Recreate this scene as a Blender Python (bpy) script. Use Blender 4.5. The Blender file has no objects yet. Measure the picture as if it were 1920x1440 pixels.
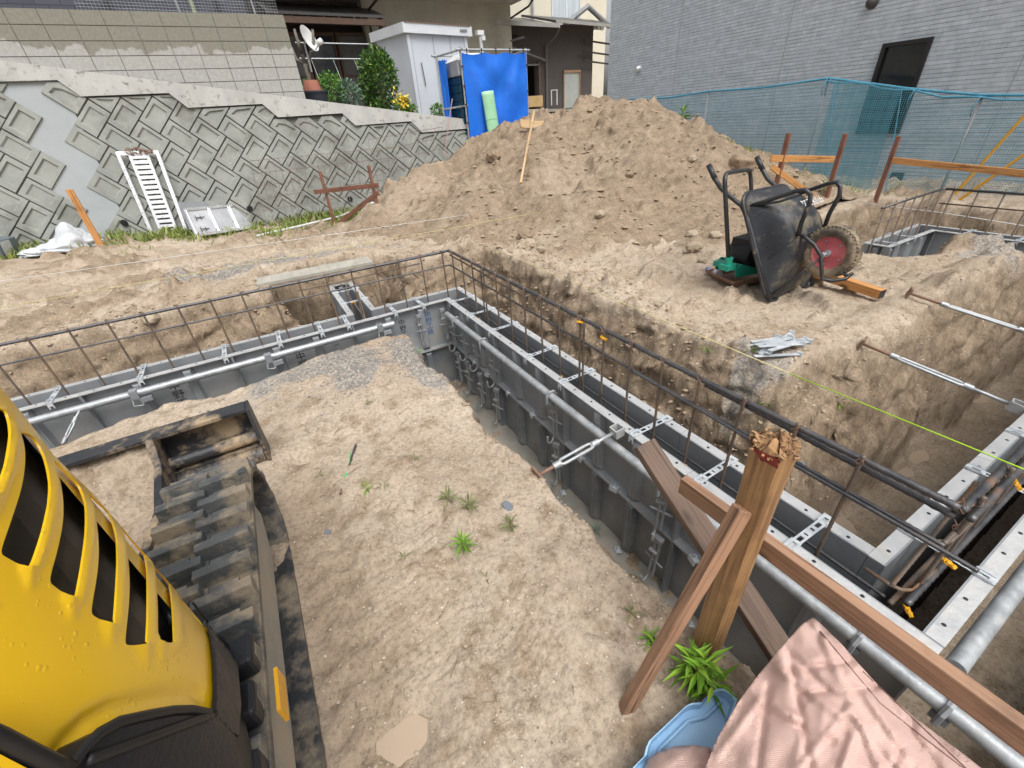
import bpy, bmesh, math, random
import numpy as np
from mathutils import Vector, Matrix, Quaternion, geometry
random.seed(7)
SC = bpy.context.scene
COL = SC.collection
PI = math.pi
R_ = math.radians

# ---------------------------------------------------------------- camera (eye at the origin, z up)
CF = 795.0
_y, _p, _r = R_(28.02), R_(32.17), R_(-4.508)
_F = Vector((math.sin(_y)*math.cos(_p), math.cos(_y)*math.cos(_p), -math.sin(_p)))
_r0 = Vector((math.cos(_y), -math.sin(_y), 0)); _u0 = _r0.cross(_F)
_R = _r0*math.cos(_r) + _u0*math.sin(_r); _U = -_r0*math.sin(_r) + _u0*math.cos(_r)
def ray(px, py): return _F + _R*((px-960)/CF) - _U*((py-720)/CF)
def PZ(px, py, z): d = ray(px, py); return d*(z/d.z)
def PY(px, py, y): d = ray(px, py); return d*(y/d.y)
def PX(px, py, x): d = ray(px, py); return d*(x/d.x)
cam = bpy.data.cameras.new('Camera'); co = bpy.data.objects.new('Camera', cam); COL.objects.link(co)
cam.sensor_width = 36; cam.lens = 36*CF/1920; cam.clip_start = .02; cam.clip_end = 600
M3 = Matrix((_R, _U, -_F)).transposed(); co.matrix_world = M3.to_4x4(); SC.camera = co

# ---------------------------------------------------------------- noise
_rng = np.random.default_rng(11)
_T = _rng.random((256, 256))
def vnoise(x, y):
    xi = np.floor(x).astype(int); yi = np.floor(y).astype(int)
    fx = x-xi; fy = y-yi; fx = fx*fx*(3-2*fx); fy = fy*fy*(3-2*fy)
    a = _T[xi & 255, yi & 255]; b = _T[(xi+1) & 255, yi & 255]; c = _T[xi & 255, (yi+1) & 255]; d = _T[(xi+1) & 255, (yi+1) & 255]
    return (a*(1-fx)+b*fx)*(1-fy)+(c*(1-fx)+d*fx)*fy-.5
def fbm(x, y, s, o=4, g=.5):
    x = np.asarray(x, float)*s+31.7; y = np.asarray(y, float)*s+17.3
    r = 0; a = 1.
    for i in range(o):
        r = r+a*vnoise(x, y); c, sn = .8*2.03, .6*2.03
        x, y = x*c-y*sn+5.1, x*sn+y*c+9.7; a *= g
    return r
def sstep(a, b, x):
    t = np.clip((x-a)/(b-a), 0, 1); return t*t*(3-2*t)

# ---------------------------------------------------------------- terrain
FT = -1.375                 # top of the formwork
FLOOR = -2.265              # trench bottom
BOX = [(-9, 1.9, 3.31, 4.3), (.945, 1.86, -.34, 4.3), (.945, 7.3, -.34, .62), (5.85, 7.3, -3, 2.45), (5.15, 7.3, 1.75, 2.45), (.2, .95, 4., 5.0)]
PUD = [(772, 1372, .068, .06), (578, 866, .05, .035)]
FPUD = [(*PZ(a, b, -2.26)[:2], c, d) for a, b, c, d in ((1795, 775, .15, .07), (1835, 742, .13, .06), (1725, 852, .11, .05), (1690, 890, .15, .05), (1632, 920, .1, .05), (1578, 978, .07, .06), (1880, 690, .2, .08))]
def trench(x, y):
    nx = fbm(x, y, 2.2, 3)*.16+fbm(x+50, y, 8, 3)*.07
    d = np.full(np.shape(x), 99.)
    for (x0, x1, y0, y1) in BOX:
        dx = np.maximum(np.maximum(x0-x, x-x1), 0); dy = np.maximum(np.maximum(y0-y, y-y1), 0)
        ins = np.minimum(np.minimum(x-x0, x1-x), np.minimum(y-y0, y1-y))
        d = np.minimum(d, np.where(ins > 0, -ins, np.hypot(dx, dy)))
    return d, d-nx*.55-.015
GRAV = [(.28, 2.85, .62, .3, 1), (.75, 2.55, .25, .35, .9), (-.35, 5.9, .9, .3, 1), (.55, 5.65, .8, .22, .8), (2.28, 1.15, .2, .16, .7), (5.45, 1.15, .5, .3, .7)]
def ground(x, y, full=False):
    x = np.asarray(x, float); y = np.asarray(y, float)
    d0, d = trench(x, y)
    mound = sstep(.35, -.05, x-1.0)*sstep(.5, 0., y-3.25)           # spoil left inside the L of the formwork
    g = -1.29+.0*x
    g = g-.045*sstep(5.2, 9.5, y)*(x+3.6)*sstep(9, 5, x)-.05*sstep(5, 10, y)
    g = g-.135*mound-.05*mound*sstep(.35, -.5, x)*sstep(1.9, 2.6, y)
    g = g+.04*sstep(1.1, .3, np.hypot((x-.35)/1.0, y-2.65))*1.0
    g = g-.09*sstep(.6, -1.2, y)*sstep(-.3, .8, x)
    g = g+fbm(x, y, .9, 3)*.08+fbm(x+9, y+4, 3.1, 3)*.05*(1-.45*mound)
    wbf = sstep(.75, .3, np.hypot((x-3.28)/1.1, y-1.72)); g = g*(1-wbf)+wbf*(-1.288+fbm(x, y, 5, 3)*.012)
    g = np.where(x > 7.9, g+.0, g)
    lip = np.exp(-((d-.42)/.16)**2)*.05*(1-mound)
    rough = np.clip(.35+1.2*fbm(x+3, y+70, .8, 3), .12, 1)
    fine = fbm(x, y, 11, 4)*.026*rough*(1-.68*mound)+fbm(x, y, 40, 3)*.008
    patch = sstep(.02, .28, fbm(x+11, y+5, .75, 3))*(1-mound)*sstep(-.5, .6, y)
    clod = np.maximum(fbm(x+20, y-8, 6, 3)-.22, 0)*.22*(1-.7*mound)+patch*np.maximum(fbm(x+2, y+9, 4.2, 4)+.02, 0)*.16
    g = g+lip+fine+clod
    cz_ = sstep(.3, .55, x)*sstep(.8, .45, y)*sstep(1.2, .9, x)
    g = g+cz_*(fbm(x, y, 26, 3)*.03+np.maximum(fbm(x+5, y, 13, 2)-.1, 0)*.08)
    # tread print beside the crawler, foot prints
    tr = sstep(.16, .06, np.abs(x+.2))*sstep(2.1, 1.7, y)
    g = g-.03*tr+tr*.006*np.tanh(3*np.sin(y*58+np.sin(x*40)))*sstep(-.1, .15, fbm(x, y, 3, 2))
    for (cx, cy, rx, ry, an) in ((.02, .9, .13, .3, .1), (.22, .8, .06, .25, -.25), (.33, .62, .09, .16, .3), (-.05, .52, .1, .13, 0), (.2, 1.25, .09, .15, .2), (.05, 1.5, .05, .12, .3), (.22, .5, .1, .14, -.3)):
        w = sstep(1.25, .6, np.hypot((x-cx)/rx, (y-cy)/ry))
        g = g-.012*w+w*.0075*np.sin((y*math.cos(an)+x*math.sin(an))*290+3*fbm(x, y, 8, 2))
    for (px, py, rx, ry) in PUD:
        if rx <= 0: continue
        c = PZ(px, py, -1.46); w = sstep(2.0, .35, np.hypot((x-c.x)/rx, (y-c.y)/ry))
        g = g*(1-w)+w*(-1.462+fbm(x, y, 9, 3)*.02-.012)
    gl = FLOOR+fbm(x, y, 2.3, 3)*.035+fbm(x, y, 12, 4)*.02+.06*sstep(.1, .5, d+.25)
    for (cx, cy, rx, ry) in FPUD:
        w = sstep(1.9, .3, np.hypot((x-cx)/rx, (y-cy)/ry)); gl = gl*(1-w)+w*(FLOOR-.018+fbm(x, y, 6, 3)*.03)
    nearf = sstep(.02, -.05, np.maximum(np.maximum(1.0-x, x-1.75), np.maximum(.1-y, y-4)))
    w = .31+fbm(x+4, y+90, 1.1, 2)*.12
    w = w*(1-.42*mound*sstep(.2, -.2, x-1.0))
    t = np.clip(d/w, 0, 1)
    face = t**.62
    ter = fbm(x*1.0+d*2.2, y*1.0-d*1.7, 5.0, 3)*.18+fbm(x, y, 13, 2)*.07+fbm(x, y, 30, 2)*.02
    bank = np.where((t > 0) & (t < 1), ter*np.sin(t*PI)**.7, 0)
    z = gl+(g-gl)*face+bank*.62
    if not full: return z
    gv = 0
    for (cx, cy, rx, ry, k) in GRAV:
        gv = np.maximum(gv, k*sstep(1.25, .55, np.hypot((x-cx)/rx, (y-cy)/ry)+fbm(x, y, 5, 4)*1.1))
    bk = np.where(d < w, (1-.65*sstep(.8, 1.02, t))*(.45+.55*sstep(.0, .25, t)), 0)
    wet = sstep(.05, .3, fbm(x+7, y+2, 1.4, 4)+.04)
    return z, gv, np.maximum(np.maximum(bk, cz_*.6*sstep(-.2, .2, fbm(x, y, 4, 3))), patch*.9*sstep(-.15, .15, fbm(x+2, y+9, 4.2, 4))), wet, tr, t, g

RIDGE = [(1.15, 7.15, -1.32), (1.95, 7.6, -1.04), (2.6, 7.9, -.74), (3.2, 7.9, -.50), (3.7, 7.8, -.34), (4.25, 7.65, -.21), (4.6, 7.2, -.06), (4.5, 6.9, .06), (4.85, 6.6, .15), (5.25, 6.55, .25), (5.75, 6.1, .24), (5.85, 5.8, .0), (6.1, 5.6, -.09), (6.4, 5.2, -.45), (6.65, 4.9, -.72), (6.95, 4.6, -.84), (7.2, 4.55, -1.1)]
_rp = []
for a, b in zip(RIDGE[:-1], RIDGE[1:]):
    for k in range(6):
        t = k/6; _rp.append([a[i]*(1-t)+b[i]*t for i in range(3)])
_rp = np.array(_rp)
def heap(x, y):
    x = np.asarray(x, float); y = np.asarray(y, float)
    xs = x+fbm(x+40, y, 1.3, 3)*.35; ys = y+fbm(x, y+40, 1.3, 3)*.35
    z = np.full(x.shape, -9.)
    for (a, b, c) in _rp:
        d = np.hypot(xs-a, ys-b)
        d = np.minimum(d, 5.5); h = c+1.32-(.66*d-.062*d*d)
        z = np.maximum(z, h)
    spur = .28*np.exp(-(((x-3.5)/.5)**2+((y-5.6)/.9)**2))+.2*np.exp(-(((x-4.6)/.4)**2+((y-4.7)/.5)**2))+.18*np.exp(-(((x-2.6)/.35)**2+((y-6.1)/.5)**2))
    z = z-1.32+spur*.7+.05
    r = np.clip((z+1.35)/.5, 0, 1)
    n = fbm(x, y, .9, 3, .42)*.42+np.abs(fbm(x+6, y+3, 2.2, 3, .4))*.12+np.maximum(fbm(x+3, y+8, 4.5, 3)-.15, 0)*.24+fbm(x, y, 9, 3, .45)*.036+fbm(x, y, 30, 2)*.008
    return np.where(trench(x, y)[0] < .45, -9., z+n*(.35+.65*r)-.06)
def hit(px, py, fn, t0=.8, t1=14., n=900):
    d = ray(px, py); ts = np.linspace(t0, t1, n)
    g = fn(d.x*ts, d.y*ts)-d.z*ts
    k = np.argmax(g > 0)
    if g[k] <= 0: k = n-1
    return d*float(ts[k])
def both(x, y): return np.maximum(ground(x, y), heap(x, y))
def G(px, py): return hit(px, py, both)
def gz(x, y): return float(ground(np.array([x]), np.array([y]))[0])
def bz(x, y): return float(both(np.array([x]), np.array([y]))[0])

# ---------------------------------------------------------------- materials
def lin(h):
    return tuple(((c/255+.055)/1.055)**2.4 if c > 10 else c/255/12.92 for c in h)
def nt(name):
    m = bpy.data.materials.new(name); m.use_nodes = True
    n = m.node_tree; return m, n, n.nodes['Principled BSDF']
def node(n, t, **k):
    o = n.nodes.new(t)
    for a, b in k.items():
        if a[0] == '_': setattr(o, a[1:], b)
        else: o.inputs[a.replace('__', ' ')].default_value = b
    return o
def ramp(n, fac, stops):
    r = n.nodes.new('ShaderNodeValToRGB'); e = r.color_ramp.elements
    while len(e) < len(stops): e.new(.5)
    for i, (p, c) in enumerate(stops):
        e[i].position = p; e[i].color = (*c, 1) if len(c) == 3 else c
    n.links.new(fac, r.inputs[0]); return r
def mix(n, fac, a, b, blend='MIX'):
    m = n.nodes.new('ShaderNodeMix'); m.data_type = 'RGBA'; m.blend_type = blend
    for s, v in ((m.inputs[0], fac), (m.inputs[6], a), (m.inputs[7], b)):
        if hasattr(v, 'is_linked') or hasattr(v, 'links'): n.links.new(v, s)
        elif isinstance(v, (int, float)): s.default_value = v
        else: s.default_value = (*v, 1)
    return m.outputs[2]
MATS = {}
def mat(name, c1, c2=None, scale=4, rough=.6, metal=0, bump=0, bscale=40, stretch=(1, 1, 1), lo=.35, hi=.65, rv=.15, dirt=None, dirt_s=3, dirt_lo=.5, dirt_hi=.65, spec=.5, coat=0, coord='Object', alpha=1, bdist=.01):
    m, n, b = nt(name); L = n.links.new
    tc = n.nodes.new('ShaderNodeTexCoord'); mp = n.nodes.new('ShaderNodeMapping'); mp.inputs['Scale'].default_value = stretch
    L(tc.outputs[coord], mp.inputs[0])
    no = node(n, 'ShaderNodeTexNoise', Scale=scale, Detail=6, Roughness=.62); L(mp.outputs[0], no.inputs['Vector'])
    c2 = c2 or tuple(x*.8 for x in c1)
    col = ramp(n, no.outputs[0], [(lo, c1), (hi, c2)]).outputs[0]
    rr = ramp(n, no.outputs[0], [(.3, (max(0, rough-rv),)*3), (.7, (min(1, rough+rv),)*3)]).outputs[0]
    if dirt:
        dn = node(n, 'ShaderNodeTexNoise', Scale=dirt_s, Detail=9, Roughness=.68); L(tc.outputs[coord], dn.inputs['Vector'])
        f = ramp(n, dn.outputs[0], [(dirt_lo, (0, 0, 0)), (dirt_hi, (1, 1, 1))]).outputs[0]
        col = mix(n, f, col, dirt); rr = mix(n, f, rr, (.9, .9, .9))
        if metal: L(mix(n, f, (metal,)*3, (0, 0, 0)), b.inputs['Metallic'])
    L(col, b.inputs['Base Color']); L(rr, b.inputs['Roughness'])
    if not (dirt and metal): b.inputs['Metallic'].default_value = metal
    b.inputs['Specular IOR Level'].default_value = spec; b.inputs['Coat Weight'].default_value = coat; b.inputs['Alpha'].default_value = alpha
    if bump:
        bn = node(n, 'ShaderNodeTexNoise', Scale=bscale, Detail=5, Roughness=.6); L(mp.outputs[0], bn.inputs['Vector'])
        bp = node(n, 'ShaderNodeBump', Strength=bump, Distance=bdist); L(bn.outputs[0], bp.inputs['Height']); L(bp.outputs[0], b.inputs['Normal'])
    MATS[name] = m
    return m

def soil_material(name, heapish=False):
    m, n, b = nt(name); L = n.links.new
    tc = n.nodes.new('ShaderNodeTexCoord').outputs['Object']
    at = node(n, 'ShaderNodeAttribute', _attribute_name='zone'); sp = n.nodes.new('ShaderNodeSeparateColor'); L(at.outputs['Color'], sp.inputs[0])
    gv, bk, wt = sp.outputs
    n1 = node(n, 'ShaderNodeTexNoise', Scale=1.3, Detail=8, Roughness=.65); L(tc, n1.inputs['Vector'])
    n2 = node(n, 'ShaderNodeTexNoise', Scale=55, Detail=6, Roughness=.75); L(tc, n2.inputs['Vector'])
    n3 = node(n, 'ShaderNodeTexNoise', Scale=9, Detail=7, Roughness=.7); L(tc, n3.inputs['Vector'])
    sand = ramp(n, n1.outputs[0], [(.3, (.33, .262, .19)), (.5, (.425, .345, .262)), (.7, (.475, .40, .315))]).outputs[0]
    sand = mix(n, ramp(n, n3.outputs[0], [(.36, (.9, .9, .9)), (.50, (0, 0, 0))]).outputs[0], sand, (.255, .185, .12))
    earth = ramp(n, n3.outputs[0], [(.3, (.155, .112, .072)), (.5, (.255, .19, .127)), (.68, (.355, .275, .195))]).outputs[0]
    c = mix(n, bk, sand, earth)
    wetc = mix(n, .22, c, (.34, .25, .17))
    c = mix(n, wt, c, wetc)
    vg = node(n, 'ShaderNodeTexVoronoi', Scale=75); L(tc, vg.inputs['Vector'])
    grav = ramp(n, vg.outputs['Color'], [(.1, (.13, .135, .135)), (.45, (.23, .23, .225)), (.7, (.34, .31, .27)), (.9, (.46, .39, .31))]).outputs[0]
    gm = node(n, 'ShaderNodeMath', _operation='MULTIPLY_ADD'); L(n2.outputs[0], gm.inputs[0]); gm.inputs[1].default_value = 1.7; gm.inputs[2].default_value = -.9
    ga = node(n, 'ShaderNodeMath', _operation='ADD', _use_clamp=True); L(gv, ga.inputs[0]); L(gm.outputs[0], ga.inputs[1])
    ga2 = ramp(n, ga.outputs[0], [(.3, (0, 0, 0)), (.75, (.85, .85, .85))]).outputs[0]
    c = mix(n, ga2, c, grav)
    # grain: dark damp flecks and pale stone flecks
    fl = ramp(n, n2.outputs[0], [(.30, (.42, .40, .38)), (.5, (1, 1, 1)), (.7, (1.28, 1.27, 1.25))]).outputs[0]
    c = mix(n, .85, c, fl, 'MULTIPLY')
    vs = node(n, 'ShaderNodeTexVoronoi', Scale=85); L(tc, vs.inputs['Vector'])
    vc = n.nodes.new('ShaderNodeSeparateColor'); L(vs.outputs['Color'], vc.inputs[0])
    pick = ramp(n, vc.outputs[0], [(.9, (0, 0, 0)), (.92, (1, 1, 1))]).outputs[0]
    siz = ramp(n, vs.outputs['Distance'], [(.22, (1, 1, 1)), (.34, (0, 0, 0))]).outputs[0]
    pk = mix(n, 1., pick, siz, 'MULTIPLY')
    stone = ramp(n, vc.outputs[1], [(.1, (.3, .22, .15)), (.5, (.62, .52, .41)), (1, (.8, .74, .66))]).outputs[0]
    c = mix(n, pk, c, stone)
    L(c, b.inputs['Base Color'])
    r = ramp(n, n3.outputs[0], [(.35, (.52,)*3), (.6, (.85,)*3)]).outputs[0]
    L(r, b.inputs['Roughness']); b.inputs['Specular IOR Level'].default_value = .35
    b1 = node(n, 'ShaderNodeBump', Strength=.55, Distance=.012); L(n2.outputs[0], b1.inputs['Height'])
    b2 = node(n, 'ShaderNodeBump', Strength=.8, Distance=.006); L(pk, b2.inputs['Height']); L(b1.outputs[0], b2.inputs['Normal'])
    n4 = node(n, 'ShaderNodeTexNoise', Scale=170, Detail=3, Roughness=.7); L(tc, n4.inputs['Vector'])
    b3 = node(n, 'ShaderNodeBump', Strength=.5, Distance=.004); L(n4.outputs[0], b3.inputs['Height']); L(b2.outputs[0], b3.inputs['Normal'])
    L(b3.outputs[0], b.inputs['Normal'])
    return m

# ---------------------------------------------------------------- mesh builder
class MB:
    def __init__(s): s.v = []; s.f = []; s.mi = []; s.cur = 0
    def add(s, vs, fs):
        o = len(s.v); s.v += [Vector(v) for v in vs]; s.f += [tuple(i+o for i in f) for f in fs]; s.mi += [s.cur]*len(fs)
        return s
    def box(s, c, size, rot=None):
        hx, hy, hz = (k/2 for k in size); c = Vector(c)
        vs = [Vector((x, y, z)) for x in (-hx, hx) for y in (-hy, hy) for z in (-hz, hz)]
        if rot is not None: vs = [rot @ v for v in vs]
        return s.add([c+v for v in vs], [(0, 1, 3, 2), (4, 6, 7, 5), (0, 4, 5, 1), (2, 3, 7, 6), (0, 2, 6, 4), (1, 5, 7, 3)])
    def beam(s, p, q, w, h, up=(0, 0, 1)):
        p = Vector(p); q = Vector(q); d = (q-p); L = d.length; d.normalize(); up = Vector(up)
        x = d.cross(up)
        if x.length < 1e-4: x = d.cross(Vector((0, 1, 0)))
        x.normalize(); y = x.cross(d)
        return s.box((p+q)/2, (w, h, L), Matrix((x, y, d)).transposed())
    def tube(s, pts, r, n=8, cap=True, closed=False):
        pts = [Vector(p) for p in pts]; N = len(pts); rs = r if hasattr(r, '__len__') else [r]*N
        up = None; rings = []
        for i in range(N):
            a = pts[i-1] if (i > 0 or closed) else pts[i]; b = pts[(i+1) % N] if (i < N-1 or closed) else pts[i]
            d = (b-a).normalized()
            if up is None: up = d.orthogonal().normalized()
            up = (up-d*up.dot(d))
            if up.length < 1e-6: up = d.orthogonal()
            up.normalize(); w = d.cross(up)
            rings.append([pts[i]+(up*math.cos(2*PI*k/n)+w*math.sin(2*PI*k/n))*rs[i] for k in range(n)])
        vs = [v for g in rings for v in g]; fs = []
        for i in range(N if closed else N-1):
            j = (i+1) % N
            for k in range(n): fs.append((i*n+k, i*n+(k+1) % n, j*n+(k+1) % n, j*n+k))
        if cap and not closed: fs += [tuple(range(n-1, -1, -1)), tuple((N-1)*n+k for k in range(n))]
        return s.add(vs, fs)
    def cyl(s, p, q, r, n=16, r2=None): return s.tube([p, q], [r, r2 if r2 is not None else r], n)
    def prism(s, poly, ext):
        ext = Vector(ext); n = len(poly); vs = [Vector(p) for p in poly]; vs += [v+ext for v in vs]
        return s.add(vs, [tuple(range(n-1, -1, -1)), tuple(range(n, 2*n))]+[(i, (i+1) % n, n+(i+1) % n, n+i) for i in range(n)])
    def lathe(s, p, axis, prof, n=24):
        p = Vector(p); a = Vector(axis).normalized(); u = a.orthogonal().normalized(); w = a.cross(u)
        vs = [p+a*h+(u*math.cos(2*PI*k/n)+w*math.sin(2*PI*k/n))*r for (r, h) in prof for k in range(n)]
        fs = [(i*n+k, i*n+(k+1) % n, (i+1)*n+(k+1) % n, (i+1)*n+k) for i in range(len(prof)-1) for k in range(n)]
        return s.add(vs, fs)
    def grid(s, rows):
        nr = len(rows); nc = len(rows[0])
        return s.add([p for r in rows for p in r], [(i*nc+j, i*nc+j+1, (i+1)*nc+j+1, (i+1)*nc+j) for i in range(nr-1) for j in range(nc-1)])
    def build(s, name, m, parent=None, smooth=False, bevel=0, loc=None, solid=0, sub=0, auto=None):
        o0 = Vector(loc) if loc is not None else (wloc(parent) if parent else Vector((0, 0, 0)))
        me = bpy.data.meshes.new(name); me.from_pydata([v-o0 for v in s.v], [], s.f); me.update()
        bm = bmesh.new(); bm.from_mesh(me); bmesh.ops.recalc_face_normals(bm, faces=bm.faces); bm.to_mesh(me); bm.free()
        for mm in (m if isinstance(m, list) else [m]): me.materials.append(mm)
        if isinstance(m, list): me.polygons.foreach_set('material_index', s.mi)
        if smooth:
            me.polygons.foreach_set('use_smooth', [True]*len(me.polygons))
            if auto: me.set_sharp_from_angle(angle=R_(auto))
        o = bpy.data.objects.new(name, me); COL.objects.link(o)
        if parent: o.parent = parent
        else: o.location = o0
        if parent and loc is not None: o.location = o0-wloc(parent)
        if solid: md = o.modifiers.new('s', 'SOLIDIFY'); md.thickness = solid; md.offset = 0
        if bevel:
            md = o.modifiers.new('b', 'BEVEL'); md.width = bevel; md.segments = 2; md.limit_method = 'ANGLE'; md.angle_limit = R_(40)
        if sub: md = o.modifiers.new('u', 'SUBSURF'); md.levels = sub; md.render_levels = sub
        return o
def wloc(o):
    v = o.location.copy()
    while o.parent: o = o.parent; v = v+o.location
    return v
def tag(o, label=None, cat=None, group=None, kind=None):
    if label: o['label'] = label
    if cat: o['category'] = cat
    if group: o['group'] = group
    if kind: o['kind'] = kind
    return o
def thing(name, loc, label, cat, group=None):
    o = bpy.data.objects.new(name, None); COL.objects.link(o); o.location = loc; o.empty_display_size = .1
    return tag(o, label, cat, group)
def copy_thing(src, loc=None, rot=None, label=None):
    c = src.copy(); COL.objects.link(c)
    if loc is not None: c.location = loc
    if rot is not None: c.rotation_euler = rot
    if label: c['label'] = label
    for ch in list(src.children):
        k = ch.copy(); COL.objects.link(k); k.parent = c
        for g in list(ch.children):
            q = g.copy(); COL.objects.link(q); q.parent = k
    return c
def lumber(name, p, q, w, h, m, parent=None, up=(0, 0, 1), bevel=.003, wob=0):
    """a board whose own z runs along its grain"""
    p = Vector(p); q = Vector(q); d = q-p; L = d.length; d.normalize(); up = Vector(up)
    x = d.cross(up)
    if x.length < 1e-4: x = Vector((1, 0, 0))
    x.normalize(); y = x.cross(d)
    b = MB().box((0, 0, L/2), (w, h, L)); o = b.build(name, m, None, bevel=bevel)
    o.matrix_world = Matrix.Translation(p) @ Matrix((x, y, d)).transposed().to_4x4()
    if parent: o.parent = parent; o.location = p-wloc(parent)
    return o
NTH = ['first', 'second', 'third', 'fourth', 'fifth', 'sixth', 'seventh', 'eighth', 'ninth', 'tenth', 'eleventh', 'twelfth', 'thirteenth', 'fourteenth', 'fifteenth', 'sixteenth', 'seventeenth', 'eighteenth', 'nineteenth', 'twentieth']
# ================================================================ materials
m_soil = soil_material('damp sandy soil')
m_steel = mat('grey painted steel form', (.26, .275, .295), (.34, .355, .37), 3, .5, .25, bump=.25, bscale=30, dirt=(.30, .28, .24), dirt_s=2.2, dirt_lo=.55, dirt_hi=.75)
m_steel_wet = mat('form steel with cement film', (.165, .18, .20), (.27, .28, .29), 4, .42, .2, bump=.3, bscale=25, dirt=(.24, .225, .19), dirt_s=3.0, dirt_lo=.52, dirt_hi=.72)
m_flange = mat('worn form flange', (.50, .51, .52), (.62, .62, .61), 9, .42, .4, bump=.25, bscale=60, dirt=(.45, .40, .33), dirt_s=5, dirt_lo=.55, dirt_hi=.75)
m_inner = mat('concrete stained form face', (.10, .108, .115), (.17, .17, .165), 5, .55, .15, bump=.15, bscale=30)
m_zinc = mat('zinc plated', (.52, .56, .60), (.68, .71, .73), 14, .38, .4, bump=.1, bscale=90)
m_galv = mat('galvanised pipe', (.33, .35, .365), (.46, .48, .49), 26, .45, .4, bump=.12, bscale=60, dirt=(.46, .43, .38), dirt_s=6, dirt_lo=.6, dirt_hi=.75)
m_rebar = mat('dark mill scale rebar', (.085, .09, .10), (.15, .14, .14), 12, .42, .7, bump=.2, bscale=120, dirt=(.20, .105, .055), dirt_s=5, dirt_lo=.58, dirt_hi=.7)
m_rebar_r = mat('rust brown rebar', (.14, .115, .10), (.22, .175, .14), 12, .6, .5, bump=.3, bscale=120, dirt=(.21, .115, .06), dirt_s=7, dirt_lo=.5, dirt_hi=.65)
m_yel = mat('orange yellow plastic', (.80, .42, .02), (.70, .34, .02), 10, .4)
m_conc = mat('wet concrete footing', (.24, .23, .20), (.36, .34, .29), 3, .5, bump=.3, bscale=40, dirt=(.30, .22, .15), dirt_s=1.5, dirt_lo=.5, dirt_hi=.62)
m_water = mat('muddy puddle water', (.43, .335, .245), (.40, .305, .22), 3, .06, rv=.02, spec=.5)
m_blackink = mat('black marker paint', (.02, .02, .025), None, 20, .6)
m_blueink = mat('blue marker paint', (.03, .10, .27), None, 20, .6)
m_whiteink = mat('white marker paint', (.72, .72, .70), None, 20, .7)
m_rust = mat('rusty steel', (.22, .12, .08), (.30, .20, .15), 14, .75, .3, bump=.4, bscale=60)

# ================================================================ ground
def lines(segs):
    out = []
    for a, b, s in segs:
        n = max(1, int(round((b-a)/s))); out += [a+(b-a)*i/n for i in range(n)]
    return np.array(out+[segs[-1][1]])
gx = lines([(-160, -20, 20), (-20, -6, 1), (-6, -2.5, .07), (-2.5, -.9, .03), (-.9, 2.7, .0135), (2.7, 7.6, .03), (7.6, 10.5, .12), (10.5, 20, 1), (20, 160, 20)])
gy = lines([(-160, -10, 20), (-10, -2, .6), (-2, -.5, .05), (-.5, 4.9, .0135), (4.9, 6.6, .03), (6.6, 10.6, .06), (10.6, 20, 1), (20, 160, 20)])
GX, GY = np.meshgrid(gx, gy)
gz_, gv_, bk_, wt_, tr_, t_, gtop = ground(GX, GY, True)
jit = np.where((t_ > .02) & (t_ < .98), 1., 0.)
jit = np.clip(np.minimum(t_, 1-t_)*6, 0, 1)
JX = GX+jit*fbm(GX+gz_*1.5, GY+gz_*2.5, 7, 2)*.06; JY = GY+jit*fbm(GX-gz_*2, GY+3+gz_*1.5, 7, 2)*.06
def sheet(name, X, Y, Z, attr, m):
    ny, nx = X.shape
    me = bpy.data.meshes.new(name); nv = nx*ny; nf = (nx-1)*(ny-1)
    me.vertices.add(nv); me.vertices.foreach_set('co', np.stack([X, Y, Z], -1).astype(np.float32).ravel())
    i = np.arange(nv).reshape(ny, nx); q = np.stack([i[:-1, :-1], i[:-1, 1:], i[1:, 1:], i[1:, :-1]], -1).reshape(-1)
    me.loops.add(nf*4); me.polygons.add(nf)
    me.loops.foreach_set('vertex_index', q.astype(np.int32)); me.polygons.foreach_set('loop_start', np.arange(0, nf*4, 4, dtype=np.int32))
    me.update(calc_edges=True); me.polygons.foreach_set('use_smooth', np.ones(nf, bool)); me.materials.append(m)
    a = me.color_attributes.new('zone', 'FLOAT_COLOR', 'POINT'); a.data.foreach_set('color', attr.astype(np.float32).ravel())
    o = bpy.data.objects.new(name, me); COL.objects.link(o); return o
dk = np.clip(bk_+tr_*.5, 0, 1)
tag(sheet('ground', JX, JY, gz_, np.stack([gv_, dk, wt_*(1-bk_), np.ones_like(dk)], -1), m_soil), kind='structure')

hx = lines([(.3, 2.2, .035), (2.2, 7.3, .026), (7.3, 8.6, .05)]); hy = lines([(2.3, 8.2, .026), (8.2, 9.9, .05)])
HX, HY = np.meshgrid(hx, hy); HZ = heap(HX, HY)
hb = np.clip(1.0+1.4*fbm(HX, HY, 1.1, 4), 0, 1); hg = np.clip(2.2*(fbm(HX+60, HY+3, .8, 3)-.2), 0, .22)
hb = np.clip(hb+.3*sstep(-.9, .1, HZ), 0, 1)
jx = fbm(HX+HZ, HY+HZ, 5, 2)*.05; jy = fbm(HX+30, HY+HZ, 5, 2)*.05
heap_o = sheet('soil_heap', HX+jx, HY+jy, HZ, np.stack([hg, hb, hb*0+.1, np.ones_like(hb)], -1), m_soil)
bm = bmesh.new(); bm.from_mesh(heap_o.data)
bmesh.ops.delete(bm, geom=[v for v in bm.verts if v.co.z < -1.95], context='VERTS'); bm.to_mesh(heap_o.data); bm.free()
tag(heap_o, 'tall heap of dug sandy soil piled in front of the blue tarp enclosure', 'soil heap')

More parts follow.
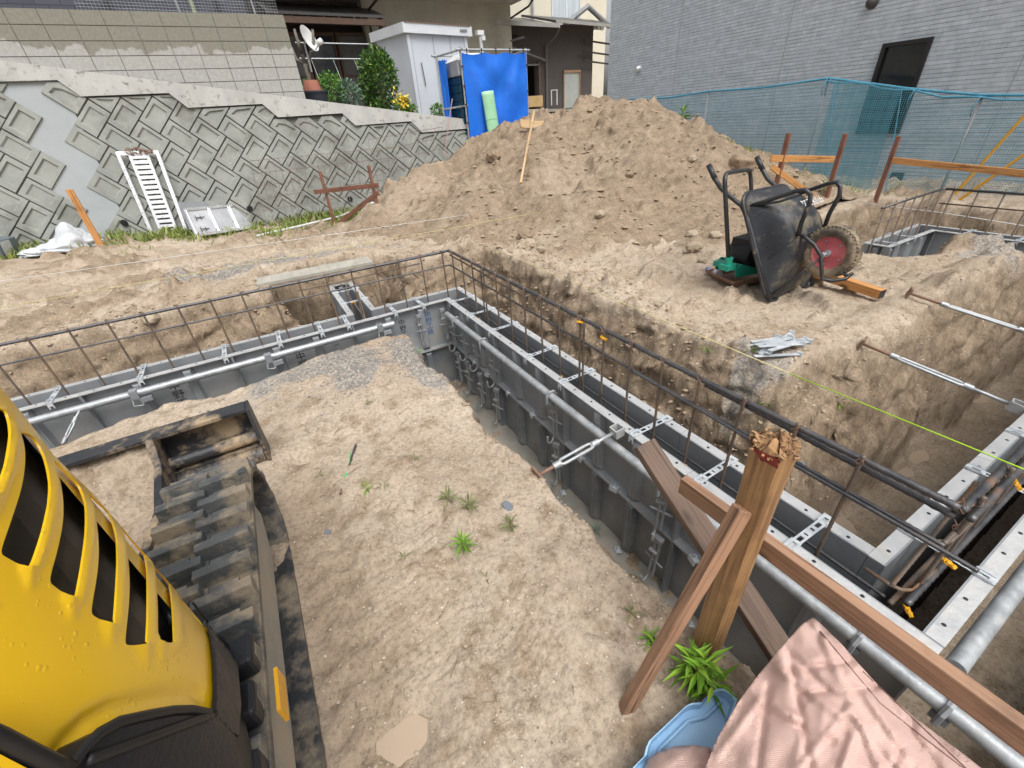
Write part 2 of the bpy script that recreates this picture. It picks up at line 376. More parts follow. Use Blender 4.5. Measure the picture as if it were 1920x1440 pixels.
# footing strip under the formwork and puddles
fb = MB()
fb.box((1.39, 1.75, FLOOR-.05), (.66, 4.4, .12)); fb.box((-2.5, 3.66, FLOOR-.056), (7.1, .66, .12)); fb.box((4.6, .09, FLOOR-.12), (5.8, .66, .12))
tag(fb.build('concrete_footing', m_conc), kind='structure')
for i, (cx, cy, rx, ry) in enumerate(FPUD):
    b = MB(); z = FLOOR-.0105-.0006*i
    vs = [(cx+rx*1.6*math.cos(k*PI/16), cy+ry*1.6*math.sin(k*PI/16), z) for k in range(32)]
    b.add(vs, [tuple(range(32))]); tag(b.build('puddle', m_water), kind='structure')
for (px, py, rx, ry) in PUD:
    if rx <= 0: continue
    c = PZ(px, py, -1.46); b = MB()
    b.add([(c.x+rx*1.5*math.cos(k*PI/16), c.y+ry*1.5*math.sin(k*PI/16), -1.468) for k in range(32)], [tuple(range(32))])
    tag(b.build('puddle', m_water), kind='structure')

# ================================================================ steel formwork
PD = .053; FH = (FT-FLOOR)/2
_panel_cache = {}
def panel_mesh(L, H, wet):
    k = (round(L, 3), round(H, 3), wet)
    if k in _panel_cache: return _panel_cache[k]
    face = MB().box((L/2, -.003, H/2), (L-.002, .006, H-.002))
    fl = MB(); t = .006
    fl.box((L/2, -PD/2-.003, H-t/2), (L-.002, PD-.006, t)); 
    fr = MB()
    fr.box((L/2, -PD/2-.003, t/2), (L-.002, PD-.006, t))
    fr.box((t/2+.001, -PD/2-.003, H/2), (t, PD-.008, H-2*t-.002)); fr.box((L-t/2-.001, -PD/2-.003, H/2), (t, PD-.008, H-2*t-.002))
    nr = max(1, int(round(L/.3))-1)
    for i in range(nr):
        x = L*(i+1)/(nr+1)
        w = .036; zt, zb = H-t-.002, t+.002
        fr.add([(x-w, -.007, zb), (x+w, -.007, zb), (x+w*.6, -PD+.006, zb+.03), (x-w*.6, -PD+.006, zb+.03), (x-w, -.007, zt), (x+w, -.007, zt), (x+w*.6, -PD+.006, zt-.03), (x-w*.6, -PD+.006, zt-.03)],
               [(0, 1, 2, 3), (4, 7, 6, 5), (0, 3, 7, 4), (1, 5, 6, 2), (3, 2, 6, 7)])
        fr.box((x, -PD+.004, H/2), (w*.5, .004, H*.8))
    hb = MB()
    for j in range(int(L/.15)):
        fl.cyl((.075+j*.15, -.022, H+.0004), (.075+j*.15, -.022, H+.0012), .006, 8) if False else None
        x = .075+j*.15
        fl.cur = 1; fl.cyl((x, -.024, H-.002), (x, -.024, H+.0008), .0065, 10); fl.cur = 0
    r = (face, fr, fl, hb); _panel_cache[k] = r
    return r
_proto = {}
def panel(org, rot, L, H, label, wet=False, group=None):
    key = (round(L, 3), round(H, 3), wet)
    if key not in _proto:
        root = thing('steel_form', (0, 0, 0), label, 'steel form', group)
        f, fr, fl, hb = panel_mesh(*key)
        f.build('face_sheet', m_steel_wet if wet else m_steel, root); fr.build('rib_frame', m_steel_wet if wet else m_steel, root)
        fl.build('top_flange', [m_flange, m_blackink], root)
        _proto[key] = root; root.location = org; root.rotation_euler = (0, 0, rot); return root
    r = copy_thing(_proto[key], org, (0, 0, rot), label); r['group'] = group or ''
    return r
def run(org, d, total, rot, rows, nm, first='corner', L=.9, ext=0):
    """panels laid end to end from org along d; nm is used in the labels"""
    org = Vector(org); d = Vector(d); s = 0; i = 0
    while s < total-.01:
        l = min(L, total-s)
        st = org+d*s
        if (Matrix.Rotation(rot, 3, 'Z') @ Vector((1, 0, 0))).dot(d) < 0: st = st+d*l
        for r in rows:
            z = FLOOR+FH*r
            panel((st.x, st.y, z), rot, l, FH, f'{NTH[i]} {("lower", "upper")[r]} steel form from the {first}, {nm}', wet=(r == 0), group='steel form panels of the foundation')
        s += l; i += 1
run((1.317, 3.53, 0), (0, -1, 0), 3.575, -PI/2, (0, 1), 'long run, mound side', 'inside corner')
run((1.467, 3.737, 0), (0, -1, 0), 3.517, PI/2, (0, 1), 'long run, bank side', 'outside corner')
run((1.317, 3.583, 0), (-1, 0, 0), 3.8, 0, (0, 1), 'left run, mound side', 'inside corner')
run((1.52, 3.737, 0), (-1, 0, 0), .89, PI, (0, 1), 'left run, bank side', 'outside corner')
run((.48, 3.737, 0), (-1, 0, 0), 2.9, PI, (0, 1), 'left run, bank side', 'short arm')
run((1.317, .008, 0), (1, 0, 0), 5.0, 0, (0, 1), 'cross run, pipe side', 'wooden rail')
run((1.467, .167, 0), (1, 0, 0), 5.0, PI, (0, 1), 'cross run, puddle side', 'notched corner')
run((.483, 3.79, 0), (0, 1, 0), .96, -PI/2, (0, 1), 'short arm, its left side', 'left run')
run((.627, 3.79, 0), (0, 1, 0), .96, PI/2, (0, 1), 'short arm, its right side', 'left run')
run((.43+.053, 4.75+.003, 0), (1, 0, 0), .144, 0, (1,), 'end of the short arm', 'plank')
run((6.473, 1.87, 0), (0, -1, 0), 3.2, -PI/2, (0, 1), 'far run, wheelbarrow side', 'far corner')
run((6.617, 2.067, 0), (0, -1, 0), 3.3, PI/2, (0, 1), 'far run, net side', 'far corner')
run((6.473, 1.923, 0), (-1, 0, 0), 1.02, 0, (0, 1), 'far arm, island side', 'far corner')
run((6.67, 2.067, 0), (-1, 0, 0), 1.22, PI, (0, 1), 'far arm, bank side', 'far corner')
run((5.45+.053, 1.923, 0), (0, 1, 0), .144, -PI/2, (1,), 'end of the far arm', 'earth bank')

# ---- lettering on the panels (a child of a panel)
def text_mesh(body, size, name, m, loc, rot, parent=None, ext=.0006, space=.95):
    c = bpy.data.curves.new(name, 'FONT'); c.body = body; c.size = size; c.align_x = 'CENTER'; c.align_y = 'CENTER'; c.extrude = ext; c.space_line = space; c.resolution_u = 3
    t = bpy.data.objects.new('t', c); COL.objects.link(t)
    me = bpy.data.meshes.new_from_object(t.evaluated_get(bpy.context.evaluated_depsgraph_get()))
    bpy.data.objects.remove(t); me.materials.clear(); me.materials.append(m)
    o = bpy.data.objects.new(name, me); COL.objects.link(o)
    mw = Matrix.Translation(loc) @ (rot.to_4x4() if isinstance(rot, Matrix) else Matrix(rot).to_4x4())
    if parent:
        pm = Matrix.Translation(parent.location) @ parent.rotation_euler.to_matrix().to_4x4()
        o.parent = parent; o.matrix_basis = pm.inverted() @ mw
    else: o.matrix_basis = mw
    return o
RX = Matrix(((1, 0, 0), (0, 0, -1), (0, 1, 0)))          # faces -Y
RMX = Matrix(((0, 0, -1), (-1, 0, 0), (0, 1, 0)))        # faces -X
def nearest_panel(p, z, ax):
    best = None
    for o in COL.objects:
        if o.name.startswith('steel_form'):
            ex = o.rotation_euler.to_matrix() @ Vector((1, 0, 0)); L = o.children[0].dimensions.x if o.children else .9
            r = Vector((p[0], p[1], 0))-Vector((o.location.x, o.location.y, 0)); a = r.dot(ex); off = (r-ex*a).length
            if -.01 <= a <= L+.01 and off < .03 and -.01 < z-o.location.z < FH+.01: best = o
    return best
for (px, py, mi, rows, sz, bd) in ((340, 748, m_blackink, 1, .075, '中\n野\n工\n務'), (572, 690, m_blackink, 1, .075, '中\n野\n工\n務'), (757, 622, m_blackink, 1, .062, '中\n野\n工\n務'), (805, 607, m_blueink, 1, .062, '中\n野\n工\n務')):
    p = PY(px, py, 3.576); p.z = max(p.z, FLOOR+FH+.13)
    pn = nearest_panel((p.x, 3.583), p.z, 0)
    text_mesh(bd, sz, 'lettering', mi, (p.x, 3.5765, p.z), RX, pn)
p = PX(975, 790, 1.31); text_mesh('中\n野\n工\n務', .055, 'lettering', m_blackink, (1.3105, p.y, -2.02), RMX, nearest_panel((1.317, p.y), -2.02, 0))

# ---- zinc tie strips across the formwork
def tie_mb():
    b = MB(); L = .262
    for y in (-.0115, .0115): b.box((L/2, y, .0035), (L, .008, .0025))
    for x in (.008, .055, .1, .131, .165, .21, L-.008): b.box((x, 0, .0035), (.016 if x != .131 else .03, .0152, .0025))
    for x in (-.001, L+.001):
        b.box((x, 0, -.010), (.0025, .031, .03)); b.box((x, -.012, -.034), (.0025, .006, .02)); b.box((x, .012, -.034), (.0025, .006, .02))
    for x in (.03, .235): b.box((x, .0168, .0065), (.05, .0025, .009)); b.box((x, -.0168, .0065), (.05, .0025, .009))
    return b
tie0 = None
def tie(x, y, rot, label):
    global tie0
    if tie0 is None: tie0 = tie_mb().build('form_tie', m_zinc); o = tie0
    else: o = tie0.copy(); COL.objects.link(o)
    o.location = (x, y, FT+.001); o.rotation_euler = (0, random.uniform(-.012, .012), rot+random.uniform(-.03, .03)); tag(o, label, 'form tie', 'zinc tie strips across the formwork')
for i, (px, py) in enumerate(((842, 568), (877, 592), (917, 622), (983, 672), (1047, 720), (1183, 818), (1310, 903), (1478, 1028))):
    tie(1.262, PZ(px, py, FT).y, 0, f'slotted zinc tie strip bridging the long formwork run, {NTH[i]} from the rebar corner')
for i, (px, py) in enumerate(((788, 575), (735, 588), (647, 613), (597, 627), (518, 650), (413, 673), (250, 720), (78, 763))):
    tie(PZ(px, py, FT).x+.03, 3.528, PI/2, f'slotted zinc tie strip bridging the left formwork run, {NTH[i]} from the rebar corner')
for i, (px, py) in enumerate(((1680, 987), (1798, 870), (1870, 800))):
    tie(PZ(px, py, FT).x, -.043, PI/2, f'slotted zinc tie strip over the cross run by the puddles, {NTH[i]} from the notched corner')
for i, y in enumerate((4.45, 4.08)):
    tie(.428, y, 0, f'zinc tie strip across the short formwork arm, {("farther from", "closer to")[i]} the left run')
for i, x in enumerate((5.62, 5.98)): tie(x, 1.868, PI/2, f'white zinc tie strip over the far arm, {("at its open end", "next to its middle")[i]}')
for i, y in enumerate((1.62, 1.22, .75)): tie(6.418, y, 0, f'zinc tie strip on the far run before the net, {NTH[i]} from its corner')

# ---- J-hook clamps and joint clips on the long run
def hook_mb(L=.31):
    b = MB()
    for y in (-.012, .012):
        b.tube([(0, y, 0), (0, y, -L)], .0075, 6)
    arc = [(-.0-.035*(1-math.cos(a)), .012, -L-.035*math.sin(a)) for a in np.linspace(0, PI, 9)]
    b.tube([(0, .012, -L+.01)]+arc+[(-.07, .012, -L+.035)], .0075, 6)
    b.tube([(0, -.055, -L*.62), (0, .055, -L*.55)], .006, 6)
    b.box((0, 0, -.012), (.03, .05, .03)); b.box((-.01, .01, -L*.35), (.02, .045, .012))
    return b
hk0 = None
def hook(x, y, z, rot, label, s=1):
    global hk0
    if hk0 is None: hk0 = hook_mb().build('hook_clamp', m_steel, smooth=False); o = hk0
    else: o = hk0.copy(); COL.objects.link(o)
    o.location = (x, y, z); o.rotation_euler = (random.uniform(-.06, .06), 0, rot+random.uniform(-.3, .3)); o.scale = (s, s, s)
    tag(o, label, 'hook clamp', 'hook clamps locking the form panels')
k = 0
for y in (3.42, 3.2, 2.93, 2.63, 1.80, .905):
    hook(1.25, y, -1.49, PI*.08, f'grey steel hook clamp under the long pipe, upper course, {NTH[k]} from the inside corner'); 
    hook(1.25, y-.01, -1.86, PI*.08, f'grey steel hook clamp of the long run, lower course, {NTH[k]} along from the inside corner'); k += 1
for i, px in enumerate((783, 829, 610)):
    p = PY(px, 585, 3.51); hook(p.x, 3.515, -1.44 if i < 2 else -1.5, PI/2, f'pale hook clamp on the left run {("beside the blue writing, on its left", "beside the blue writing, on its right", "below the left pipe")[i]}', .85)
cl = MB(); cl.box((0, 0, 0), (.03, .05, .004)); cl.box((-.016, 0, -.012), (.004, .05, .026)); cl.cyl((0, 0, .002), (0, 0, .02), .008, 8)
cl0 = None
for i, y in enumerate((3.05, 2.8, 2.45, 2.1, 1.55, 1.25, .7, .42, .2)):
    o = cl.build('panel_clip', m_zinc) if cl0 is None else cl0.copy()
    if cl0 is None: cl0 = o
    else: COL.objects.link(o)
    o.location = (1.27, y, FLOOR+FH+.012); o.rotation_euler = (0, .15, random.uniform(-.4, .4)); tag(o, f'small zinc clip on the middle joint of the long run, {NTH[i]} from the inside corner', 'panel clip', 'zinc clips on the panel joint')
bz0 = MB(); bz0.box((0, 0, 0), (.06, .05, .006)); bz0.box((.025, 0, -.03), (.006, .05, .06))
# foot clips along the footing
for i, y in enumerate((1.7, 1.15, .62)):
    o = cl0.copy(); COL.objects.link(o); o.location = (1.243, y, FLOOR+.03); tag(o, f'small zinc clip at the foot of the long run, {NTH[i]} from the turnbuckle brace', 'panel clip', 'zinc clips at the footing')

# ---- pipes
def pipe(name, p, q, r, label):
    p = Vector(p); q = Vector(q); o = thing(name, p, label, 'pipe', 'galvanised pipes along the formwork')
    MB().cyl(p, q, r, 20).build('pipe_tube', m_galv, o, smooth=True, auto=40); return o
P1 = pipe('scaffold_pipe', (1.222, 3.44, -1.470), (1.222, -.8, -1.470), .0243, 'long galvanised pipe along the right-hand form run passing under the wooden rail')
P2 = pipe('scaffold_pipe', (-2.6, 3.478, -1.443), (.745, 3.478, -1.441), .0243, 'galvanised pipe along the left form run with an open end near the corner')
P3 = pipe('scaffold_pipe', (1.325, -.085, -1.425), (6.3, -.085, -1.425), .0243, 'galvanised pipe with a cut end beside the lime string on the cross run')
for o, pts, up in ((P1, [(1.222, y, -1.47) for y in (3.25, 2.72, 1.80, .9, .1, -.12)], 0), (P2, [(x, 3.478, -1.443) for x in (-1.1, -.25, .62)], 1)):
    for p in pts:
        b = MB()
        if up == 0:
            b.tube([(p[0]-.03, p[1], p[2]-.05), (p[0]-.03, p[1], p[2]), (p[0]-.015, p[1], p[2]+.03), (p[0]+.02, p[1], p[2]+.03), (p[0]+.04, p[1], p[2])], .009, 6); b.box((p[0]+.005, p[1], p[2]-.04), (.05, .04, .025))
        else:
            b.box((p[0], p[1]-.005, p[2]+.028), (.045, .05, .008)); b.box((p[0], p[1]-.028, p[2]), (.045, .008, .06)); b.box((p[0]+.05, p[1]-.02, p[2]-.05), (.07, .03, .03))
            b.tube([(p[0]-.02, p[1]-.02, p[2]-.03), (p[0]-.03, p[1]-.035, p[2]-.075), (p[0]+.02, p[1]-.035, p[2]-.085), (p[0]+.03, p[1]-.02, p[2]-.04)], .007, 6)
        b.build('pipe_clamp', m_steel, o)

# ---- rebar cages
def bar_mb(p, q, r, ribbed, n=8, pts=None):
    p = Vector(p); q = Vector(q); L = (q-p).length
    if not ribbed: return MB().tube([p, q] if not pts else pts, r, 6)
    N = max(2, int(L/(r*1.35))); P = []; RR = []
    sag = random.uniform(-.004, .006); ph = random.random()*3
    for i in range(N+1):
        t = i/N; P.append(p.lerp(q, t)+Vector((0, 0, -sag*math.sin(t*PI)+.0015*math.sin(t*9+ph)))); RR.append(r*(1.09 if i % 2 else .9))
    return MB().tube(P, RR, n)
def bar(par, p, q, r, ribbed=True, m=None, nm='horizontal_bar'):
    return bar_mb(p, q, r, ribbed).build(nm, m or (m_rebar if r > .008 else m_rebar_r), par, smooth=True)
def tiewire(par, p):
    b = MB(); a = random.random()*6
    b.tube([Vector(p)+Vector((.012*math.cos(t+a), .012*math.sin(t*1.3), .012*math.sin(t+a))) for t in np.linspace(0, 8, 18)]+[Vector(p)+Vector((.02*math.cos(a), .025*math.sin(a), .02))], .0016, 4)
    b.build('tie_wire', m_rust, par, smooth=True)
CB = -2.24
c1 = thing('rebar_cage', (1.392, 1.9, CB), 'dark rebar cage standing in the long right-hand formwork run', 'rebar cage', 'rebar cages of the foundation')
bar(c1, (1.40, .10, -.982), (1.40, 3.64, -.972), .0115); bar(c1, (1.392, .08, -1.115), (1.392, 3.64, -1.103), .007, m=m_rebar)
bar(c1, (1.412, .10, -1.022), (1.412, .92, -1.006), .011); bar(c1, (1.409, 2.1, -.985), (1.409, 3.3, -.978), .011)
bar(c1, (1.40, .12, -1.43), (1.40, 3.6, -1.40), .0065, m=m_rebar); bar(c1, (1.378, .0, -1.122), (1.378, 1.3, -1.112), .007, m=m_rebar)
bar(c1, (1.41, 2.35, -1.045), (1.402, 3.62, -1.01), .0065)
for k in range(17):
    y = .334+.2*k; x = 1.386
    bar(c1, (x+random.uniform(-.006, .006), y+random.uniform(-.012, .012), CB), (x, y, -.955), .0065, nm='vertical_bar')
    tiewire(c1, (x, y, -.98))
for y in (1.70, 2.98): bar(c1, (1.386, y, CB), (1.386, y, -.99), .0065, nm='vertical_bar')
c2 = thing('rebar_cage', (0, 3.645, CB), 'dark rebar cage standing in the left formwork run', 'rebar cage', 'rebar cages of the foundation')
bar(c2, (-2.6, 3.645, -.972), (1.36, 3.645, -.978), .011); bar(c2, (-2.6, 3.64, -1.09), (1.36, 3.64, -1.103), .0065, m=m_rebar)
bar(c2, (.1, 3.655, -1.045), (1.12, 3.655, -1.035), .0065); bar(c2, (.55, 3.655, -.984), (1.37, 3.655, -.982), .011); bar(c2, (-2.6, 3.65, -1.42), (1.3, 3.65, -1.41), .0065)
for k in range(18):
    x = -2.065+.2*k; bar(c2, (x+random.uniform(-.01, .01), 3.64, CB), (x, 3.64, -.958), .0065, nm='vertical_bar'); tiewire(c2, (x, 3.645, -.976))
for (z, r) in ((-.975, .0115), (-1.103, .007)):          # bent corner bars tie the two
    pts = [Vector((1.32, 3.645, z))]+[Vector((1.36+.036*math.sin(a), 3.609+.036*math.cos(a), z)) for a in np.linspace(0, PI/2, 6)]+[Vector((1.396, 3.55, z))]
    MB().tube(pts, r, 8).build('corner_bar', m_rebar, c2, smooth=True)
c3 = thing('rebar_cage', (3.5, .087, CB), 'double rebar cage in the near cross run beside the puddles', 'rebar cage', 'rebar cages of the foundation')
for (y, z, r) in ((.095, -.985, .0115), (.072, -1.0, .0105), (.085, -1.115, .007), (.10, -1.40, .008), (.07, -1.36, .0105)):
    bar(c3, (1.40 if z > -1.2 else 1.36, y, z), (6.4, y, z+.01), r, m=m_rebar if r > .010 else m_rebar_r)
bar(c3, (1.36, .12, -1.33), (1.62, .12, -1.02), .0065); 
for k in range(24):
    x = 1.47+.2*k; bar(c3, (x, .08, CB), (x, .08, -.96), .0065, nm='vertical_bar')
    if k < 6: tiewire(c3, (x, .085, -.99)); tiewire(c3, (x+.01, .085, -1.11))
for (z) in (-1.12, -1.36): MB().tube([Vector((1.39, .2, z)), Vector((1.39, .13, z)), Vector((1.40, .1, z)), Vector((1.43, .08, z)), Vector((1.56, .075, z+.01))], .0065, 8).build('corner_bar', m_rebar_r, c3, smooth=True)
for k in range(4): tiewire(c3, (1.41+.01*k, .1, -.985-.01*k))
c4 = thing('rebar_cage', (6.545, .5, CB), 'dark rebar cage rising from the far form run before the net', 'rebar cage', 'rebar cages of the foundation')
for z, r in ((-.975, .013), (-1.12, .008)): bar(c4, (6.545, -1.6, z), (6.545, 1.97, z), r, False); bar(c4, (5.25, 1.99, z-.01), (6.53, 1.99, z), r*.8, False)
for k in range(17): bar(c4, (6.545, -1.5+.2*k+.2, CB), (6.545, -1.5+.2*k+.2, -.94), .0075, False, nm='vertical_bar')
for k in range(7): bar(c4, (5.32+.2*k, 1.99, CB), (5.32+.2*k, 1.99, -.955), .0075, False, nm='vertical_bar')
c5 = thing('rebar_cage', (.555, 4.3, CB), 'short rusty rebar pair inside the short formwork arm', 'rebar cage', 'rebar cages of the foundation')
bar(c5, (.555, 3.66, -1.42), (.555, 4.66, -1.36), .0065, False); bar(c5, (.56, 3.66, CB), (.57, 3.8, -1.2), .0065, False, nm='vertical_bar'); bar(c5, (.555, 4.3, CB), (.555, 4.3, -1.22), .0065, False, nm='vertical_bar'); 
MB().tube([(.56, 3.62, -1.4), (.58, 3.64, -1.405), (.7, 3.66, -1.42), (.85, 3.65, -1.41)], .0065, 6).build('corner_bar', m_rust, c5, smooth=True)

# ---- orange spacers clipped on the vertical bars
sp = MB()
for i in range(8):
    a = i*PI/4; sp.box((.019*math.cos(a), .019*math.sin(a), 0), (.013, .010, .014), Matrix.Rotation(a, 3, 'Z'))
sp.tube([(.016*math.cos(a), .016*math.sin(a), 0) for a in np.linspace(0, 2*PI, 17)[:-1]], .0055, 6, closed=True)
sp0 = None
def spacer(p, tilt, label):
    global sp0
    if sp0 is None: sp0 = sp.build('rebar_spacer', m_yel); o = sp0
    else: o = sp0.copy(); COL.objects.link(o)
    o.scale = (.8, .8, .8); o.location = p; o.rotation_euler = (tilt, tilt*.6, random.random()*3); tag(o, label, 'rebar spacer', 'orange spacers on the rebar')
for i, (k, z) in enumerate(((14, -1.46), (8, -1.46), (5, -1.47), (3, -1.47), (1, -1.47))):
    spacer((1.386, .334+.2*k, z), random.uniform(-.3, .3), f'orange wheel spacer inside the long form run, {NTH[i]} from the far corner')
spacer((1.386, .334+.2*7, -1.0), .5, 'orange spacer high on the rebar beside the earth bank, left of two'); spacer((1.386, .334+.2*6, -1.02), .5, 'orange spacer high on the rebar beside the earth bank, right of two')
spacer((.555, 4.12, -1.40), .4, 'orange wheel spacer inside the short formwork arm'); spacer((1.40, .06, -1.42), 1.0, 'orange wheel spacer lying at the notched corner of the cross run')
spacer((1.86, .06, -1.12), .8, 'orange spacer under the thick bars beyond the notched corner'); spacer((5.6, 1.99, -1.41), .3, 'orange spacer inside the open end of the far arm'); spacer((1.56, .06, -1.30), .8, 'orange spacer half hidden under the thick bars at the notch')

# ---- turnbuckle braces
def turnbuckle(p, q, label, rusty, plate_p=True, head=True, s=1.0):
    p = Vector(p); q = Vector(q); d = (q-p); L = d.length; u = d.normalized(); side = u.cross(Vector((0, 0, 1))).normalized()
    o = thing('turnbuckle_brace', p, label, 'turnbuckle', 'turnbuckle braces of the formwork')
    a, b = p+u*L*.25, p+u*L*.75
    MB().cyl(p, a+u*.03, .009*s, 10).build('screw_rod', m_rust if rusty else m_galv, o, smooth=True)
    MB().cyl(b-u*.03, q, .009*s, 10).build('screw_rod', m_galv if rusty else m_rust, o, smooth=True)
    w = .017*s; body = MB()
    for sg in (-1, 1):
        body.tube([a+u*.0, a+u*.035+side*sg*w, b-u*.035+side*sg*w, b], .0085*s, 8)
    body.cyl(a-u*.02, a+u*.02, .016*s, 12); body.cyl(b-u*.02, b+u*.02, .016*s, 12)
    body.build('buckle_body', m_galv, o, smooth=True, auto=50)
    if plate_p: MB().beam(p-u*.004, p+u*.01, .075*s, .075*s).build('foot_plate', m_rust, o, bevel=.004)
    if head:
        f = MB(); e = .05
        for sg in (-1, 1): f.box(q+u*.025+side*sg*.024, (.05, .006, .05), Matrix((u, side, u.cross(side))).transposed()); 
        f.box(q, (.006, .054, .05), Matrix((u, side, u.cross(side))).transposed()); f.box(q+u*.05, (.006, .054, .05), Matrix((u, side, u.cross(side))).transposed())
        f.build('saddle_head', m_steel if not rusty else m_flange, o)
    return o
turnbuckle(PZ(1006, 893, -1.44), PZ(1150, 812, -1.385), 'turnbuckle brace with rusty foot plate pushing on the mound edge', True)
turnbuckle(G(1612, 652)+Vector((0, 0, .03)), PZ(1893, 757, -1.385), 'turnbuckle brace spanning from the earth bank to the cross run by the puddles', True)
turnbuckle(G(1700, 557)+Vector((0, 0, .03)), PZ(1995, 645, -1.40), 'turnbuckle brace jutting from the far earth bank over the muddy trench', True)
turnbuckle(PZ(112, 845, -1.62), PY(150, 768, 3.46), 'turnbuckle brace standing under the left pipe beside the excavator', True, False, False, .8)
turnbuckle(PZ(722, 640, -1.6), PY(708, 603, 3.46), 'small brace bracketed to the open end of the left pipe', False, False, False, .6)
# ================================================================ left: retaining wall of slanted blocks
m_kblock = mat('weathered wall block', (.215, .225, .205), (.30, .308, .28), 2.5, .8, bump=.25, bscale=50, dirt=(.15, .148, .125), dirt_s=1.6, dirt_lo=.5, dirt_hi=.7)
m_joint = mat('dark joint mortar', (.10, .10, .09), (.15, .148, .135), 6, .9)
m_infill = mat('smooth grey concrete', (.27, .295, .30), (.34, .36, .36), 1.2, .65, bump=.1, bscale=30)
m_coping = mat('pale stained coping concrete', (.33, .325, .305), (.43, .425, .40), 3, .85, bump=.3, bscale=60, dirt=(.17, .16, .14), dirt_s=9, dirt_lo=.56, dirt_hi=.68, stretch=(1, 1, .35))
m_black = mat('black void', (.008, .008, .009), None, 5, .9)
LEAN = .26
WB = -1.95                      # buried foot of the wall
def wpt(u, v, out=0):           # u along x, v up the slope (height), out = towards the viewer
    n = Vector((0, -1, LEAN)).normalized()
    return Vector((u, 10.32+(v+1.45)*LEAN, v))+n*out
def cope_top(u): return .81-.162*u
wall = thing('retaining_wall', (-1, 10.3, -1.5), 'sloping grey retaining wall of slanted recessed concrete blocks on the left', 'retaining wall')
bk = MB(); bk.add([wpt(-7.5, WB), wpt(5.0, WB), wpt(5.0, .0), wpt(-7.5, 1.9)], [(0, 1, 2, 3)])
bk.build('mortar_bed', m_joint, wall)
bl = MB(); w, l = .315, .48; hw, hl = w/2-.0055, l/2-.0055
def step_low(u):                # lower edge of the coping: flat steps
    k = math.floor((u+7.5)/1.42); u0 = -7.5+k*1.42
    return cope_top(u0+1.25)-.17
def clip_poly(poly, f):
    out = []
    for i in range(len(poly)):
        a, b = poly[i], poly[(i+1) % len(poly)]; fa, fb = f(a), f(b)
        if fa >= 0: out.append(a)
        if (fa > 0 > fb) or (fa < 0 < fb): t = fa/(fa-fb); out.append((a[0]+(b[0]-a[0])*t, a[1]+(b[1]-a[1])*t))
    return out
def kblock(poly):
    if len(poly) < 3: return
    cx = sum(p[0] for p in poly)/len(poly); cy = sum(p[1] for p in poly)/len(poly)
    ar = abs(sum(poly[i][0]*poly[(i+1) % len(poly)][1]-poly[(i+1) % len(poly)][0]*poly[i][1] for i in range(len(poly))))/2
    if ar < .012: return
    def inset(d):
        r = []
        for (x, y) in poly:
            q = Vector((x-cx, y-cy)); L = q.length; r.append((cx+q.x*(1-min(.8, d*1.45/L)), cy+q.y*(1-min(.8, d*1.45/L))))
        return r
    n = len(poly); jit = random.uniform(-.006, .006)
    rings = [[wpt(x, y, 0) for x, y in poly], [wpt(x, y, .040+jit) for x, y in inset(.006)], [wpt(x, y, .042+jit) for x, y in inset(.066)], [wpt(x, y, .016) for x, y in inset(.085)]]
    vs = [v for r in rings for v in r]; fs = [(i*n+k, i*n+(k+1) % n, (i+1)*n+(k+1) % n, (i+1)*n+k) for i in range(3) for k in range(n)]+[tuple(3*n+k for k in range(n))]
    bl.add(vs, fs)
s2 = math.sqrt(.5)
USTR = (-2.42, 0.)            # diagonal concrete strip left by the joint of two pours
def in_strip(u, v): return abs(u-USTR[0]-USTR[1]*(v+.3)) < .21
for row in range(0, 14):
    for col in range(-10, 22):
        e1 = Vector((s2, s2)); e2 = Vector((-s2, s2)); o_ = Vector((col*w/s2-3.2, WB-.62+(row//2)*l/s2))
        if row % 2: o_ = o_+e1*l; e1, e2 = e2, e1
        c = o_+e1*l/2+e2*w/2
        poly = [c+e1*a+e2*b for a, b in ((-hl, -hw), (hl, -hw), (hl, hw), (-hl, hw))]
        poly = [(p.x, p.y) for p in poly]
        if in_strip(c.x, c.y): continue
        lim = step_low(c.x)
        poly = clip_poly(poly, lambda p: lim-.015-p[1])
        if len(poly) < 3: continue
        poly = clip_poly(poly, lambda p: p[1]-WB)
        kblock(poly)
bl.build('block_facing', m_kblock, wall)
st = MB(); a0 = [(USTR[0]+USTR[1]*(v+.3), v) for v in np.linspace(WB, 1.0, 12)]
rowsL = [[wpt(x-.42, v, .011) for x, v in a0], [wpt(x+.42, v, .011) for x, v in a0]]
st.grid(rowsL); st.build('infill_strip', m_infill, wall)
cpm = MB()
us = np.linspace(-7.5, 5.0, 60)
k = -7.5
while k < 5.0:
    k2 = min(k+1.42, 5.0); lo = step_low(k+.1)
    t0, t1 = cope_top(k), cope_top(k2)
    f = [wpt(k, lo, .07), wpt(k2-.2, lo, .07), wpt(k2, step_low(k2+.1), .07), wpt(k2, t1, .07), wpt(k, t0, .07)]
    ext = Vector((0, .28, 0)); n = len(f)
    b = [Vector((p.x, max(p.y, 10.75+.12)+.3, p.z)) for p in f]
    cpm.add(f+b, [tuple(range(n))]+[(i, (i+1) % n, n+(i+1) % n, n+i) for i in range(n)])
    k = k2
cpm.build('coping', m_coping, wall)
for u, v in ((-2.02, -1.15), (-.02, -1.2), (1.9, -1.28)):
    q = MB(); c = wpt(u, v, .05); nrm = Vector((0, -1, LEAN)).normalized()
    q.tube([c+nrm*.02, c-nrm*.04], [.052, .052], 16); q.build('drain_pipe', m_black, wall)

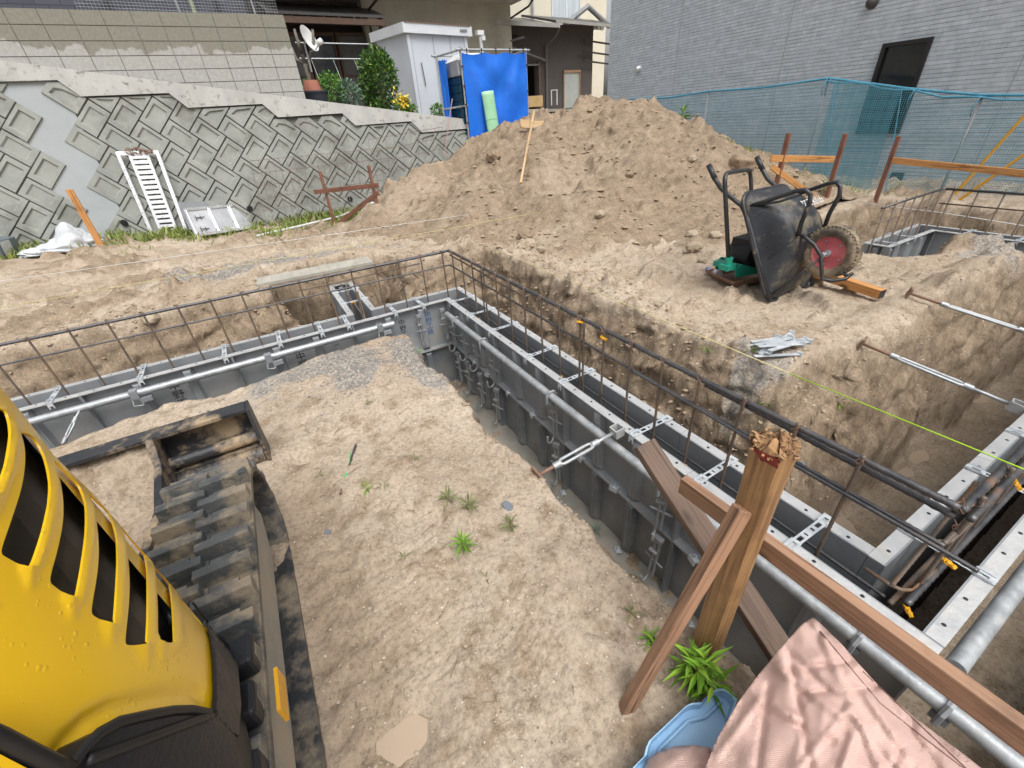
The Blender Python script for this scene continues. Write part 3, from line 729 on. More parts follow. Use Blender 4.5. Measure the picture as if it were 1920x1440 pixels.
# ---- concrete block wall standing on it
m_cb = nt('wet and dry concrete block'); m_cb, _n, _b = m_cb
def cb_material():
    n, b = _n, _b; L = n.links.new
    tc = n.nodes.new('ShaderNodeTexCoord').outputs['Object']; sx = n.nodes.new('ShaderNodeSeparateXYZ'); L(tc, sx.inputs[0])
    n1 = node(n, 'ShaderNodeTexNoise', Scale=2.2, Detail=5, Roughness=.6); L(tc, n1.inputs['Vector'])
    n2 = node(n, 'ShaderNodeTexNoise', Scale=22, Detail=6, Roughness=.7); L(tc, n2.inputs['Vector'])
    m1 = node(n, 'ShaderNodeMath', _operation='MULTIPLY_ADD'); L(n1.outputs[0], m1.inputs[0]); m1.inputs[1].default_value = .75; L(sx.outputs[2], m1.inputs[2])
    wet = ramp(n, m1.outputs[0], [(.80, (0, 0, 0)), (.83, (1, 1, 1))]).outputs[0]
    dry = ramp(n, n2.outputs[0], [(.3, (.31, .305, .285)), (.7, (.42, .415, .39))]).outputs[0]
    wc = ramp(n, n2.outputs[0], [(.3, (.19, .183, .148)), (.7, (.25, .243, .20))]).outputs[0]
    L(mix(n, wet, dry, wc), b.inputs['Base Color']); b.inputs['Roughness'].default_value = .85
    bp = node(n, 'ShaderNodeBump', Strength=.3, Distance=.006); L(n2.outputs[0], bp.inputs['Height']); L(bp.outputs[0], b.inputs['Normal'])
cb_material()
cbw = thing('block_wall', (-1, 11.25, .9), 'stained concrete block wall standing on the sloping coping', 'block wall')
bx = MB(); x1 = 1.70; top = 1.92
for r in range(8):
    z = top-.2*(r+.5); off = (r % 2)*0
    for c in range(24):
        xa = x1-.4*(c+1)+off; xb = xa+.4
        zc = cope_top((xa+xb)/2)
        if z+.1 < zc-.25: continue
        bx.box(((xa+xb)/2, 11.28, z), (.388, .12, .189))
bb = bx.build('block_course', m_cb, cbw, loc=(0, 0, 1.0))
mo = MB(); mo.box((x1-4.8, 11.285, 1.0), (9.58, .10, 1.82)); mo.build('mortar_bed', mat('pale block mortar', (.17, .165, .145), (.26, .25, .225), 8, .9), cbw)

# upper terrace and far ground
m_gravelg = mat('grey brown yard soil', (.20, .18, .14), (.30, .27, .21), 3, .95, bump=.5, bscale=30)
tg = MB(); tg.add([(-9, 11.05, 1.9), (-2, 11.05, 1.0), (2.0, 11.05, .42), (4.9, 11.05, -.02), (4.9, 13, .1), (12, 13, .0), (14, 26, .3), (-9, 26, 1.9), (2.0, 14, .45)], [(0, 1, 8, 7), (1, 2, 8), (2, 3, 4, 8), (8, 4, 5, 6), (7, 8, 6)])
tag(tg.build('terrace_ground', m_gravelg), kind='structure')
yg = MB(); yg.add([(4.9, 11.0, -.9), (12, 10.9, -.6), (13, 14, .0), (4.9, 13.2, .05)], [(0, 1, 2, 3)]); tag(yg.build('yard_slope', m_gravelg), kind='structure')

# ---- dark house at top left
m_dkbrick = nt('navy brick siding'); mm, n, b = m_dkbrick
tcn = n.nodes.new('ShaderNodeTexCoord'); mpn = n.nodes.new('ShaderNodeMapping'); mpn.inputs['Rotation'].default_value = (PI/2, 0, 0); n.links.new(tcn.outputs['Object'], mpn.inputs[0])
br = node(n, 'ShaderNodeTexBrick', Scale=1.0, Color1=(.045, .05, .068, 1), Color2=(.065, .07, .09, 1), Mortar=(.02, .022, .03, 1)); br.inputs['Brick Width'].default_value = .45; br.inputs['Row Height'].default_value = .1; br.inputs['Mortar Size'].default_value = .008
n.links.new(mpn.outputs[0], br.inputs['Vector']); n.links.new(br.outputs[0], b.inputs['Base Color']); b.inputs['Roughness'].default_value = .6
m_navy = mm
m_dark = mat('dark brown timber', (.03, .025, .022), (.055, .045, .038), 8, .7, stretch=(1, 1, 8))
m_alum = mat('brushed aluminium', (.66, .67, .69), (.80, .80, .81), 10, .36, .75, bump=.05)
nh = thing('dark_house', (-2, 16, 1.5), 'dark navy brick sided house rising behind the block wall', 'house')
MB().box((-4.2, 16.5, 3.6), (11.5, 1, 5.4)).build('wall', m_navy, nh)
tr = MB(); tr.box((-1.35, 15.93, 3.6), (.09, .06, 5.4)); tr.box((.9, 15.93, 3.6), (.07, .06, 5.4)); tr.build('corner_trim', mat('black trim', (.015, .015, .018), None, 5, .5), nh)
dp = MB(); dp.cyl((.35, 15.9, 1.0), (.35, 15.9, 6.2), .05, 10); dp.build('downpipe', mat('mossy grey post', (.22, .25, .17), (.30, .32, .24), 6, .8), nh)
# net strung above the block wall
m_pnet = mat('pale plastic net', (.50, .53, .55), None, 5, .6)
nf = thing('plastic_net', (.6, 11.9, 2.0), 'pale plastic netting strung behind the end of the block wall', 'net')
nb = MB()
for k in range(9): nb.tube([(-1.5, 12.2, 2.08+.045*k), (1.75, 12.2, 2.03+.045*k)], .0022, 4)
for k in range(60): nb.tube([(-1.5+.055*k, 12.2, 2.03), (-1.5+.055*k+.02, 12.2, 2.45)], .0016, 4)
nb.build('net_cord', m_pnet, nf)
pp = MB()
for x in (.05, 1.35): pp.cyl((x, 12.24, 1.4), (x-.05, 12.24, 2.9), .018, 8)
pp.build('net_post', m_galv, nf)

# ---- old house with deep eaves
m_stucco = mat('aged beige stucco', (.34, .315, .26), (.44, .415, .345), 1.3, .9, bump=.15, bscale=80, dirt=(.25, .23, .19), dirt_s=.8, dirt_lo=.5, dirt_hi=.75)
m_soffit = mat('pale soffit board', (.36, .34, .30), (.42, .40, .36), 2, .85)
m_fascia = mat('red brown fascia', (.16, .045, .035), (.22, .07, .05), 6, .6)
m_roofdk = mat('dark tin roof', (.06, .058, .056), (.10, .095, .09), 5, .5, .2, stretch=(6, 1, 1))
m_glass = mat('dark window glass', (.015, .018, .02), None, 4, .08, spec=.6)
m_curtain = mat('grey striped curtain', (.10, .10, .10), (.17, .17, .165), 14, .9, stretch=(6, 1, .2))
m_wood_dk = mat('old brown timber frame', (.085, .05, .035), (.13, .08, .055), 6, .75)
oh = thing('old_house', (5, 16, .4), 'old beige house with deep brown eaves above the storage shed', 'house')
W = MB(); W.box((7.25, 16.6, 2.3), (5.1, .4, 4.6)); W.build('wall', m_stucco, oh)
W = MB(); W.box((3.2, 17.1, 1.8), (4.6, .3, 3.6)); W.build('recess_wall', m_dark, oh)
ev = MB(); ev.prism([(2.0, 14.9, 3.18), (10.1, 14.9, 3.32), (10.1, 17.6, 4.3), (2.0, 17.6, 4.3)], (0, 0, .12)); ev.build('roof', m_roofdk, oh)
sf = MB(); sf.prism([(2.0, 14.95, 3.13), (10.05, 14.95, 3.27), (10.05, 16.7, 3.27), (2.0, 16.7, 3.13)], (0, 0, .03)); sf.build('soffit', m_soffit, oh)
fa = MB(); fa.beam((2.0, 14.88, 3.2), (10.15, 14.88, 3.36), .04, .17); fa.beam((10.12, 14.9, 3.36), (10.12, 17.4, 4.2), .04, .17); fa.build('fascia', m_fascia, oh)
lr = MB(); lr.prism([(1.9, 15.2, 2.62), (4.95, 15.2, 2.58), (4.95, 16.7, 3.02), (1.9, 16.7, 3.06)], (0, 0, .06)); lr.build('porch_roof', m_roofdk, oh)
be = MB(); be.beam((1.9, 15.25, 2.52), (4.95, 15.25, 2.48), .1, .13)
for i in range(8): be.beam((2.1+.4*i, 15.2, 2.55), (2.1+.4*i, 16.8, 2.98), .05, .07)
be.build('rafter', m_wood_dk, oh)
for i, (x0, x1_, c) in enumerate(((2.15, 2.9, m_curtain), (2.95, 3.75, m_glass), (3.8, 4.75, m_curtain))):
    f = MB(); f.box(((x0+x1_)/2, 16.6, 2.42), (x1_-x0, .06, .07)); f.box(((x0+x1_)/2, 16.6, .55), (x1_-x0, .06, .1))
    for x in (x0+.03, x1_-.03): f.box((x, 16.6, 1.5), (.06, .06, 1.8))
    f.box(((x0+x1_)/2, 16.6, 1.42), (x1_-x0-.12, .04, .035))
    fo = f.build('window', m_wood_dk, oh); MB().box(((x0+x1_)/2, 16.64, 1.48), (x1_-x0-.1, .012, 1.8)).build('pane', c, fo)
po = MB(); po.box((4.85, 15.4, 1.5), (.09, .09, 2.1)); po.build('porch_post', m_wood_dk, oh)
gp = MB(); gp.tube([(9.98, 15.0, 3.25), (9.9, 15.4, 3.0), (9.75, 16.3, 2.85)], .03, 8); gp.tube([(5.0, 15.0, 3.2), (4.85, 15.1, 3.0), (4.8, 16.2, 2.9), (4.8, 16.35, .5)], .035, 8); gp.build('rain_pipe', m_dark, oh)
vt = MB(); vt.box((6.6, 15.8, 3.18), (.55, .25, .02)); vt.build('soffit_vent', m_wood_dk, oh)
cl_ = thing('clothes_pole', (3.5, 14.9, 1.5), 'pair of steel clothes poles stretched before the porch windows', 'clothes pole')
for z in (1.92, 1.60): MB().cyl((2.3, 14.5, z+.02), (4.65, 14.5, z-.02), .014, 8).build('pole', m_galv, cl_)
for i in range(3): MB().cyl((2.6+.55*i, 14.6, 1.6), (2.75+.6*i, 14.4, .4), .008, 6).build('cord', m_pnet, cl_)

# ---- cream house farther back
m_cream = mat('cream stucco', (.60, .56, .45), (.68, .64, .53), 1, .85)
m_creamdk = mat('plain grey beige stucco', (.50, .48, .43), (.57, .55, .49), 1, .85)
ch = thing('cream_house', (13, 20, 0), 'cream two storey house behind the dark timber shed', 'house')
MB().box((14.6, 21, 4), (5.6, 1.4, 8)).build('wall', m_cream, ch)
MB().box((11.9, 21.4, 4), (2.6, 1.4, 8)).build('side_wall', m_creamdk, ch)
f = MB()
for x in (14.28, 15.05, 15.82): f.box((x, 20.28, 4.3), (.06, .06, 1.7))
f.box((15.05, 20.28, 3.47), (1.6, .07, .06)); f.box((15.05, 20.28, 5.1), (1.6, .07, .06))
wf = f.build('window', mat('white sash', (.7, .72, .72), None, 5, .4), ch); MB().box((15.05, 20.285, 4.3), (1.5, .02, 1.6)).build('pane', mat('curtained pane', (.38, .45, .50), (.55, .60, .64), 3, .15, stretch=(5, 1, .2)), wf)
MB().cyl((13.2, 20.2, 0), (13.2, 20.2, 7), .05, 8).build('downpipe', mat('grey plastic pipe', (.35, .36, .36), None, 5, .5), ch)

# ---- dark timber shed house
m_brown = mat('dark brown painted wall', (.062, .052, .05), (.085, .073, .068), 1.5, .7, dirt=(.11, .10, .095), dirt_s=3, dirt_lo=.6, dirt_hi=.8)
sh = thing('timber_shed', (11.5, 17, .2), 'dark brown timber shed with open doorway beside the grey house', 'shed')
W = MB(); W.box((9.5, 17.2, 1.4), (1.25, .2, 2.85)); W.box((12.65, 17.2, 1.4), (2.75, .2, 2.85)); W.box((10.7, 17.2, 2.25), (1.15, .2, 1.15)); W.build('wall', m_brown, sh)
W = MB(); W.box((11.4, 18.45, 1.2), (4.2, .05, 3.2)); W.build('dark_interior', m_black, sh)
rf = MB(); rf.prism([(8.9, 16.5, 2.72), (11.7, 16.2, 2.62), (11.7, 18.6, 3.2), (8.9, 18.6, 3.2)], (0, 0, .07)); rf.prism([(11.6, 16.3, 2.76), (15.2, 16.3, 2.62), (15.2, 18.6, 3.2), (11.6, 18.6, 3.3)], (0, 0, .07)); rf.build('roof', m_roofdk, sh)
fa = MB(); fa.beam((8.9, 16.45, 2.77), (11.7, 16.15, 2.66), .03, .13); fa.beam((11.6, 16.25, 2.80), (15.2, 16.25, 2.66), .03, .09); fa.build('fascia', mat('grey weathered board', (.27, .265, .25), (.36, .35, .33), 6, .8, stretch=(.4, 1, 1)), sh)
lr = MB(); lr.prism([(8.6, 16.5, 2.02), (10.3, 16.35, 2.32), (10.3, 17.2, 2.5), (8.6, 17.2, 2.3)], (0, 0, .05)); lr.build('lean_to_roof', m_roofdk, sh)
g = MB(); g.tube([(11.78, 16.3, 2.62), (11.75, 16.5, 2.4), (11.68, 17.0, 2.2), (11.68, 17.05, .1)], .035, 8); g.beam((10.0, 16.7, 2.1), (11.6, 17.0, 1.75), .04, .06); g.box((10.75, 17.05, 1.62), (1.2, .07, .06)); g.build('rain_pipe', mat('grey gutter', (.16, .155, .15), None, 5, .5), sh)
pk = MB(); pk.box((10.17, 17.06, .95), (.09, .1, 1.5)); pk.box((11.35, 17.06, .95), (.09, .1, 1.5)); pk.build('door_frame', m_wood_dk, sh)
wn = MB(); wn.box((12.95, 17.06, 1.38), (.85, .06, .08)); wn.box((12.55, 17.07, .75), (.05, .04, 1.2)); wn.box((13.35, 17.07, .75), (.05, .04, 1.2)); wno = wn.build('window', mat('tan window head', (.36, .22, .14), None, 5, .7), sh)
MB().box((12.95, 17.085, .75), (.76, .02, 1.2)).build('pane', mat('frosted pane', (.33, .36, .34), (.40, .43, .40), 3, .4), wno)
W = MB(); W.box((13.85, 17.3, .8), (.5, .04, 1.3)); W.build('shutter', mat('grey curtain sheet', (.22, .23, .23), (.30, .31, .31), 8, .8, stretch=(8, 1, .3)), sh)
W = MB()
for z in (2.25, 1.9, 1.6): W.beam((13.4, 16.9, z+.1), (15, 16.9, z-.05), .06, .05)
W.build('eave_rack', m_dark, sh)
tl = thing('tiled_roof', (14.6, 18.8, 3), 'small grey tiled gable roof peeping above the timber shed', 'roof')
tb = MB()
for i in range(9): tb.tube([(13.6+.23*i, 18.2, 2.95+.0*i), (13.6+.23*i, 19.4, 3.0+.5*(1-abs(i-5)/6))], .09, 8)
tb.build('roof_tile', mat('grey roof tile', (.22, .235, .24), (.33, .345, .35), 6, .5), tl)
tb = MB(); tb.tube([(13.4, 18.2, 3.0), (14.6, 18.2, 3.62), (15.8, 18.2, 3.0)], .1, 8); tb.build('ridge_tile', mat('dark ridge tile', (.16, .17, .175), (.26, .27, .275), 6, .5), tl)
tw = MB()
for i in range(4): tw.beam((15.6, 17.6, 3.3+.22*i), (16.8, 17.4, 3.0+.22*i), .05, .05)
tw.beam((15.9, 17.6, 2.8), (15.9, 17.6, 4.3), .06, .06)
tag(tw.build('balcony_frame', m_dark), 'dark slatted balcony frame in the gap beside the grey house', 'balcony')
mbx = MB(); mbx.box((10.45, 16.2, .42), (.75, .3, .35)); bo = mbx.build('wooden_crate', mat('yellow pine crate', (.46, .31, .14), (.55, .39, .2), 6, .7), bevel=.01); tag(bo, 'yellow wooden crate before the dark shed doorway', 'crate')
st_ = MB(); st_.tube([(10.9, 15.6, .25), (10.9, 15.6, .72), (11.15, 15.6, .72), (11.15, 15.6, .25)], .022, 6); tag(st_.build('metal_stand', mat('white tube', (.75, .76, .77), None, 5, .4)), 'white tube frame stand beside the yellow crate', 'stand')

# ---- storage shed
m_shedw = mat('pale grey shed steel', (.55, .58, .64), (.60, .63, .68), 1, .45)
m_shedd = mat('shed joint shade paint', (.40, .43, .48), None, 3, .5)
ss = thing('storage_shed', (5.4, 13, .2), 'tall pale grey steel storage shed behind the blue tarp', 'storage shed')
fx0, fx1, fy = 4.72, 6.38, 13.0; tz = 1.98
b = MB(); b.add([(fx0, fy, .15), (fx1, fy, .15), (fx1, 14.6, .15), (4.32, 14.3, .15), (fx0, fy, tz), (fx1, fy, tz-.06), (fx1, 14.6, tz-.06), (4.32, 14.3, tz)], [(0, 1, 5, 4), (1, 2, 6, 5), (2, 3, 7, 6), (3, 0, 4, 7)])
b.build('wall', m_shedw, ss)
b = MB(); b.prism([(4.62, 12.9, 1.93), (6.5, 12.9, 1.86), (6.5, 14.8, 1.86), (4.2, 14.45, 1.93)], (0, 0, .2)); b.build('roof', mat('shed roof edge', (.60, .62, .66), (.66, .68, .71), 2, .4), ss)
b = MB()
b.beam((4.66, 12.89, 2.135), (6.45, 12.89, 2.07), .02, .014)
b.build('rust_edge', m_rust, ss)
for x in (4.79, 5.38, 5.86):
    b = MB(); b.box((x+.02, fy-.008, 1.02), (.014, .012, 1.7)); b.build('door_seam', m_shedd, ss)
for x_ in (4.75, 6.33): MB().box((x_, fy-.015, 1.03), (.09, .03, 1.76)).build('corner_post', m_shedw, ss)
b = MB(); b.tube([(5.0, fy-.02, 1.34), (4.99, fy-.05, 1.3), (5.02, fy-.05, .88), (5.03, fy-.02, .84)], .013, 8); b.build('handle', mat('grey handle', (.18, .17, .17), None, 4, .5), ss)
b = MB(); b.box((6.25, 12.885, 1.98), (.2, .01, .045)); b.build('name_plate', mat('grey plate', (.25, .27, .27), None, 4, .4), ss)
wt_ = MB(); wt_.tube([(6.9, 13.2, .5), (6.9, 13.2, 1.93)], .05, 10); wt_.box((6.88, 13.2, 1.98), (.2, .14, .1)); wt_.box((6.94, 13.15, 1.86), (.1, .1, .1)); tag(wt_.build('vent_pipe', mat('white pvc', (.72, .73, .73), None, 5, .45)), 'white vent pipe poking above the blue tarp', 'vent pipe')

# ---- toilet enclosure of scaffold pipe and blue sheet
def blue_tarp():
    m, n, b = nt('blue sheet'); L = n.links.new
    tc = n.nodes.new('ShaderNodeTexCoord').outputs['Object']
    n1 = node(n, 'ShaderNodeTexNoise', Scale=2.2, Detail=3, Roughness=.5, Distortion=1.2); L(tc, n1.inputs['Vector'])
    L(ramp(n, n1.outputs[0], [(.3, (.012, .135, .66)), (.7, (.02, .19, .80))]).outputs[0], b.inputs['Base Color']); b.inputs['Roughness'].default_value = .38
    return m
m_blue = blue_tarp()
te = thing('tarp_enclosure', (5.6, 10.4, -.6), 'scaffold pipe frame hung with bright blue sheets round the toilet', 'tarp enclosure')
Yt = 10.5; FLt, FRt = (4.96, Yt), (6.62, Yt); BLt = (4.72, 11.3)
b = MB()
for (x, y, zt) in ((4.96, Yt, 1.33), (6.63, Yt, 1.31), (4.72, 11.25, 1.29), (6.75, 11.4, 1.30)): b.cyl((x, y, -1.3), (x, y, zt), .021, 10)
for z in (1.27,): b.cyl((4.86, Yt-.02, z+.02), (6.72, Yt-.02, z), .021, 10); b.cyl((4.98, Yt-.1, z+.02), (4.70, 11.35, z-.01), .021, 10); b.cyl((6.63, Yt, z), (6.75, 11.5, z), .021, 10); b.cyl((4.6, 11.25, z), (6.8, 11.4, z), .021, 10)
b.cyl((4.72, 11.25, .25), (5.0, 10.45, .28), .021, 10)
b.build('pipe_frame', m_galv, te, smooth=True, auto=50)
def tarp(name, p0, p1, zt, zb, n=(40, 30), amp=.03, seed=0):
    rows = []
    for j in range(n[1]+1):
        t = j/n[1]; r = []
        for i in range(n[0]+1):
            s = i/n[0]; p = Vector((p0[0]*(1-s)+p1[0]*s, p0[1]*(1-s)+p1[1]*s, zt*(1-t)+zb*t))
            d = Vector((p1[1]-p0[1], p0[0]-p1[0], 0)).normalized()
            a = math.atan2(t+.15, s-.05)*7; a2 = math.atan2(t+.15, 1.05-s)*7
            wv = (math.sin(a*1.3+seed)*.5+math.sin(a2*1.6+seed*2)*.5)*math.sin(PI*min(1, t*1.4+.05))*1.0+.5*math.sin(s*21+t*4+seed)*t
            sc = .012*abs(math.sin(s*PI*3.0))*(1-t)**3
            r.append(p+d*wv*amp*math.sin(PI*(.06+.88*s))**.5+Vector((0, 0, -sc*3)))
        rows.append(r)
    MB().grid(rows).build(name, m_blue, te, smooth=True)
tarp('tarp_sheet', (6.62, Yt-.03), (4.975, Yt-.03), 1.235, -1.0, amp=.055)
tarp('tarp_sheet', (5.5, 11.45), (4.72, 11.27), 1.2, -1.0, (20, 30), .015, 2)
tarp('tarp_sheet', (4.72, 11.26), (4.80, 10.98), 1.2, -1.0, (20, 30), .012, 4)
b = MB()
for i in range(6): b.box((4.96, Yt-.035, 1.0-.35*i), (.05, .03, .02)); b.box((6.63, Yt-.035, 1.0-.5*i), (.05, .03, .02))
for i in range(5): b.box((5.1+.36*i, Yt-.045, 1.26), (.018, .02, .1))
b.build('tie_band', m_dark, te)
m_toil = mat('dark teal plastic', (.008, .045, .085), (.012, .06, .11), 3, .35)
to = thing('portable_toilet', (5.3, 11.0, -.6), 'dark teal portable toilet with white roof inside the blue tarp', 'portable toilet')
b = MB()
for i in range(12): b.box((5.32, 10.98, -.95+.155*i), (.8, .76, .135))
b.box((5.32, 10.98, -.1), (.77, .73, 1.85)); b.build('panelled_wall', m_toil, to, bevel=.012)
b = MB(); b.box((5.32, 10.98, .98), (.84, .8, .28)); b.build('roof_band', mat('grey roof band', (.28, .30, .32), (.36, .38, .4), 4, .5), to, bevel=.02)
b = MB(); b.add([(4.9, 10.58, 1.12), (5.74, 10.58, 1.12), (5.74, 11.38, 1.12), (4.9, 11.38, 1.12), (5.1, 10.75, 1.26), (5.54, 10.75, 1.26), (5.54, 11.2, 1.26), (5.1, 11.2, 1.26)], [(0, 1, 5, 4), (1, 2, 6, 5), (2, 3, 7, 6), (3, 0, 4, 7), (4, 5, 6, 7)]); b.build('roof', mat('white plastic roof', (.7, .71, .71), None, 4, .45), to)
b = MB(); b.box((4.915, 10.72, -.27), (.02, .07, .2)); b.box((4.91, 10.7, -.27), (.025, .03, .1)); b.build('latch', mat('cream latch', (.6, .55, .45), None, 5, .5), to)
# green half-round tube leaning on the sheet
m_mint = mat('mint green sheet plastic', (.28, .56, .33), (.36, .64, .41), 3, .45, dirt=(.40, .45, .33), dirt_s=2, dirt_lo=.55, dirt_hi=.8)
p0 = PY(931, 285, 10.28); p1 = PY(913, 172, 10.42); d = (p1-p0); u = d.normalized(); sd = Vector((1, 0, 0)); sd = (sd-u*sd.dot(u)).normalized(); nn = u.cross(sd)
rows = [[p0+d*t+sd*.155*math.cos(a)-nn*.10*math.sin(a)*(-1 if nn.y > 0 else 1)*(-1)*(1+.03*math.sin(t*40)) for a in np.linspace(.15, PI-.15, 14)] for t in np.linspace(-.25, 1, 20)]
gt = thing('green_tube', p0, 'mint green half round plastic sheet leaning on the blue tarp', 'plastic tube')
MB().grid(rows).build('curved_sheet', m_mint, gt, smooth=True, solid=.012)
q = p0+d*.55; MB().tube([q+sd*.16*math.cos(a)-nn*.105*math.sin(a)*(1 if nn.y > 0 else -1) for a in np.linspace(.1, PI-.1, 14)], .008, 6).build('tie_cord', mat('green cord', (.2, .5, .27), None, 5, .6), gt)
rp = MB(); rp.tube([PY(848, 185, 10.45), PY(842, 230, 10.42), PY(833, 292, 10.3)], .011, 6); tag(rp.build('rope', mat('pinkish rope', (.45, .30, .26), None, 5, .8)), 'thin pinkish rope hanging beside the blue tarp frame', 'rope')

# ---- right: grey sided house
def siding():
    m, n, b = nt('grey slate siding'); L = n.links.new
    tc = n.nodes.new('ShaderNodeTexCoord').outputs['Object']; sx = n.nodes.new('ShaderNodeSeparateXYZ'); L(tc, sx.inputs[0])
    cb = n.nodes.new('ShaderNodeCombineXYZ'); L(sx.outputs[1], cb.inputs[0]); L(sx.outputs[2], cb.inputs[1])
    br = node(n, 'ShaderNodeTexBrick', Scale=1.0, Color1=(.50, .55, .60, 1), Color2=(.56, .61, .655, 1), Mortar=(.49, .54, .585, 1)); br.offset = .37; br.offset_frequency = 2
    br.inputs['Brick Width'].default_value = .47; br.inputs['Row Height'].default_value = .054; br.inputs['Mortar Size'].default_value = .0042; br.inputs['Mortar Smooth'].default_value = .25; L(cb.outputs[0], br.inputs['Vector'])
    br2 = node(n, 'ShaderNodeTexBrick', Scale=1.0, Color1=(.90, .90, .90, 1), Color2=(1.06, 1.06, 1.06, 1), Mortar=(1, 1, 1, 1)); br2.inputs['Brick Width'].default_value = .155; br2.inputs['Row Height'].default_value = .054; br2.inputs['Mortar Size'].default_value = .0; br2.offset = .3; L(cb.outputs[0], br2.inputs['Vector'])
    n1 = node(n, 'ShaderNodeTexNoise', Scale=9, Detail=6, Roughness=.7); L(tc, n1.inputs['Vector'])
    c = mix(n, .8, br.outputs[0], br2.outputs[0], 'MULTIPLY')
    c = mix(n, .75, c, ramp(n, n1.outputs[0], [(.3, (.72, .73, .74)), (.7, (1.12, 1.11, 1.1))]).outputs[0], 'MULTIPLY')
    fr = node(n, 'ShaderNodeMath', _operation='MODULO'); zz = node(n, 'ShaderNodeMath', _operation='ADD'); L(sx.outputs[2], zz.inputs[0]); zz.inputs[1].default_value = 20*.054; L(zz.outputs[0], fr.inputs[0]); fr.inputs[1].default_value = .054
    gr = ramp(n, fr.outputs[0], [(.0, (.3,)*3), (.0058, (.38,)*3), (.0085, (1, 1, 1))]).outputs[0]
    n9 = node(n, 'ShaderNodeTexNoise', Scale=2.5, Detail=3); L(cb.outputs[0], n9.inputs['Vector'])
    gr = mix(n, ramp(n, n9.outputs[0], [(.35, (.35,)*3), (.6, (1, 1, 1))]).outputs[0], (1, 1, 1), gr)
    c = mix(n, 1., c, gr, 'MULTIPLY')
    L(c, b.inputs['Base Color']); b.inputs['Roughness'].default_value = .55
    iv = node(n, 'ShaderNodeMath', _operation='SUBTRACT'); iv.inputs[0].default_value = 1; L(br.outputs['Fac'], iv.inputs[1])
    ad = node(n, 'ShaderNodeMath', _operation='MULTIPLY_ADD'); L(n1.outputs[0], ad.inputs[0]); ad.inputs[1].default_value = .25; L(iv.outputs[0], ad.inputs[2])
    bp = node(n, 'ShaderNodeBump', Strength=.8, Distance=.006); L(ad.outputs[0], bp.inputs['Height']); L(bp.outputs[0], b.inputs['Normal'])
    return m
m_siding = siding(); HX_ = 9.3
gh = thing('grey_house', (HX_, 4, -1.3), 'large grey house clad in thin stone-look siding on the right', 'house')
wy0, wy1, wz0, wz1 = 3.66, 4.29, -.64, .57
W = MB()
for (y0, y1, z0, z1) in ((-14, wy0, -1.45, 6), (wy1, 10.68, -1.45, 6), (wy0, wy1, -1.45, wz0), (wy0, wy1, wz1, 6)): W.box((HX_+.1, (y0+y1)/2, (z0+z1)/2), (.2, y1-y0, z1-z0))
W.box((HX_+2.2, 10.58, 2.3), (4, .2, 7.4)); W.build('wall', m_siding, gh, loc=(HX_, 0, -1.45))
MB().box((HX_+.13, -1.7, -1.9), (.2, 24.6, .9)).build('foundation', mat('grey house footing', (.17, .175, .16), (.23, .235, .215), 3, .85), gh)
f = MB(); t = .055
f.box((HX_-.005, wy0+t/2, (wz0+wz1)/2), (.08, t, wz1-wz0)); f.box((HX_-.005, wy1-t/2, (wz0+wz1)/2), (.08, t, wz1-wz0)); f.box((HX_-.005, (wy0+wy1)/2, wz0+t/2), (.08, wy1-wy0-2*t, t)); f.box((HX_-.005, (wy0+wy1)/2, wz1-t/2), (.08, wy1-wy0-2*t, t))
fo = f.build('window', mat('black sash', (.014, .012, .013), None, 5, .4), gh); MB().box((HX_+.02, (wy0+wy1)/2, (wz0+wz1)/2), (.015, wy1-wy0-.1, wz1-wz0-.1)).build('pane', m_glass, fo)
for (y, z, r, mm, dd) in ((9.55, .78, .065, m_alum, 1), (4.63, 1.12, .08, m_roofdk, 1)):
    b = MB(); b.lathe((HX_, y, z), (-1, 0, 0), [(r*1.1, 0), (r, .02), (r*.95, .06), (r*.5, .1), (.0, .11)], 20); b.build('vent_hood', mm, gh, smooth=True)
jo = MB()
for y_ in (8.4, 5.9, 2.6, -.6): jo.box((HX_-.001, y_, 2.2), (.006, .010, 7.2))
jo.build('sealant_joint', mat('siding sealant', (.36, .39, .42), None, 5, .6), gh)
MB().box((HX_-.012, 3.48, -1.28), (.03, .17, .17)).build('air_grille', mat('dark grille', (.05, .06, .065), None, 5, .6), gh)

# ---- blue net fence
def netmat(name, a, c):
    m, n, b = nt(name); b.inputs['Base Color'].default_value = (*c, 1); b.inputs['Roughness'].default_value = .6; return m
m_net = netmat('turquoise net cord', 0, (.11, .35, .45))
m_postg = mat('dull net post', (.26, .28, .29), (.34, .35, .36), 20, .6, .2)
m_rope = mat('bright blue rope', (.05, .24, .37), (.10, .33, .45), 30, .6)
nfc = thing('net_fence', (8.4, 4.5, -1.4), 'turquoise safety net hung between thin steel posts before the grey house', 'net fence')
nx_ = 8.4
for (y, z) in ((8.75, .17), (6.7, .155), (4.5, .18), (2.57, -.17), (.4, -.22), (-2, -.25)):
    MB().cyl((nx_, y, -2.1), (nx_, y, z), .019, 8).build('post', m_postg, nfc, smooth=True)
top_pts = [(10.4, .18), (8.75, .165), (7.7, .12), (6.7, .15), (5.6, .125), (4.5, .175), (3.9, .07), (3.42, -.03), (3.0, -.11), (2.57, -.175), (1.5, -.235), (.4, -.225), (-2, -.26), (-4, -.3)]
def topz(y):
    for (a, za), (b_, zb) in zip(top_pts[:-1], top_pts[1:]):
        if a >= y >= b_: t = (a-y)/(a-b_); return za*(1-t)+zb*t
    return -.3
r = MB(); r.tube([(nx_-.01, y, z+.01*math.sin(i*5)) for i, (y, z) in enumerate(top_pts)], .016, 8); r.tube([(nx_-.03, y, topz(y)-.03-.02*math.sin(y*9)) for y in np.linspace(4.5, -3, 40)], .012, 6)
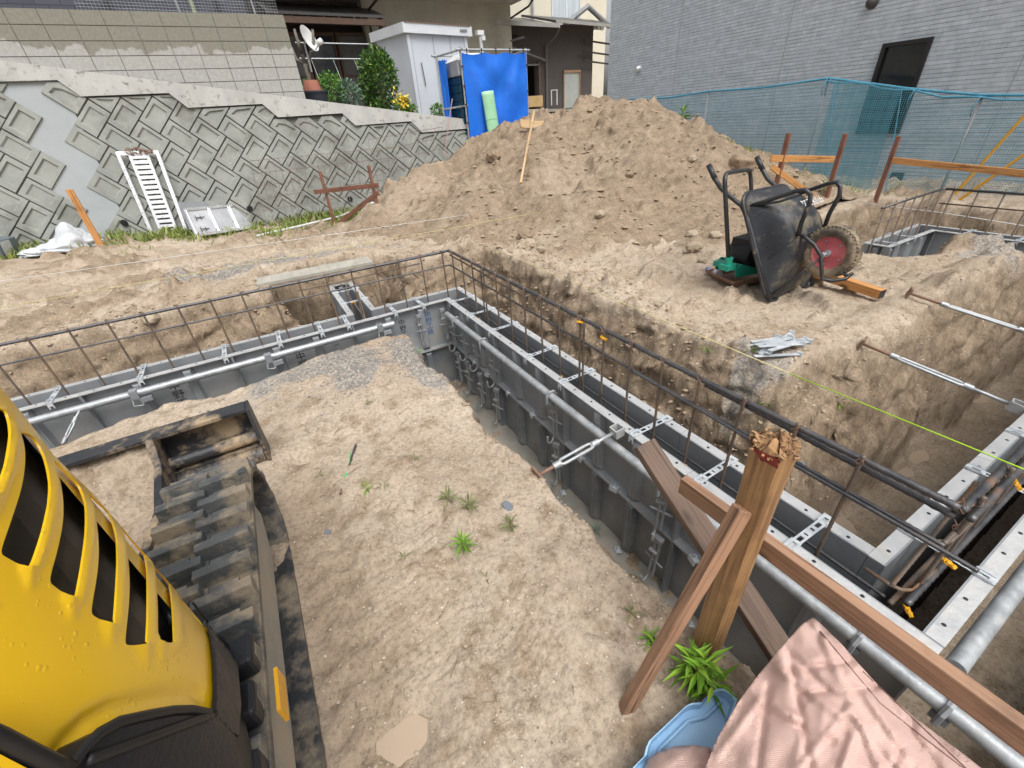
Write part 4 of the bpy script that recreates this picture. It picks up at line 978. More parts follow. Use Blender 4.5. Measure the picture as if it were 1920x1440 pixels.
for y in (4.5, 4.45, 3.3, 2.57): r.tube([(nx_-.04, y, topz(y)), (nx_-.06, y+.03, topz(y)-.12), (nx_-.04, y+.02, topz(y)-.22)], .006, 5)
r.build('top_rope', m_rope, nfc, smooth=True)
def netgrid(y0, y1, step, x, zb, thick, lean=0, top=None, wave=.03):
    b = MB(); ny = int((y0-y1)/step)
    def P(y, z): return Vector((x+wave*math.sin(y*3.1)*math.sin(z*2+1)+wave*.5*math.sin(y*11+z*3), y+lean*(topz(y)-z), z))
    zs = np.arange(zb, .3, step)
    def strip(pts, w, ax):
        vs = []; 
        for p in pts: vs += [p-ax*w/2, p+ax*w/2]
        b.add(vs, [(2*i, 2*i+1, 2*i+3, 2*i+2) for i in range(len(pts)-1)])
    for i in range(ny+1):
        y = y0-step*i; tz = topz(y); strip([P(y, z) for z in np.linspace(zb, tz, 9)], thick, Vector((0, 1, 0)))
    for z in zs:
        ys = [y for y in np.linspace(y0, y1, max(4, int((y0-y1)/.18))) if topz(y) >= z]
        if len(ys) > 1: strip([P(y, z) for y in ys], thick, Vector((0, 0, 1)))
    return b
netgrid(9.6, -3.6, .026, nx_-.02, -1.62, .0042).build('net_mesh', m_net, nfc)
netgrid(4.36, 3.42, .022, nx_-.07, -1.5, .006, wave=.04, lean=.0).build('net_overlap', m_net, nfc)
sl = MB()
for y in (4.36, 3.44): sl.tube([(nx_-.08, y-.06*k, topz(y-.06*k)-.3*k+.02*math.sin(k*3)) for k in range(6)], .007, 5)
sl.build('side_cord', m_rope, nfc)
sk = MB(); rows = []
for j in range(6): rows.append([(nx_-.12-.3*j/6*(.5+.5*math.sin(y*5)), y, -1.47-.05*math.sin(j)+.04*math.sin(y*7+j)-(.25 if y < 2.9 else 0)) for y in np.linspace(5.2, 1.9, 60)])
sk.grid(rows); sk.build('trailing_hem', mat('dull teal bunched net', (.02, .13, .17), (.04, .21, .26), 20, .8, bump=.8, bscale=60), nfc, smooth=True)
for i, (a, c) in enumerate(((PX(1925, 212, 7.95), PX(1782, 374, 7.95)), (PX(1960, 262, 7.8), PX(1800, 374, 7.8)))):
    b = MB(); b.cyl(a, c, .017, 8); tag(b.build('yellow_brace', mat('yellow painted bar', (.72, .40, .05), (.62, .33, .04), 12, .5)), f'yellow slanting brace bar before the net, {("upper and steeper", "lower and flatter")[i]} of the pair', 'brace bar', 'yellow brace bars before the net')
# ================================================================ excavator
m_yellow, n, b = nt('wet yellow paint'); L = n.links.new
tc = n.nodes.new('ShaderNodeTexCoord').outputs['Object']
n1 = node(n, 'ShaderNodeTexNoise', Scale=3, Detail=4); L(tc, n1.inputs['Vector'])
L(ramp(n, n1.outputs[0], [(.3, (.88, .53, .010)), (.7, (.92, .58, .016))]).outputs[0], b.inputs['Base Color'])
b.inputs['Roughness'].default_value = .32; b.inputs['Coat Weight'].default_value = .4; b.inputs['Coat Roughness'].default_value = .15
v1 = node(n, 'ShaderNodeTexVoronoi', Scale=85); L(tc, v1.inputs['Vector']); sc = n.nodes.new('ShaderNodeSeparateColor'); L(v1.outputs['Color'], sc.inputs[0])
thr = node(n, 'ShaderNodeMath', _operation='MULTIPLY'); L(sc.outputs[0], thr.inputs[0]); thr.inputs[1].default_value = .30
sub = node(n, 'ShaderNodeMath', _operation='SUBTRACT', _use_clamp=True); L(thr.outputs[0], sub.inputs[0]); L(v1.outputs['Distance'], sub.inputs[1])
sq = node(n, 'ShaderNodeMath', _operation='POWER'); L(sub.outputs[0], sq.inputs[0]); sq.inputs[1].default_value = .5
n5 = node(n, 'ShaderNodeTexNoise', Scale=7, Detail=3); L(tc, n5.inputs['Vector']); gate = ramp(n, n5.outputs[0], [(.36, (.15,)*3), (.55, (1, 1, 1))]).outputs[0]
ml = node(n, 'ShaderNodeMath', _operation='MULTIPLY'); L(sq.outputs[0], ml.inputs[0]); L(gate, ml.inputs[1])
bp = node(n, 'ShaderNodeBump', Strength=.8, Distance=.0022); L(ml.outputs[0], bp.inputs['Height']); L(bp.outputs[0], b.inputs['Normal']); L(bp.outputs[0], b.inputs['Coat Normal'])
m_blackpl = mat('black satin plastic', (.012, .013, .016), (.02, .021, .025), 6, .42, bump=.15, bscale=90, spec=.3)
m_grille = mat('black grille void', (.006, .006, .007), (.014, .014, .015), 8, .5)
m_rubber = mat('muddy track rubber', (.05, .056, .06), (.10, .105, .105), 9, .5, bump=.5, bscale=50, dirt=(.26, .215, .16), dirt_s=7, dirt_lo=.47, dirt_hi=.60)
m_belt = mat('track belt with painted gap shade', (.022, .024, .027), (.05, .05, .05), 9, .6, bump=.5, bscale=50, dirt=(.22, .18, .13), dirt_s=7, dirt_lo=.47, dirt_hi=.62)  # belt darker than the lugs, painting shade into the gaps between them
m_mudmetal = mat('mud caked dark steel', (.025, .027, .032), (.05, .05, .055), 6, .45, .2, bump=.5, bscale=40, dirt=(.37, .28, .18), dirt_s=4.5, dirt_lo=.50, dirt_hi=.62)
m_plate = mat('dusty grey plate', (.26, .245, .21), (.36, .34, .29), 5, .8, bump=.3, bscale=60, dirt=(.40, .32, .23), dirt_s=5, dirt_lo=.5, dirt_hi=.7)
EX = thing('excavator', (-.8, .6, -1.42), 'yellow mini excavator with slotted rear hood, rubber tracks and a blade', 'excavator')
HT = Vector((-.426, .905))*.85; HN = Vector((.905, .426)); HK = .5; RH = .48   # the hood leans in towards its top, tangent to one upright plane
def rz(z): return max(.25, .48+HK*(-.4-z))
def cz(z, dl=0): return HT-HN*rz(z)
def radial(P): q = Vector((P.x, P.y))-cz(P.z); q.normalize(); return q
def cyl(px, py, r0):
    dl = r0-RH; d = ray(px, py); D = Vector((d.x, d.y)); z = -.6
    for _ in range(14):
        C_ = cz(z); r = rz(z)+dl
        a = D.length_squared; bq = -2*D.dot(C_); c = C_.length_squared-r*r; di = bq*bq-4*a*c
        t = (-bq-math.sqrt(di))/(2*a) if di > 0 else -bq/(2*a)
        z = z*.35+.65*max(-1.6, min(.35, d.z*t))
    P = d*t
    if di <= 0:
        q = Vector((P.x, P.y))-C_; q = q.normalized()*r; P = Vector((C_.x+q.x, C_.y+q.y, P.z))
    return P
def cone_rows(zs, dl, a0=0, a1=2*PI, n=60): return [[(cz(z).x+(rz(z)+dl)*math.cos(a), cz(z).y+(rz(z)+dl)*math.sin(a), z) for a in np.linspace(a0, a1, n)] for z in zs]
Z5 = lambda L: [(x*.5, 720+y*.5) for x, y in L]
SIL = Z5([(-260, -330), (-120, -140), (0, 10), (100, 130), (200, 265), (300, 365), (400, 455), (500, 545), (560, 590), (620, 650), (680, 720), (740, 800), (780, 880), (800, 950), (812, 1040), (815, 1140), (805, 1232)])
LOW = Z5([(720, 1219), (650, 1222), (560, 1240), (450, 1265), (370, 1310), (310, 1370), (265, 1432), (200, 1408), (100, 1362), (0, 1312), (-200, 1230), (-420, 1150)])
OUT = SIL+LOW+Z5([(-560, 700), (-560, 100), (-420, -330)])
SLITS = [Z5(s) for s in (
    [(-90, 40), (-20, 80), (30, 110), (42, 190), (22, 310), (-20, 420), (-60, 480), (-150, 420), (-100, 250)],
    [(72, 175), (130, 200), (170, 270), (190, 370), (185, 450), (160, 560), (130, 650), (117, 680), (105, 690), (85, 684), (15, 645), (6, 636), (6, 615), (50, 490), (85, 380), (97, 280), (90, 215)],
    [(195, 275), (250, 310), (300, 380), (325, 450), (325, 560), (305, 700), (287, 795), (278, 808), (262, 802), (195, 752), (188, 740), (190, 715), (220, 610), (240, 500), (235, 400), (215, 330)],
    [(318, 385), (370, 415), (415, 490), (440, 570), (443, 680), (430, 890), (424, 905), (410, 902), (352, 870), (344, 860), (344, 835), (368, 700), (372, 600), (360, 500), (335, 420)],
    [(428, 478), (480, 510), (530, 590), (555, 690), (555, 860), (551, 968), (543, 980), (480, 980), (471, 974), (470, 955), (487, 800), (485, 680), (465, 570)],
    [(520, 570), (570, 610), (620, 690), (645, 790), (655, 962), (649, 971), (602, 970), (594, 964), (592, 945), (590, 800), (575, 690), (545, 610)])]
def dens(poly, step=7):
    r = []
    for i in range(len(poly)):
        a, b_ = Vector(poly[i]), Vector(poly[(i+1) % len(poly)]); k = max(1, int((b_-a).length/step))
        r += [tuple(a.lerp(b_, j/k)) for j in range(k)]
    return r
def smooth_poly(poly, it=2):
    for _ in range(it):
        r = []
        for i in range(len(poly)):
            a, b_ = poly[i], poly[(i+1) % len(poly)]
            r += [(a[0]*.75+b_[0]*.25, a[1]*.75+b_[1]*.25), (a[0]*.25+b_[0]*.75, a[1]*.25+b_[1]*.75)]
        poly = r
    return poly
def inside(p, poly):
    c = False; x, y = p
    for i in range(len(poly)):
        (x1, y1), (x2, y2) = poly[i], poly[i-1]
        if (y1 > y) != (y2 > y) and x < (x2-x1)*(y-y1)/(y2-y1)+x1: c = not c
    return c
def cdt_patch(out, holes, step, fn):
    vs = []; es = []
    def loop(p):
        o = len(vs); vs.extend(Vector(q) for q in p); es.extend((o+i, o+(i+1) % len(p)) for i in range(len(p)))
    loop(out)
    for h in holes: loop(h)
    xs = [p[0] for p in out]; ys = [p[1] for p in out]
    y = min(ys)
    while y < max(ys):
        x = min(xs)
        while x < max(xs):
            q = (x+random.uniform(-.2, .2)*step, y+random.uniform(-.2, .2)*step)
            if inside(q, out) and not any(inside(q, h) for h in holes): vs.append(Vector(q))
            x += step
        y += step
    V, E_, F, *_ = geometry.delaunay_2d_cdt(vs, es, [], 0, 1e-4)
    F = [f for f in F if (lambda c: inside(c, out) and not any(inside(c, h) for h in holes))((sum(V[i][0] for i in f)/len(f), sum(V[i][1] for i in f)/len(f)))]
    return [fn(v[0], v[1]) for v in V], F
slits = [smooth_poly(s, 2) for s in SLITS]
def segd(p, a, b_):
    ab = b_-a; t = max(0, min(1, (p-a).dot(ab)/max(1e-9, ab.length_squared))); return (p-a-ab*t).length
def hoodpt(x, y):
    P = cyl(x, y, RH); o = 0; p = Vector((x, y))
    for s in SLITS:
        n_ = len(s); i0 = 0
        right = s[1:n_//2+1] if s is not SLITS[0] else s[2:6]
        d = min(segd(p, Vector(a), Vector(c)) for a, c in zip(right[:-1], right[1:])); tr_d = min((p-Vector(q)).length for q in (right[0], right[-1]))
        o = max(o, .0025*math.exp(-((d-9)/7)**2))
        ry = max(q[1] for q in right)
        if y > ry-5:
            d2 = segd(p, Vector(right[-1]), Vector(right[-1])+Vector((4, 38))); o = max(o, .004*math.exp(-(d2/10)**2)*max(0, 1-(y-ry)/50))
    q = radial(P)
    # crease above the arch of the counterweight
    dl = min(segd(p, Vector(a), Vector(c)) for a, c in zip(LOW[:7][:-1], LOW[:7][1:]))
    o -= .006*math.exp(-((dl-32)/15)**2)
    sd_ = min(segd(p, Vector(a), Vector(c)) for a, c in zip(SIL[:-1], SIL[1:])); o *= min(1, sd_/30)
    P = P+Vector((q.x, q.y, 0))*o
    return P
def shrink(poly):               # keep a sound margin between slits and the silhouette
    out = []
    for q in poly:
        v = Vector(q); best = min(((segd(v, Vector(a), Vector(c)), a, c) for a, c in zip(SIL[:-1], SIL[1:])), key=lambda t: t[0])
        ab = Vector(best[2])-Vector(best[1]); nrm_ = Vector((-ab.y, ab.x)).normalized()
        sd2 = (v-Vector(best[1])).dot(nrm_)
        if sd2 < 6: v = v+nrm_*(6-sd2)
        out.append((v.x, v.y))
    return out
slits = [shrink(s) for s in slits]
V, F = cdt_patch(dens(OUT, 12), [dens(s, 5) for s in slits], 6, hoodpt)
hb_ = MB(); hb_.add(V, F); hood = hb_.build('rear_hood', m_yellow, EX, smooth=True)
for s in slits:
    lp_ = [hoodpt(x, y) for x, y in dens(s, 5)]; lp_.append(lp_[0]); inn = []
    for p in lp_:
        q = radial(p); inn.append(p-Vector((q.x, q.y, 0))*.0025)
    q = MB(); q.grid([lp_, inn]); q.build('slit_rim', m_yellow, EX, smooth=True)
gi = MB()
rows = cone_rows(np.linspace(-.95, .0, 20), -.02)
gi.grid(rows); gi.add(rows[-1][:-1], [tuple(range(59))]); gi.build('engine_bay', m_grille, EX)  # black shell close behind the slits, painted in place of the dark inside
gl_ = MB()
for i in range(5):
    pts = []
    for t in np.linspace(0, 1, 8):
        P = cyl(250-40*i+t*(75-10*i), 985-60*i+t*(185-30*i), .466); pts.append(P)
    gl_.tube(pts, .008, 6)
gl_.build('inner_duct', m_blackpl, EX, smooth=True)
tA = cyl(-40, 690, RH); a0_ = math.atan2(tA.y-cz(tA.z).y, tA.x-cz(tA.z).x)
bc = MB(); rows = cone_rows((-.9, -.6, -.3, -.06), -.006, a0_-.02, a0_+4.2, 50)+cone_rows((-.03, -.02), -.08, a0_-.02, a0_+4.2, 50)
bc.grid(rows); bc.build('body_cover', m_yellow, EX, smooth=True)
SK = Z5([(745, 800), (790, 890), (815, 935), (850, 952), (872, 972), (892, 1050), (905, 1200), (897, 1318), (860, 1300), (800, 1246), (809, 1140), (806, 1040), (796, 950), (770, 870)])
V, F = cdt_patch(dens(SK, 8), [], 9, lambda x, y: cyl(x, y, .487)); q = MB(); q.add(V, F); o = q.build('side_skirt', m_blackpl, EX, smooth=True); md = o.modifiers.new('s', 'SOLIDIFY'); md.thickness = .004; md.offset = -1
CWp = Z5([(263, 1436), (308, 1374), (368, 1314), (448, 1269), (560, 1244), (650, 1226), (720, 1223), (803, 1240), (884, 1322), (905, 1500), (820, 1640), (300, 1680), (210, 1560)])
V, F = cdt_patch(dens(CWp, 8), [], 9, lambda x, y: cyl(x, y, .512)); q = MB(); q.add(V, F); o = q.build('counterweight', m_blackpl, EX, smooth=True); md = o.modifiers.new('s', 'SOLIDIFY'); md.thickness = .05; md.offset = -1
q = MB(); q.tube([cyl(x, y, .515) for x, y in Z5([(-150, 1262), (0, 1325), (100, 1376), (200, 1424), (262, 1448)])], .007, 8)
V, F = cdt_patch(dens(Z5([(-420, 1240), (-200, 1300), (0, 1388), (100, 1440), (200, 1500), (200, 1640), (-420, 1640)]), 12), [], 14, lambda x, y: cyl(x, y, .516)); q2 = MB(); q2.add(V, F); q2.build('lower_cover', m_yellow, EX, smooth=True)
q.tube([cyl(x, y, .512) for x, y in dens(Z5([(265, 1434), (310, 1372), (370, 1312), (450, 1267), (560, 1242), (650, 1225), (720, 1222), (800, 1238)]), 10)[:-2]], .006, 6); q.build('edge_gasket', m_grille, EX, smooth=True)
q = MB(); rows = cone_rows((-.86, -1.0), -.06, n=50)+cone_rows((-1.05,), -.3, n=50); q.grid(rows); q.build('swing_frame', m_blackpl, EX, smooth=True)
# rubber track
TX0, TX1 = -.565, -.30; TR = .215; TYF, TYR = 1.42, .18; TZC = -1.215
def loop_pt(s, r):               # s in metres along the belt
    Ls = TYF-TYR; C_ = PI*TR; T = 2*Ls+2*C_; s %= T
    if s < Ls: return Vector((0, TYR+s, TZC+r)), Vector((0, 0, 1))
    s -= Ls
    if s < C_: a = PI/2-s/TR; return Vector((0, TYF+r*math.cos(a), TZC+r*math.sin(a))), Vector((0, math.cos(a), math.sin(a)))
    s -= C_
    if s < Ls: return Vector((0, TYF-s, TZC-r)), Vector((0, 0, -1))
    s -= Ls; a = -PI/2-s/TR; return Vector((0, TYR+r*math.cos(a), TZC+r*math.sin(a))), Vector((0, math.cos(a), math.sin(a)))
TL = 2*(TYF-TYR)+2*PI*TR
def make_track(dx):
    b = MB(); N = 90; vs = []
    for i in range(N):
        p0, _ = loop_pt(TL*i/N, TR-.022); p1, _ = loop_pt(TL*i/N, TR)
        vs += [Vector((TX0+dx, p0.y, p0.z)), Vector((TX1+dx, p0.y, p0.z)), Vector((TX1+dx, p1.y, p1.z)), Vector((TX0+dx, p1.y, p1.z))]
    fs = []
    for i in range(N):
        j = (i+1) % N
        for k in range(4): fs.append((4*i+k, 4*i+(k+1) % 4, 4*j+(k+1) % 4, 4*j+k))
    b.cur = 1; b.add(vs, fs); b.cur = 0
    np_ = int(TL/.098)
    for i in range(np_):
        for side, off in ((0, 0), (1, .5)):
            s0 = TL*(i+off)/np_
            x0, x1 = ((TX0+.006, TX0+.142), (TX1-.142, TX1-.004))[side]
            for (xa, xb, la, h) in ((x0, x1, .046, .040), (x0+.04, x1-.03, .062, .036)):
                P = []
                for (sa, r) in ((s0, TR-.002), (s0+la, TR-.002), (s0+la-.008, TR+h), (s0+.008, TR+h)):
                    p, _ = loop_pt(sa, r); P.append(p)
                b.add([Vector((xa+dx, p.y, p.z)) for p in P]+[Vector((xb+dx, p.y, p.z)) for p in P], [(0, 1, 2, 3), (7, 6, 5, 4), (0, 4, 5, 1), (1, 5, 6, 2), (2, 6, 7, 3), (3, 7, 4, 0)])
        s0 = TL*(i+.25)/np_; xc = (TX0+TX1)/2
        for k in (0, .5):
            p, nn = loop_pt(s0+TL*k/np_, TR+.003); t = Vector((0, nn.z, -nn.y)); b.box((xc+dx, p.y, p.z), (.036, .034, .012), Matrix((Vector((1, 0, 0)), t, nn)).transposed())
    tk = b.build('rubber_track', [m_rubber, m_belt], EX, bevel=.003)
    f = MB(); f.prism([(TX1-.045+dx, TYR, TZC-.12), (TX1-.045+dx, TYF-.05, TZC-.12), (TX1-.045+dx, TYF+.1, TZC-.03), (TX1-.045+dx, TYF+.06, TZC+.1), (TX1-.045+dx, TYF-.15, TZC+.15), (TX1-.045+dx, TYR+.1, TZC+.15), (TX1-.045+dx, TYR-.05, TZC+.05)], (-.16, 0, 0))
    f.build('track_frame', m_plate, EX, bevel=.012)
    w = MB()
    for y, z, r in ((TYF, TZC, .185),): w.lathe((TX1-.075+dx, y, z), (-1, 0, 0), [(0, 0), (r*.3, 0), (r, .02), (r, .13), (0, .13)], 24)
    w.build('idler_wheel', m_mudmetal, EX, smooth=True, auto=40)
    for i in range(4): MB().lathe((TX1-.075+dx, TYR+.25+.27*i, TZC-.15), (-1, 0, 0), [(0, 0), (.055, .0), (.055, .12), (0, .12)], 16).build('track_roller', m_mudmetal, EX, smooth=True, auto=40)
    return tk
make_track(0); make_track(-.735)
q = MB(); q.box((-.8, .75, -1.16), (.5, .7, .16)); q.build('undercarriage', m_mudmetal, EX)
q = MB(); p_ = PX(498, 1340, -.298); q.box((-.296, .69, -1.085), (.008, .10, .055)); q.build('warning_label', m_yel, EX)
for (y, z) in ((.74, -.97), (.63, -.97), (.5, -.98)): MB().box((-.345, y, z), (.08, .075, .06)).build('rear_bracket', m_blackpl, EX, bevel=.01)
# blade
bx0, bx1, by = -1.27, -.335, 2.14
prof = [(by+.065, -1.12), (by+.075, -1.17), (by+.07, -1.24), (by+.055, -1.31), (by+.05, -1.38), (by+.06, -1.44)]
q = MB(); q.grid([[(x, y, z) for (y, z) in prof] for x in (bx0, bx1)]); bl_ = q.build('blade_plate', m_mudmetal, EX, solid=.014)
q = MB(); q.box(((bx0+bx1)/2, by+.03, -1.115), (bx1-bx0, .09, .016)); q.cyl((bx0, by+.0, -1.275), (bx1-.004, by+.0, -1.275), .03, 14); q.cyl((bx0, by-.02, -1.375), (bx1-.004, by-.02, -1.375), .045, 14); q.box(((bx0+bx1)/2, by+.02, -1.34), (bx1-bx0-.01, .09, .05)); q.build('blade_rib', m_mudmetal, EX, smooth=True, auto=40)
q = MB(); q.prism([(bx1, by+.085, -1.11), (bx1, by-.015, -1.11), (bx1, by-.07, -1.35), (bx1, by-.06, -1.43), (bx1, by+.07, -1.445)], (.016, 0, 0)); q.build('blade_end_plate', m_mudmetal, EX, bevel=.003)
q = MB()
def arm_plate(x): 
    return [(x, by+.05, -1.105), (x, by-.03, -1.105), (x, by-.10, -1.20), (x, by-.34, -1.26), (x, by-.62, -1.22), (x, by-.66, -1.30), (x, by-.34, -1.38), (x, by+.03, -1.43)]
q.prism(arm_plate(-.735), (.03, 0, 0)); q.build('blade_arm', m_mudmetal, EX, bevel=.004)
rows = []
for i in range(14):
    x = -1.24+.5*i/13
    rows.append([(x, by+.06-.22*t, -1.135-.27*t**1.6+.012*math.sin(x*31+t*9)+.01*math.sin(x*67)) for t in np.linspace(0, 1, 10)])
q = MB(); q.grid(rows); q.build('soil_load', m_soil, EX, smooth=True)

# ================================================================ timber
def wood(name, a, b_, rough=.65, knot=True, wet=None, ring=.5):
    m, n, bs = nt(name); L = n.links.new
    tc = n.nodes.new('ShaderNodeTexCoord').outputs['Object']
    mp = n.nodes.new('ShaderNodeMapping'); mp.inputs['Scale'].default_value = (1, 1, .045); L(tc, mp.inputs[0])
    wv = node(n, 'ShaderNodeTexNoise', Scale=70, Detail=5, Roughness=.55, Distortion=.4); L(mp.outputs[0], wv.inputs['Vector'])
    n2 = node(n, 'ShaderNodeTexNoise', Scale=5, Detail=6, Roughness=.65); L(tc, n2.inputs['Vector'])
    c = ramp(n, wv.outputs[0], [(.32, b_), (.5, a), (.66, tuple(x*1.12 for x in a))]).outputs[0]
    c = mix(n, ramp(n, n2.outputs[0], [(.5, (0, 0, 0)), (.72, (.75,)*3)]).outputs[0], c, wet or tuple(x*.55 for x in b_))
    cr = node(n, 'ShaderNodeTexNoise', Scale=26, Detail=2, Roughness=.4, Distortion=.2); mc = n.nodes.new('ShaderNodeMapping'); mc.inputs['Scale'].default_value = (1, 1, .02); L(tc, mc.inputs[0]); L(mc.outputs[0], cr.inputs['Vector'])
    c = mix(n, ramp(n, cr.outputs[0], [(.485, (0, 0, 0)), (.497, (.8,)*3), (.503, (.8,)*3), (.515, (0, 0, 0))]).outputs[0], c, tuple(x*.42 for x in b_))
    if knot:
        mk = n.nodes.new('ShaderNodeMapping'); mk.inputs['Scale'].default_value = (9, 9, 4.2); L(tc, mk.inputs[0])
        vk = node(n, 'ShaderNodeTexVoronoi', Scale=1); L(mk.outputs[0], vk.inputs['Vector'])
        c = mix(n, ramp(n, vk.outputs['Distance'], [(.10, (1, 1, 1)), (.20, (0, 0, 0))]).outputs[0], c, tuple(x*.35 for x in b_))
    L(c, bs.inputs['Base Color']); bs.inputs['Roughness'].default_value = rough
    bp = node(n, 'ShaderNodeBump', Strength=.5, Distance=.003); L(wv.outputs[0], bp.inputs['Height']); L(bp.outputs[0], bs.inputs['Normal'])
    return m
m_w1 = wood('wet honey pine', (.36, .205, .09), (.20, .10, .045), .5)
m_w2 = wood('red brown cedar board', (.33, .19, .115), (.19, .10, .06), .55)
m_w3 = wood('weathered brown board', (.145, .095, .068), (.08, .05, .036), .7, wet=(.07, .055, .05))  # weathered brown, darkened further to paint in its shaded face
m_w4 = wood('orange new timber', (.56, .27, .09), (.42, .18, .055), .55)
m_w5 = wood('old reddish stake', (.23, .10, .065), (.15, .065, .045), .7)
m_w6 = wood('pale pine', (.55, .38, .21), (.42, .27, .14), .65, knot=False)
# foreground batter board
sb = Vector((.762, .318, -1.52)); stt = Vector((.762, .318, -.60))
bb = thing('batter_board', (sb.x, sb.y, -1.44), 'splintered wooden stake in the foreground with a long rail and braces nailed on', 'batter board')
pb = MB(); nseg = 26; rng = random.Random(3)
rows = []
shape = [(x_*.8, y_*.8) for x_, y_ in [(-.042, -.036), (-.02, -.045), (.02, -.043), (.043, -.03), (.046, 0), (.042, .034), (.02, .044), (-.022, .045), (-.045, .03), (-.047, 0)]]
for j in range(nseg+1):
    t = j/nseg; z = (stt.z-sb.z)*t; sc_ = 1+.10*max(0, (t-.86)/.14)**1.5; 
    rows.append([Vector((sb.x+x*sc_*(1+.03*math.sin(j*.8+i)), sb.y+y*sc_, sb.z+z+(.016*math.sin(i*1.9)+rng.uniform(-.006, .006) if j == nseg else 0))) for i, (x, y) in enumerate(shape)])
    rows[-1].append(rows[-1][0])
pb.grid(rows); pb.build('stake', m_w1, bb, smooth=True, auto=55, loc=sb)
m_mash = wood('splintered end grain', (.36, .21, .10), (.13, .06, .035), .85, knot=False); m_red = mat('red sprayed wood', (.22, .025, .02), (.13, .02, .015), 30, .6)
tp = MB(); rows = [[sb+Vector((x*r*1.1, y*r*1.1, stt.z-sb.z+.020*(1-r)+.012*math.sin(i*2.7+r*5)+.008*math.sin(i*5.1))) for i, (x, y) in enumerate(shape+[shape[0]])] for r in (1.0, .75, .5, .25, .02)]
tp.grid(rows)
for i in range(90):
    a = rng.uniform(0, 2*PI); r = .041*math.sqrt(rng.random()); p = Vector((sb.x+r*math.cos(a), sb.y+r*math.sin(a), stt.z+rng.uniform(-.006, .016)))
    dv = Vector((math.cos(a)+.9*rng.uniform(-.3, 1), math.sin(a)-.5*rng.random(), rng.uniform(-.5, .2))).normalized()*rng.uniform(.004, .015)
    tp.beam(p, p+dv, rng.uniform(.003, .007), rng.uniform(.0015, .003))
tp.build('mashed_top', m_mash, bb, loc=sb)
rd = MB(); rows = [[sb+Vector((x*k_, y*k_, (stt.z-sb.z)+dz*(.5+.5*math.sin(i*2.2)))) for i, (x, y) in enumerate((shape+[shape[0]])[6:11])] for dz, k_ in ((-.022, 1.115), (.008, 1.125))]
rd.grid(rows); rd.build('red_paint', m_red, bb, loc=sb)
lumber('rail', (.845, .56, -.957), (.845, -.75, -.940), .028, .058, m_w2, bb)
a, c = PX(1207, 832, .895), PX(1475, 1240, .895); lumber('brace_board', a, c, .028, .085, m_w3, bb, up=(1, 0, 0))
a, c = PX(1393, 952, .722), PZ(1168, 1340, -1.44); lumber('prop_stick', a, c+(c-a).normalized()*.05, .035, .03, m_w2, bb, up=(.5, 1, 0))
# other batter boards
def bboard(stakes, rails, label, ms, mr, w=.045):
    o = thing('batter_board', (stakes[0][0].x, stakes[0][0].y, stakes[0][0].z), label, 'batter board', 'batter boards round the excavation')
    for a, b_ in stakes: lumber('stake', a-Vector((0, 0, .2)), b_, w, w, ms, o)
    for a, b_, ww, hh in rails: lumber('rail', a, b_, ww, hh, mr, o)
    return o
def up(px0, px1):               # a vertical stake from its foot pixel to its top pixel
    f = G(*px0); d = ray(*px1); t = (f.x*d.x+f.y*d.y)/(d.x*d.x+d.y*d.y); return f, Vector((f.x, f.y, d.z*t))
s1 = up((627, 420), (593, 322)); s2_ = up((706, 380), (692, 310))
def onY(px, py, a, b_):         # pixel onto the vertical plane through two points
    nrm = (b_-a).cross(Vector((0, 0, 1))); d = ray(px, py); return d*(a.dot(nrm)/d.dot(nrm))
off = Vector((.02, -.05, 0))
bboard([s1, s2_], [(onY(586, 360, s1[0], s2_[0])+off, onY(706, 347, s1[0], s2_[0])+off, .02, .07), (onY(632, 418, s1[0], s2_[0])+off, onY(706, 360, s1[0], s2_[0])+off, .02, .07)], 'old reddish batter board with a diagonal brace by the leaning steel mesh', m_w5, m_w5)
sA = up((1452, 362), (1468, 250)); sB = up((1550, 368), (1580, 251)); sC = up((1641, 378), (1690, 255))
bboard([sA, sB], [(onY(1450, 296, sA[0], sB[0])-Vector((.05, 0, 0)), onY(1568, 298, sA[0], sB[0])-Vector((.05, 0, 0)), .02, .07), (onY(1452, 312, sA[0], sB[0])-Vector((.05, 0, 0)), onY(1545, 378, sA[0], sB[0])-Vector((.05, 0, 0)), .02, .06)], 'batter board of two orange stakes just behind the upturned wheelbarrow', m_w5, m_w4)
e = Vector((sC[0].x-.03, sC[0].y-2.6, sC[0].z)); q0 = onY(1676, 300, sC[0], e); q1 = onY(1945, 327, sC[0], e)
bboard([sC], [(q0-Vector((.04, 0, 0)), q1-Vector((.04, 0, 0)), .02, .07)], 'batter board with a long orange rail before the net and the yellow bars', m_w5, m_w4)
# single orange stake by the left wall
f, t_ = up((188, 458), (148, 353)); o = thing('wooden_stake', f, 'bright orange wooden stake leaning by the white bag at the left wall', 'stake')
lumber('stake_board', f-Vector((0, 0, .15)), t_, .085, .035, m_w4, o)
